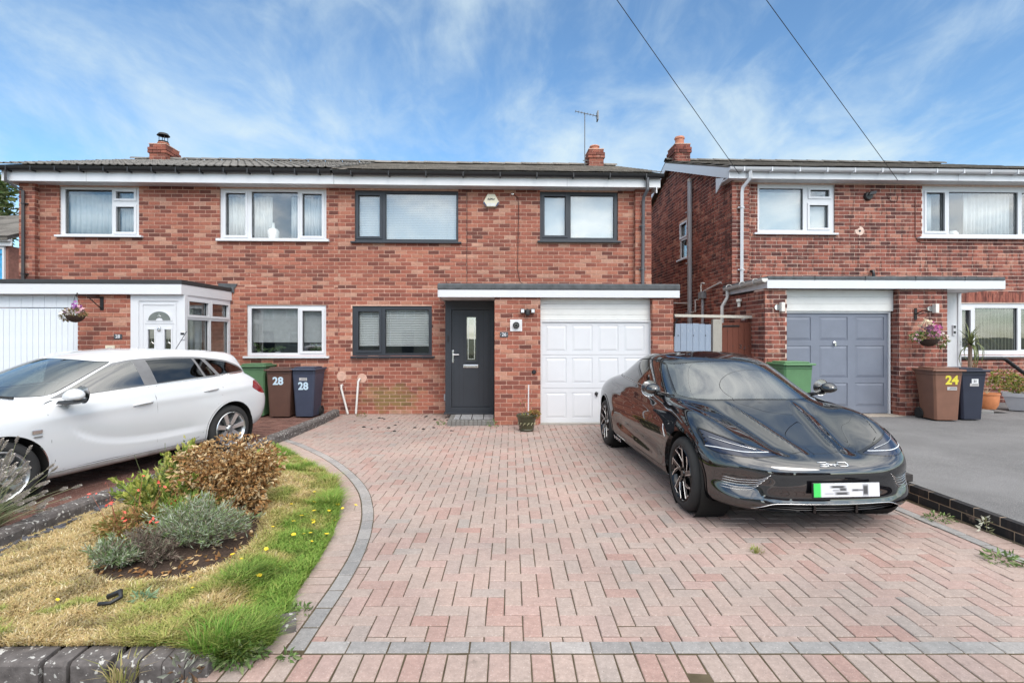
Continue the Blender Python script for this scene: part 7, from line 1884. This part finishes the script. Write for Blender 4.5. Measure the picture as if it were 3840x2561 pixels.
V, F, C = leaf_cloud(220, ellipsoids([(.13, -.03, .28, .08, .07, .06, 1), (-.02, 0, .38, .12, .05, .14, .12)]), .05, [(.42, .25, .10), (.34, .19, .08), (.22, .24, .06)], seed=3)
tri_cloud('dry_foliage', V, F, C, LEAFM, p)
stems('stem', p, [(0, 0, .26)] * 5, [(-.16, 0, .58), (-.11, .02, .66), (-.05, -.02, .55), (.09, 0, .5), (-.2, .01, .45)], .003, .0012, STEMB)
p = thing('plant_pot', 'round terracotta pot on the step beside the black blue wheelie bin', 'plant pot', (9.10, 9.78, .225))
MBld().lathe([(0, 0), (.13, 0), (.17, .08), (.185, .2), (.18, .27), (.195, .275), (.195, .30), (.165, .30), (0, .27)], 24).build('pot', M('orange_terracotta', (.52, .19, .075), .7, var=.12), p, smooth=True)
stems('stem', p, [(0, 0, .28)] * 7, [(-.2, 0, .5), (-.1, .05, .62), (.03, 0, .55), (.12, 0, .6), (-.05, 0, .7), (.2, .02, .45), (-.16, -.05, .4)], .004, .002, M('dry_stem', (.40, .33, .2), .8))
p = thing('planter', 'tapered square grey planter with a leafy bush under the far right window', 'planter', (9.78, 9.86, .19), R(48))
m = MBld()
for zz, a in ((0, .13), (.26, .215), (.26, .225), (.33, .235), (.33, .21), (.30, .20)): m.v += [(-a, -a, zz), (a, -a, zz), (a, a, zz), (-a, a, zz)]
for k in range(5):
    for j in range(4): m.f.append((k*4+j, k*4+(j+1) % 4, (k+1)*4+(j+1) % 4, (k+1)*4+j)); m.t.append(.5)
m.f.append((20, 21, 22, 23)); m.t.append(.5); m.f.append((3, 2, 1, 0)); m.t.append(.5)
m.build('pot', M('pale_grey_planter', (.40, .41, .44), .6, var=.05), p)
tri_cloud('foliage', *leaf_cloud(900, ellipsoids([(0, 0, .50, .24, .24, .16, 1), (-.2, .2, .62, .22, .2, .16, .8), (.3, -.15, .44, .2, .16, .14, .8), (.45, -.35, .34, .14, .14, .16, .5), (-.35, .3, .5, .15, .15, .1, .4)]), .06, [(.16, .19, .035), (.25, .26, .05), (.10, .14, .03), (.33, .30, .08)], seed=5), LEAFM, p)
stems('stem', p, [(0, 0, .3)] * 6, [(-.2, .2, .6), (.3, -.15, .45), (0, 0, .6), (.42, -.35, .36), (-.3, .3, .5), (.1, .2, .55)], .006, .003, STEMB)
# cordyline
p = thing('palm_plant', 'spiky palm like plant on a thin trunk in front of the white porch side', 'plant', (9.0, 10.02, .2))
MBld().tube([(0, 0, 0), (-.015, 0, .5), (.0, 0, 1.15), (.0, 0, 1.25)], [.035, .03, .032, .04], 8).build('trunk', M('palm_trunk', (.22, .16, .12), .9, var=.25, bmp=.5), p, smooth=True)
m = MBld()
for k in range(46):
    a = rng.uniform(0, 6.283); e = rng.uniform(-.5, 1.45); L_ = rng.uniform(.35, .62); q = []
    for i in range(6):
        f_ = i / 5; ee = e - 1.3 * f_ * f_ * max(.25, math.cos(e)); r_ = L_ * f_; q.append((r_ * math.cos(a) * max(.12, math.cos(ee)), r_ * math.sin(a) * max(.12, math.cos(ee)), 1.25 + r_ * math.sin(ee)))
    wx, wy = -math.sin(a), math.cos(a)
    for i in range(5):
        w0, w1 = .016 * (1 - i / 5) + .002, .016 * (1 - (i+1) / 5) + .002
        m.add([(q[i][0] - wx*w0, q[i][1] - wy*w0, q[i][2]), (q[i][0] + wx*w0, q[i][1] + wy*w0, q[i][2]), (q[i+1][0] + wx*w1, q[i+1][1] + wy*w1, q[i+1][2]), (q[i+1][0] - wx*w1, q[i+1][1] - wy*w1, q[i+1][2])], [(0, 1, 2, 3)])
m.build('leaves', M('spiky_leaf', (.14, .17, .06), .5, var=.35, scale=8), p, fix=False)
# hanging baskets
def basket(label, s, y, z, rad, cols, trail, seed, chain_to):
    b = facade_thing('hanging_basket', label, 'hanging basket', s, y, z)
    MBld().lathe([(0, -rad * .75), (rad * .4, -rad * .68), (rad * .75, -rad * .42), (rad, 0), (rad * 1.02, .01), (rad * .9, .01), (0, .0)], 22).build('basket', M('dark_wicker', (.045, .025, .018), .8, var=.4, scale=40, bmp=.8, bscale=60), b, smooth=True)
    grn_, fl = cols
    tri_cloud('foliage', *leaf_cloud(520, ellipsoids([(0, 0, rad * .35, rad * 1.15, rad, rad * .5, 1)] + trail), .045, grn_, seed=seed), LEAFM, b)
    r = np.random.default_rng(seed)
    for c, ctr, n_ in fl:
        m = MBld()
        for k in range(n_):
            o_ = Vector(ctr) + Vector(r.normal(0, 1, 3)) * rad * .30; R_ = .016 + .010 * r.random(); nn = Vector((r.normal(0, .5), -1, r.normal(.5, .4))).normalized(); a_ = nn.orthogonal().normalized(); c_ = nn.cross(a_)
            for j in range(5):
                an = j * 1.2566; d = a_ * math.cos(an) + c_ * math.sin(an); e_ = a_ * math.cos(an + .5) + c_ * math.sin(an + .5); g_ = a_ * math.cos(an - .5) + c_ * math.sin(an - .5)
                m.add([tuple(o_), tuple(o_ + e_ * R_ * .8 + nn * .004), tuple(o_ + d * R_ * 1.35 + nn * .006), tuple(o_ + g_ * R_ * .8 + nn * .004)], [(0, 1, 2, 3)])
        m.build('flower_heads', M('petal_%d%d%d' % tuple(int(q * 99) for q in c), c, .6, var=.1), b, fix=False)
    for k in range(3):
        a = k * 2.094 + .5; MBld().tube([(rad * math.cos(a), rad * math.sin(a), .0), (0, 0, chain_to)], .0025, 4).build('chain', IRON, b)
    return b
G1 = [(.07, .13, .025), (.12, .19, .04), (.20, .25, .07), (.34, .36, .20)]
basket('hanging basket of pink and purple flowers on the brick pillar of the right house', 7.24, -2.0, 1.545, .165, (G1, [((.50, .18, .32), (.03, -.06, .10), 26), ((.33, .02, .20), (.10, -.04, .20), 24), ((.06, .01, .05), (-.06, -.05, .17), 20), ((.66, .52, .36), (0, .02, .28), 26), ((.62, .5, .46), (.20, -.03, .03), 20), ((.55, .28, .40), (-.26, -.02, .02), 8)]),
       [(.23, 0, -.02, .10, .10, .12, .5), (-.20, 0, .05, .12, .10, .07, .5)], 11, .48)
basket('small hanging basket of white and purple flowers by the ribbed white garage door', -7.275, -1.97, 1.93, .135, ([(.24, .20, .08), (.34, .24, .12), (.16, .15, .05)], [((.72, .66, .66), (-.08, -.04, .07), 34), ((.25, .03, .26), (.02, -.02, .16), 14), ((.62, .36, .42), (.10, -.03, .08), 16), ((.06, .015, .05), (-.04, -.06, .05), 8)]),
       [(-.15, 0, .02, .07, .08, .08, .3)], 12, .36)

# --- overhead wires
for lab, A_, B_, k_ in (('thin black overhead cable running from the sky to the corner eave of the right house', (4.70, 10.52, 4.94), (1.58, 7.6, 6.59), 3.0), ('thin black overhead cable further right, running down to the eaves of the right house', (8.10, 10.70, 4.86), (4.0, 8.0, 6.85), 2.6)):
    A_, B_ = Vector(A_), Vector(B_); m = MBld().tube([A_, A_ + (B_ - A_) * k_ * .5, A_ + (B_ - A_) * k_], .0065, 6)
    tag(m.build('overhead_cable', M('cable_black', (.02, .02, .022), .6), None), lab, 'cable', 'overhead cables')
a_ = thing('roof_aerial', 'thin television aerial on a mast rising behind the ridge left of the short chimney', 'aerial', (2.02, 13.9, 6.1))
MBld().tube([(0, 0, -.2), (0, 0, 1.55)], .013, 6).build('mast', M('aerial_grey', (.17, .17, .17), .5, metal=.6), a_)
bm_ = MBld().tube([(-.26, 0, 1.62), (.36, 0, 1.48)], .010, 6).build('boom', MATS['aerial_grey'], a_)
for k in range(8): x = -.25 + k * .08; MBld().tube([(x, -.09, 1.615 - .0181*k), (x, .09, 1.615 - .0181*k)], .005, 4).build('element', MATS['aerial_grey'], bm_)
MBld().box(.33, .36, -.10, .10, 1.36, 1.60).build('reflector', MATS['aerial_grey'], a_)
MBld().tube([(-.05, 0, .28), (.20, 0, .28)], .012, 6).build('bracket', MATS['aerial_grey'], a_)

# --- neighbour's house and tree at the far left, trees behind
nb = thing('house', 'neighbouring house at the far left edge with tiled roof and bright blue covered window', 'house', (-18.0, 15.2, 0))
MBld().box(-4, 3.1, 0, 6, -.1, 4.3).build('wall', M('plain_brick', (.24, .11, .085), .9, var=.25, scale=12), nb)
MBld().box(-4, 3.3, -.12, -.09, 4.28, 4.50).build('fascia', WHITEP, nb)
MBld().box(-4, 3.3, -.22, -.13, 4.40, 4.52).build('gutter', WHITEP, nb, bevel=.02)
rf = MBld().prism([(-.25, 4.53), (3.0, 5.9), (3.0, 5.8), (-.25, 4.43)], -4, 3.3, axis='x').build('roof', TILE_24, nb); me = None
for k in range(9):
    for i in range(6):
        if me is None: o = MBld().box(-.245, .245, -.02, .40, .012, .035).build('roof_tile', TILE_24, rf); me = o.data
        else: o = link('roof_tile', me, None, rf)
        o.location = (.6 + i * .5 + (k % 2) * .25, -.25 + k * .345, 4.53 + k * .1455); o.rotation_euler = (R(22.9), 0, 0)
wn = MBld().plate(1.2, 3.05, 3.02, 4.27, [(1.26, 3.1, 2.97, 4.2)], -.06, .02).build('window', WHITEP, nb)
MBld().box(1.27, 2.96, -.03, -.02, 3.11, 4.19).build('blue_sheet', M('bright_blue_sheet', (.05, .33, .60), .4, var=.35, scale=6), wn)
MBld().box(1.27, 2.96, -.036, -.031, 4.02, 4.06).build('sheet_fold', M('deep_blue_fold', (.02, .12, .25), .5), wn)
def tree(label, x, y, h, r, cols, n_, seed, zlow=.25, leaf=.16):
    t = thing('tree', label, 'tree', (x, y, -.05)); r_ = np.random.default_rng(seed)
    E = []
    for k in range(26):
        a = r_.uniform(0, 6.283); q = r_.uniform(.15, 1) ** .6; z = h * (zlow + (1 - zlow) * r_.uniform(0, 1)); w_ = r * (1 - abs((z / h - .55) / .6) ** 2 * .7)
        s_ = r * r_.uniform(.20, .38); E.append((math.cos(a) * q * w_ * .8, math.sin(a) * q * w_ * .8, z, s_, s_, s_ * .8, s_))
    tri_cloud('crown', *leaf_cloud(n_, ellipsoids(E, .35), leaf, cols, seed=seed), LEAFM, t)
    m = MBld().tube([(0, 0, 0), (.05, 0, h * .3), (-.05, .05, h * .6), (0, 0, h * .85)], [.22, .17, .1, .03], 8)
    for e in E[:12]: m.tube([(0, 0, e[2] * .6), (e[0] * .5, e[1] * .5, e[2] * .85), (e[0], e[1], e[2])], [.07, .045, .015], 5)
    m.build('trunk', M('bark', (.09, .07, .055), .95, var=.3, bmp=.5), t, smooth='all', fix=False)
    return t
TG = [(.045, .075, .022), (.07, .11, .03), (.10, .13, .045), (.15, .17, .08)]
tree('large loose green tree behind the roofs at the far left edge', -24.6, 23.0, 9.2, 3.0, TG, 9000, 21, .2, .26)
tree('green tree glimpsed in the gap between the middle and right houses', 5.1, 21.0, 6.6, 1.8, TG, 3500, 22, .2, .22)
# houses across the street: only seen mirrored in windows and car paint
def opposite(label, x, col):
    o = thing('house', label, 'house', (x, -24, 0))
    MBld().box(-4.6, 4.6, -7, 0, -.1, 5.0).build('wall', col, o)
    MBld().prism([(.4, 4.9), (-3.5, 7.0), (-7.4, 4.9)], -4.9, 4.9, axis='x').build('roof', TILE_RIB, o)
    MBld().box(-4.9, 4.9, .38, .42, 4.75, 4.98).build('fascia', WHITE, o)
    for a, z in ((-3.2, 3.2), (-.9, 3.2), (1.6, 3.2), (-3.0, .9), (1.8, .9)):
        f_ = MBld().plate(a, z, a + 1.5, z + 1.2, [(a + .1, z + .1, a + .7, z + 1.1), (a + .8, z + .1, a + 1.4, z + 1.1)], .06, .01).build('window', WHITE, o)
        MBld().box(a + .08, a + 1.42, .012, .02, z + .08, z + 1.12).build('pane', GLASS, f_)
    MBld().box(-.5, .5, .0, .05, 0, 2.1).build('door', ANTHRA, o)
opposite('pale rendered house across the street, only seen reflected in the left house window', -18.6, M('pale_render', (.48, .46, .43), .9, var=.05))
opposite('brick house across the street, only seen reflected in the black car bonnet', 5.5, M('plain_brick2', (.26, .12, .09), .9, var=.2, scale=10))
opposite('dark brick house across the street, only seen reflected in the car bumper', 17.5, M('plain_brick3', (.16, .085, .07), .9, var=.2, scale=10))
opposite('cream house across the street, only seen reflected in the centre windows', -6.6, M('cream_render', (.42, .39, .33), .9, var=.08))
# ================================================================ GARDEN PLANTS
def gz_(x, y): return float(lawn_z(np.array([x]), np.array([y]))[0])
p = thing('shrub', 'dead brown shrub with crisp dried leaves at the back of the flower bed', 'shrub', (-2.50, 4.52, .04))
DRY = [(.46, .28, .12), (.34, .18, .07), (.56, .39, .20), (.25, .12, .046), (.42, .24, .10), (.62, .48, .29)]
E_ = [(0, 0, .42, .36, .30, .22, 1.2), (.22, -.05, .36, .24, .26, .20, 1), (-.24, .02, .40, .24, .24, .18, 1), (.05, .05, .54, .30, .22, .13, 1), (.30, .0, .44, .18, .2, .14, .7), (-.1, -.18, .26, .26, .2, .18, .8), (.22, -.2, .2, .2, .16, .15, .7), (-.30, .05, .48, .14, .14, .1, .4)]
fn_, ba_, ti_ = shoots(E_, 190, 31, .35, .25)
tri_cloud('foliage', *cat_clouds(leaf_cloud(5600, fn_, .052, DRY, droop=.45, seed=31, aspect=.42, fold=.30), leaf_cloud(1900, ellipsoids(E_, .8), .046, DRY, droop=.2, seed=33, aspect=.4, fold=.3)), LEAFM, p)
stems('stem', p, ba_[:110], ti_[:110], .0045, .0012, STEMB)
p = thing('shrub', 'yellow green leafy shrub growing between the drive kerb and the dead brown shrub', 'shrub', (-3.04, 4.52, .04))
E_ = [(0, 0, .26, .24, .22, .22, 1), (-.24, -.05, .24, .18, .15, .16, .8), (.10, .1, .46, .15, .13, .18, .8), (.14, .12, .60, .09, .09, .10, .3), (.25, -.1, .26, .2, .15, .14, .8)]
fn_, ba_, ti_ = shoots(E_, 110, 32, .35, .25)
tri_cloud('foliage', *leaf_cloud(2900, fn_, .058, [(.30, .36, .07), (.42, .43, .10), (.19, .27, .05), (.52, .50, .17), (.24, .33, .09)], seed=32, aspect=.42), LEAFM, p)
bs_ = [(rng.normal(0, .06), rng.normal(0, .06), 0) for _ in range(16)]; stems('stem', p, bs_, [(b_[0] * 3.5, b_[1] * 3, rng.uniform(.3, .6)) for b_ in bs_], .006, .002, STEMG)
def blade_tuft(n_, rad, h, cols, seed, spread=.6, wd=.003, curve=.5, z0=0.0, ctr=(0, 0)):
    r = np.random.default_rng(seed); a = r.uniform(0, 6.283, n_); q = rad * np.sqrt(r.random(n_)); bx, by = ctr[0] + q * np.cos(a), ctr[1] + q * np.sin(a)
    hh = h * r.uniform(.5, 1.1, n_); la = a + r.normal(0, .7, n_); ln = hh * spread * r.uniform(.2, 1.2, n_) * (.4 + q / max(rad, 1e-6)); dx, dy = np.cos(la) * ln, np.sin(la) * ln; px, py = -np.sin(la) * wd, np.cos(la) * wd
    z = np.full(n_, z0)
    V = np.stack([np.stack([bx - px, by - py, z], 1), np.stack([bx + px, by + py, z], 1), np.stack([bx + dx*.4 + px*.8, by + dy*.4 + py*.8, z + hh*.65], 1), np.stack([bx + dx*.4 - px*.8, by + dy*.4 - py*.8, z + hh*.65], 1), np.stack([bx + dx, by + dy, z + hh*(1 - curve*.2)], 1)], 1).reshape(-1, 3)
    b5 = np.arange(n_)[:, None] * 5; F = np.concatenate([b5 + np.array([[0, 1, 2]]), b5 + np.array([[0, 2, 3]]), b5 + np.array([[3, 2, 4]])], 1).reshape(-1, 3)
    cols = np.array(cols); C = cols[r.integers(0, len(cols), n_)] * r.uniform(.75, 1.25, n_)[:, None]
    return V, F, np.repeat(C, 3, 0)
def feather_hump(label, x, y, E, cols, n_, seed, name='lavender_bush', leaf=.038):
    p = thing(name, label, 'bush', (x, y, gz_(x, y) - .01))
    fn_, ba_, ti_ = shoots(E, int(n_ / 26), seed, .25, .42)
    tri_cloud('foliage', *leaf_cloud(n_, fn_, leaf, cols, seed=seed, aspect=.17, fold=.05), LEAFM, p)
    stems('stem', p, ba_, ti_, .0028, .0010, M('grey_brown_twig', (.20, .15, .12), .9, var=.3))
    return p
SIL = [(.27, .33, .20), (.36, .42, .30), (.20, .28, .12), (.46, .50, .40), (.19, .26, .10), (.30, .27, .20)]
feather_hump('silvery green lavender bush in front of the dead brown shrub', -2.31, 3.75, [(0, 0, .20, .28, .22, .15, 1.2), (.22, .04, .17, .20, .18, .12, 1), (-.2, .02, .18, .2, .2, .13, 1), (.02, .1, .26, .2, .16, .1, .8), (.1, -.1, .12, .2, .12, .1, .7)], SIL, 6500, 41)
feather_hump('lower silvery lavender bush at the near left of the flower bed', -2.70, 3.46, [(0, 0, .11, .16, .14, .11, 1), (.13, -.02, .09, .12, .12, .08, .7), (-.1, .06, .09, .10, .10, .08, .6)], SIL + [(.10, .16, .06)], 2800, 42)
feather_hump('brown dying patch of lavender between the two silvery bushes', -2.54, 3.55, [(0, 0, .12, .22, .15, .12, 1), (.2, -.1, .08, .16, .1, .08, .8)], [(.20, .15, .12), (.28, .22, .18), (.15, .11, .09), (.22, .22, .15)], 2300, 43, 'dying_bush')
p = thing('grass_clump', 'bright green grassy clump rising between the silvery bush and the yellow green shrub', 'plant', (-2.54, 4.03, .05))
tri_cloud('blades', *blade_tuft(700, .16, .30, [(.20, .32, .05), (.28, .38, .08), (.14, .25, .04)], 44, .5, .003), GRASSM, p)
p = thing('flowering_plant', 'thin red stemmed plant with small coral red flowers beside the drive kerb', 'plant', (-2.91, 3.87, .04))
tri_cloud('foliage', *leaf_cloud(900, ellipsoids([(0, 0, .12, .18, .18, .10, 1), (.12, .05, .16, .14, .14, .10, .6)], .4), .042, [(.30, .24, .08), (.22, .22, .06), (.36, .20, .08)], seed=45), LEAFM, p)
bs_ = [(rng.normal(0, .05), rng.normal(0, .05), 0) for _ in range(14)]; tp_ = [(b_[0] * 4 - .05, b_[1] * 3, rng.uniform(.25, .48)) for b_ in bs_]
stems('stem', p, bs_, tp_, .003, .0012, M('red_stem', (.30, .10, .06), .7))
m = MBld()
for k, q in enumerate(tp_):
    for j in range(4 if k % 3 == 0 else 1):
        o_ = Vector(q) + Vector(rng.normal(0, .012, 3)); d = Vector((rng.normal(0, 1), rng.normal(0, 1), rng.normal(-.2, .6))).normalized() * .030; e_ = d.orthogonal().normalized() * .008
        m.add([tuple(o_), tuple(o_ + d * .5 + e_), tuple(o_ + d), tuple(o_ + d * .5 - e_)], [(0, 1, 2, 3)])
m.build('flower_heads', M('coral_petal', (.70, .085, .055), .6, var=.1), p, fix=False)
# lavender with dried flower spikes at the left edge, in front of the white car
p = thing('lavender_plant', 'tall dried lavender with grey flower spikes in front of the white car wheel', 'plant', (-4.22, 3.92, Z28))
m = MBld(); sp = MBld(); tips = []
for k in range(88):
    az_ = rng.uniform(-.5, .9) if k % 3 else rng.uniform(-1.6, 2.6); el = rng.uniform(.28, 1.25); L_ = rng.uniform(.45, .80)
    b0 = Vector((rng.normal(0, .08), rng.normal(0, .10), .02)); d = Vector((math.cos(az_) * math.cos(el), math.sin(az_) * math.cos(el) * .5, math.sin(el)))
    q = [b0 + d * L_ * f_ + Vector((0, 0, .05 * math.sin(f_ * 2.6))) for f_ in (0, .35, .7, 1.0)]; m.tube(q, [.0028, .0022, .0018, .0014], 4, cap=False)
    dd = (q[3] - q[2]).normalized(); a_ = dd.orthogonal().normalized(); c_ = dd.cross(a_); ls = rng.uniform(.05, .10)
    for j in range(30):
        f_ = j / 30; an = j * 2.4; rr = .0150 * (.55 + .45 * math.sin(math.pi * min(1, f_ * 1.1))); o_ = q[3] - dd * ls * (1 - f_); rd = a_ * math.cos(an) + c_ * math.sin(an)
        e1 = (rd.cross(dd)).normalized() * .0060
        sp.add([tuple(o_ - e1), tuple(o_ + e1), tuple(o_ + rd * rr + dd * .010 + e1 * .6), tuple(o_ + rd * rr + dd * .010 - e1 * .6)], [(0, 1, 2, 3)])
m.build('stem', M('lavender_stem', (.26, .27, .15), .8, var=.2), p, fix=False)
sp.build('flower_spikes', M('dried_lavender', (.40, .36, .33), .9, var=.3, scale=60), p, fix=False)
tri_cloud('foliage', *blade_tuft(1500, .18, .30, [(.13, .19, .08), (.20, .26, .13), (.09, .14, .05)], 47, 1.0, .0022), GRASSM, p)
tag(tri_cloud('fallen_leaves', *leaf_cloud(170, lambda n_, r: (np.stack([-4.15 + r.normal(0, .22, n_), 3.75 + r.normal(0, .18, n_), np.full(n_, Z28 + .006)], 1), np.stack([r.normal(0, 1, n_), r.normal(0, 1, n_), np.full(n_, .05)], 1)), .05, [(.35, .12, .04), (.28, .17, .06), (.20, .22, .05)], seed=48), LEAFM), 'orange and brown fallen leaves on the drive under the lavender', 'leaves', kind='stuff')
# crisp fallen leaves on the bed
def on_bed(n_, r):
    x = r.uniform(-2.95, -1.95, n_ * 6); y = 3.25 + r.random(n_ * 6) ** 1.3 * 1.3; k = np.nonzero(np_inside(BED, x, y) & ((x > -2.25) | (x < -2.72) | (y < 3.4)))[0][:n_]
    k = np.resize(k, n_); return np.stack([x[k], y[k], lawn_z(x[k], y[k]) + .006], 1), np.stack([r.normal(0, 1, n_), r.normal(0, 1, n_), np.full(n_, .12)], 1)
tag(tri_cloud('fallen_leaves', *leaf_cloud(230, on_bed, .045, DRY, seed=49, fold=.2), LEAFM), 'brown fallen leaves and twigs on the dark soil of the flower bed', 'leaves', kind='stuff')
# slate chips between kerb and lawn
SLT = M('slate_chip', (.085, .085, .10), .6, var=.35, scale=18, bmp=.3)
protos = []
for k in range(5):
    nn = rng.integers(5, 8); poly = [(math.cos(j / nn * 6.283) * rng.uniform(.6, 1.1), math.sin(j / nn * 6.283) * rng.uniform(.35, .7)) for j in range(nn)]
    protos.append(MBld().prism([(a * .055, b * .055) for a, b in poly], 0, .011, axis='z').build('slate', SLT, None, bevel=.002))
k = 0
for i in range(46):
    y = 2.75 + i * .052; x = kx(y) + rng.uniform(.03, .13)
    o = protos[i] if i < 5 else protos[i % 5].copy()
    if i >= 5: COL.objects.link(o)
    o.location = (x, y, gz_(x + .02, y) + .012 + rng.uniform(0, .012)); o.rotation_euler = (rng.normal(0, .25), rng.normal(0, .25), rng.uniform(0, 6.28)); s_ = rng.uniform(.6, 1.25); o.scale = (s_, s_, 1)
    tag(o, 'dark grey slate chip lying along the drive kerb beside the straw coloured lawn', 'slate', 'slate chips along the kerb')
# dandelions
DY = M('dandelion_yellow', (.80, .60, .03), .6, var=.1)
fm = MBld()
for j in range(22):
    an = j * 2.39996; rr = .004 + .011 * (j / 22) ** .6; fm.add([(0, 0, .006), (rr*math.cos(an-.25), rr*math.sin(an-.25), .008), (rr*1.35*math.cos(an), rr*1.35*math.sin(an), .010 - .004*(j/22)), (rr*math.cos(an+.25), rr*math.sin(an+.25), .008)], [(0, 1, 2, 3)])
first = None; r = np.random.default_rng(77); n_d = 0
SPOTS = [(-1.87, 3.02), (-1.55, 3.20), (-1.50, 3.43), (-1.52, 3.37), (-1.63, 3.86), (-1.55, 3.95), (-1.56, 3.90), (-1.48, 3.82), (-1.85, 3.40), (-1.78, 3.39), (-1.42, 3.95), (-1.63, 4.20), (-1.72, 4.22), (-1.70, 4.35), (-1.60, 4.45), (-1.55, 4.42), (-1.66, 4.38), (-1.74, 4.10), (-1.82, 3.95), (-1.58, 4.65), (-1.50, 4.55), (-1.62, 4.75), (-1.78, 4.62), (-1.88, 4.9), (-1.48, 4.28), (-1.95, 4.55), (-1.42, 4.62), (-1.58, 4.15), (-2.55, 2.85), (-1.40, 2.83), (-1.9, 2.92), (-1.7, 3.6), (-2.0, 3.15)]
for (x, y) in SPOTS:
    x += r.normal(0, .01); y += r.normal(0, .01); hgt = r.uniform(.03, .06)
    if first is None:
        first = thing('dandelion', 'yellow dandelion flower in the green part of the lawn', 'flower', (x, y, gz_(x, y)), 0, 'dandelions in the lawn')
        fm.build('flower_head', DY, first, loc=(0, 0, .045), fix=False); MBld().tube([(0, 0, 0), (.003, 0, .05)], .0016, 4).build('stem', STEMG, first); o = first
    else: o = copy_tree(first)
    o.location = (x, y, gz_(x, y) + r.uniform(-.012, .012)); o.rotation_euler = (r.normal(0, .25), r.normal(0, .25), r.uniform(0, 6.28)); s_ = r.uniform(.6, 1.15); o.scale = (s_, s_, s_)
# weeds
WG = [(.12, .20, .06), (.18, .26, .09), (.10, .17, .05), (.25, .30, .14)]
def weed(label, x, y, z, n_, rad, h, seed, cols=WG, nm='weed', blades=False):
    p = thing(nm, label, 'weed', (x, y, z))
    if blades: tri_cloud('blades', *blade_tuft(n_, rad, h, cols, seed, .9, .003), GRASSM, p)
    else: tri_cloud('foliage', *leaf_cloud(n_, ellipsoids([(0, 0, h * .3, rad, rad * .7, h * .6, 1)], .3), .042, cols, seed=seed, aspect=.35), LEAFM, p)
    return p
weed('small weed in the joint of the grey border where the soldier course bends', -1.19, 2.94, .01, 40, .06, .03, 51)
weed('tiny weed on the soldier course next to the joint weed', -1.27, 2.93, .01, 34, .045, .03, 52)
weed('tiny weed sprouting at the corner of the front soldier course', -1.09, 2.50, .01, 26, .03, .03, 53)
weed('green weed at the foot of the dark brick wall near the car', 3.70, 4.42, .01, 90, .12, .06, 54, WG + [(.45, .42, .28)])
weed('flat leafy weed on the grey border at the right edge', 3.48, 3.62, .01, 120, .14, .04, 55)
weed('sprig with tiny white flowers against the dark brick wall', 3.82, 4.12, .01, 40, .05, .14, 56, [(.6, .6, .5), (.3, .32, .18)])
weed('small tuft of grass in the herringbone paving in front of the car', 1.82, 3.78, 0, 60, .05, .035, 57, [(.25, .30, .08), (.35, .33, .12)], 'grass_tuft', True)
weed('weed at the right end of the grey block doorstep', -.32, 9.12, 0, 60, .10, .12, 58, WG + [(.5, .48, .4)])
weed('weed at the left corner of the grey block doorstep', -1.26, 9.3, 0, 50, .07, .07, 59)
weed('dry weed at the foot of the wall right of the leaning pipes', -2.98, 10.25, 0, 60, .10, .09, 60, [(.24, .20, .08), (.14, .16, .05)])
weed('long tuft of green grass flopping over the end of the front kerb', -1.46, 2.52, .06, 260, .10, .12, 61, [(.11, .24, .03), (.18, .31, .05), (.27, .33, .09)], 'grass_tuft', True)
weed('leafy green weeds spilling on to the paving beside the front kerb end', -1.33, 2.50, .02, 320, .13, .07, 62, WG)
weed('wispy dry grass growing out of the front of the front kerb', -1.78, 2.345, .0, 60, .05, .13, 63, [(.45, .36, .18), (.30, .30, .10)], 'grass_tuft', True)
weed('curled grey leaves at the foot of the front kerb end', -1.50, 2.36, .02, 60, .08, .09, 64, [(.30, .31, .25), (.16, .17, .12), (.2, .12, .07)])
weed('pale green leaf rosette in the straw coloured lawn', -2.08, 2.90, gz_(-2.08, 2.90), 60, .06, .05, 65, [(.20, .30, .17), (.28, .38, .22)])
o = MBld().tube([(-.045, .0, .02), (.02, .01, .045), (.045, -.02, .03), (.01, -.05, .012), (-.05, -.06, .01)], [.014, .016, .012, .01, .012], 7).build('plastic_scrap', BLACKP, None, smooth='all', loc=(-2.22, 2.88, gz_(-2.22, 2.88) + .02))
tag(o, 'bent scrap of black plastic lying on the lawn', 'litter')
# small debris by the wall
DB = M('dark_pebble', (.03, .028, .026), .8)
for i in range(26):
    x, y = rng.uniform(-3.0, -.9), rng.uniform(8.6, 10.3)
    if i == 0: o = MBld().lathe([(0, 0), (.02, .003), (.022, .010), (.0, .02)], 7).build('pebble', DB, None, smooth='all'); pb = o
    else: o = pb.copy(); COL.objects.link(o)
    o.location = (x, y, .001); s_ = rng.uniform(.5, 1.3); o.scale = (s_ * 1.3, s_, s_)
    tag(o, 'dark crumb of moss or stone on the block paving left of the front door', 'debris', 'crumbs scattered on the paving')
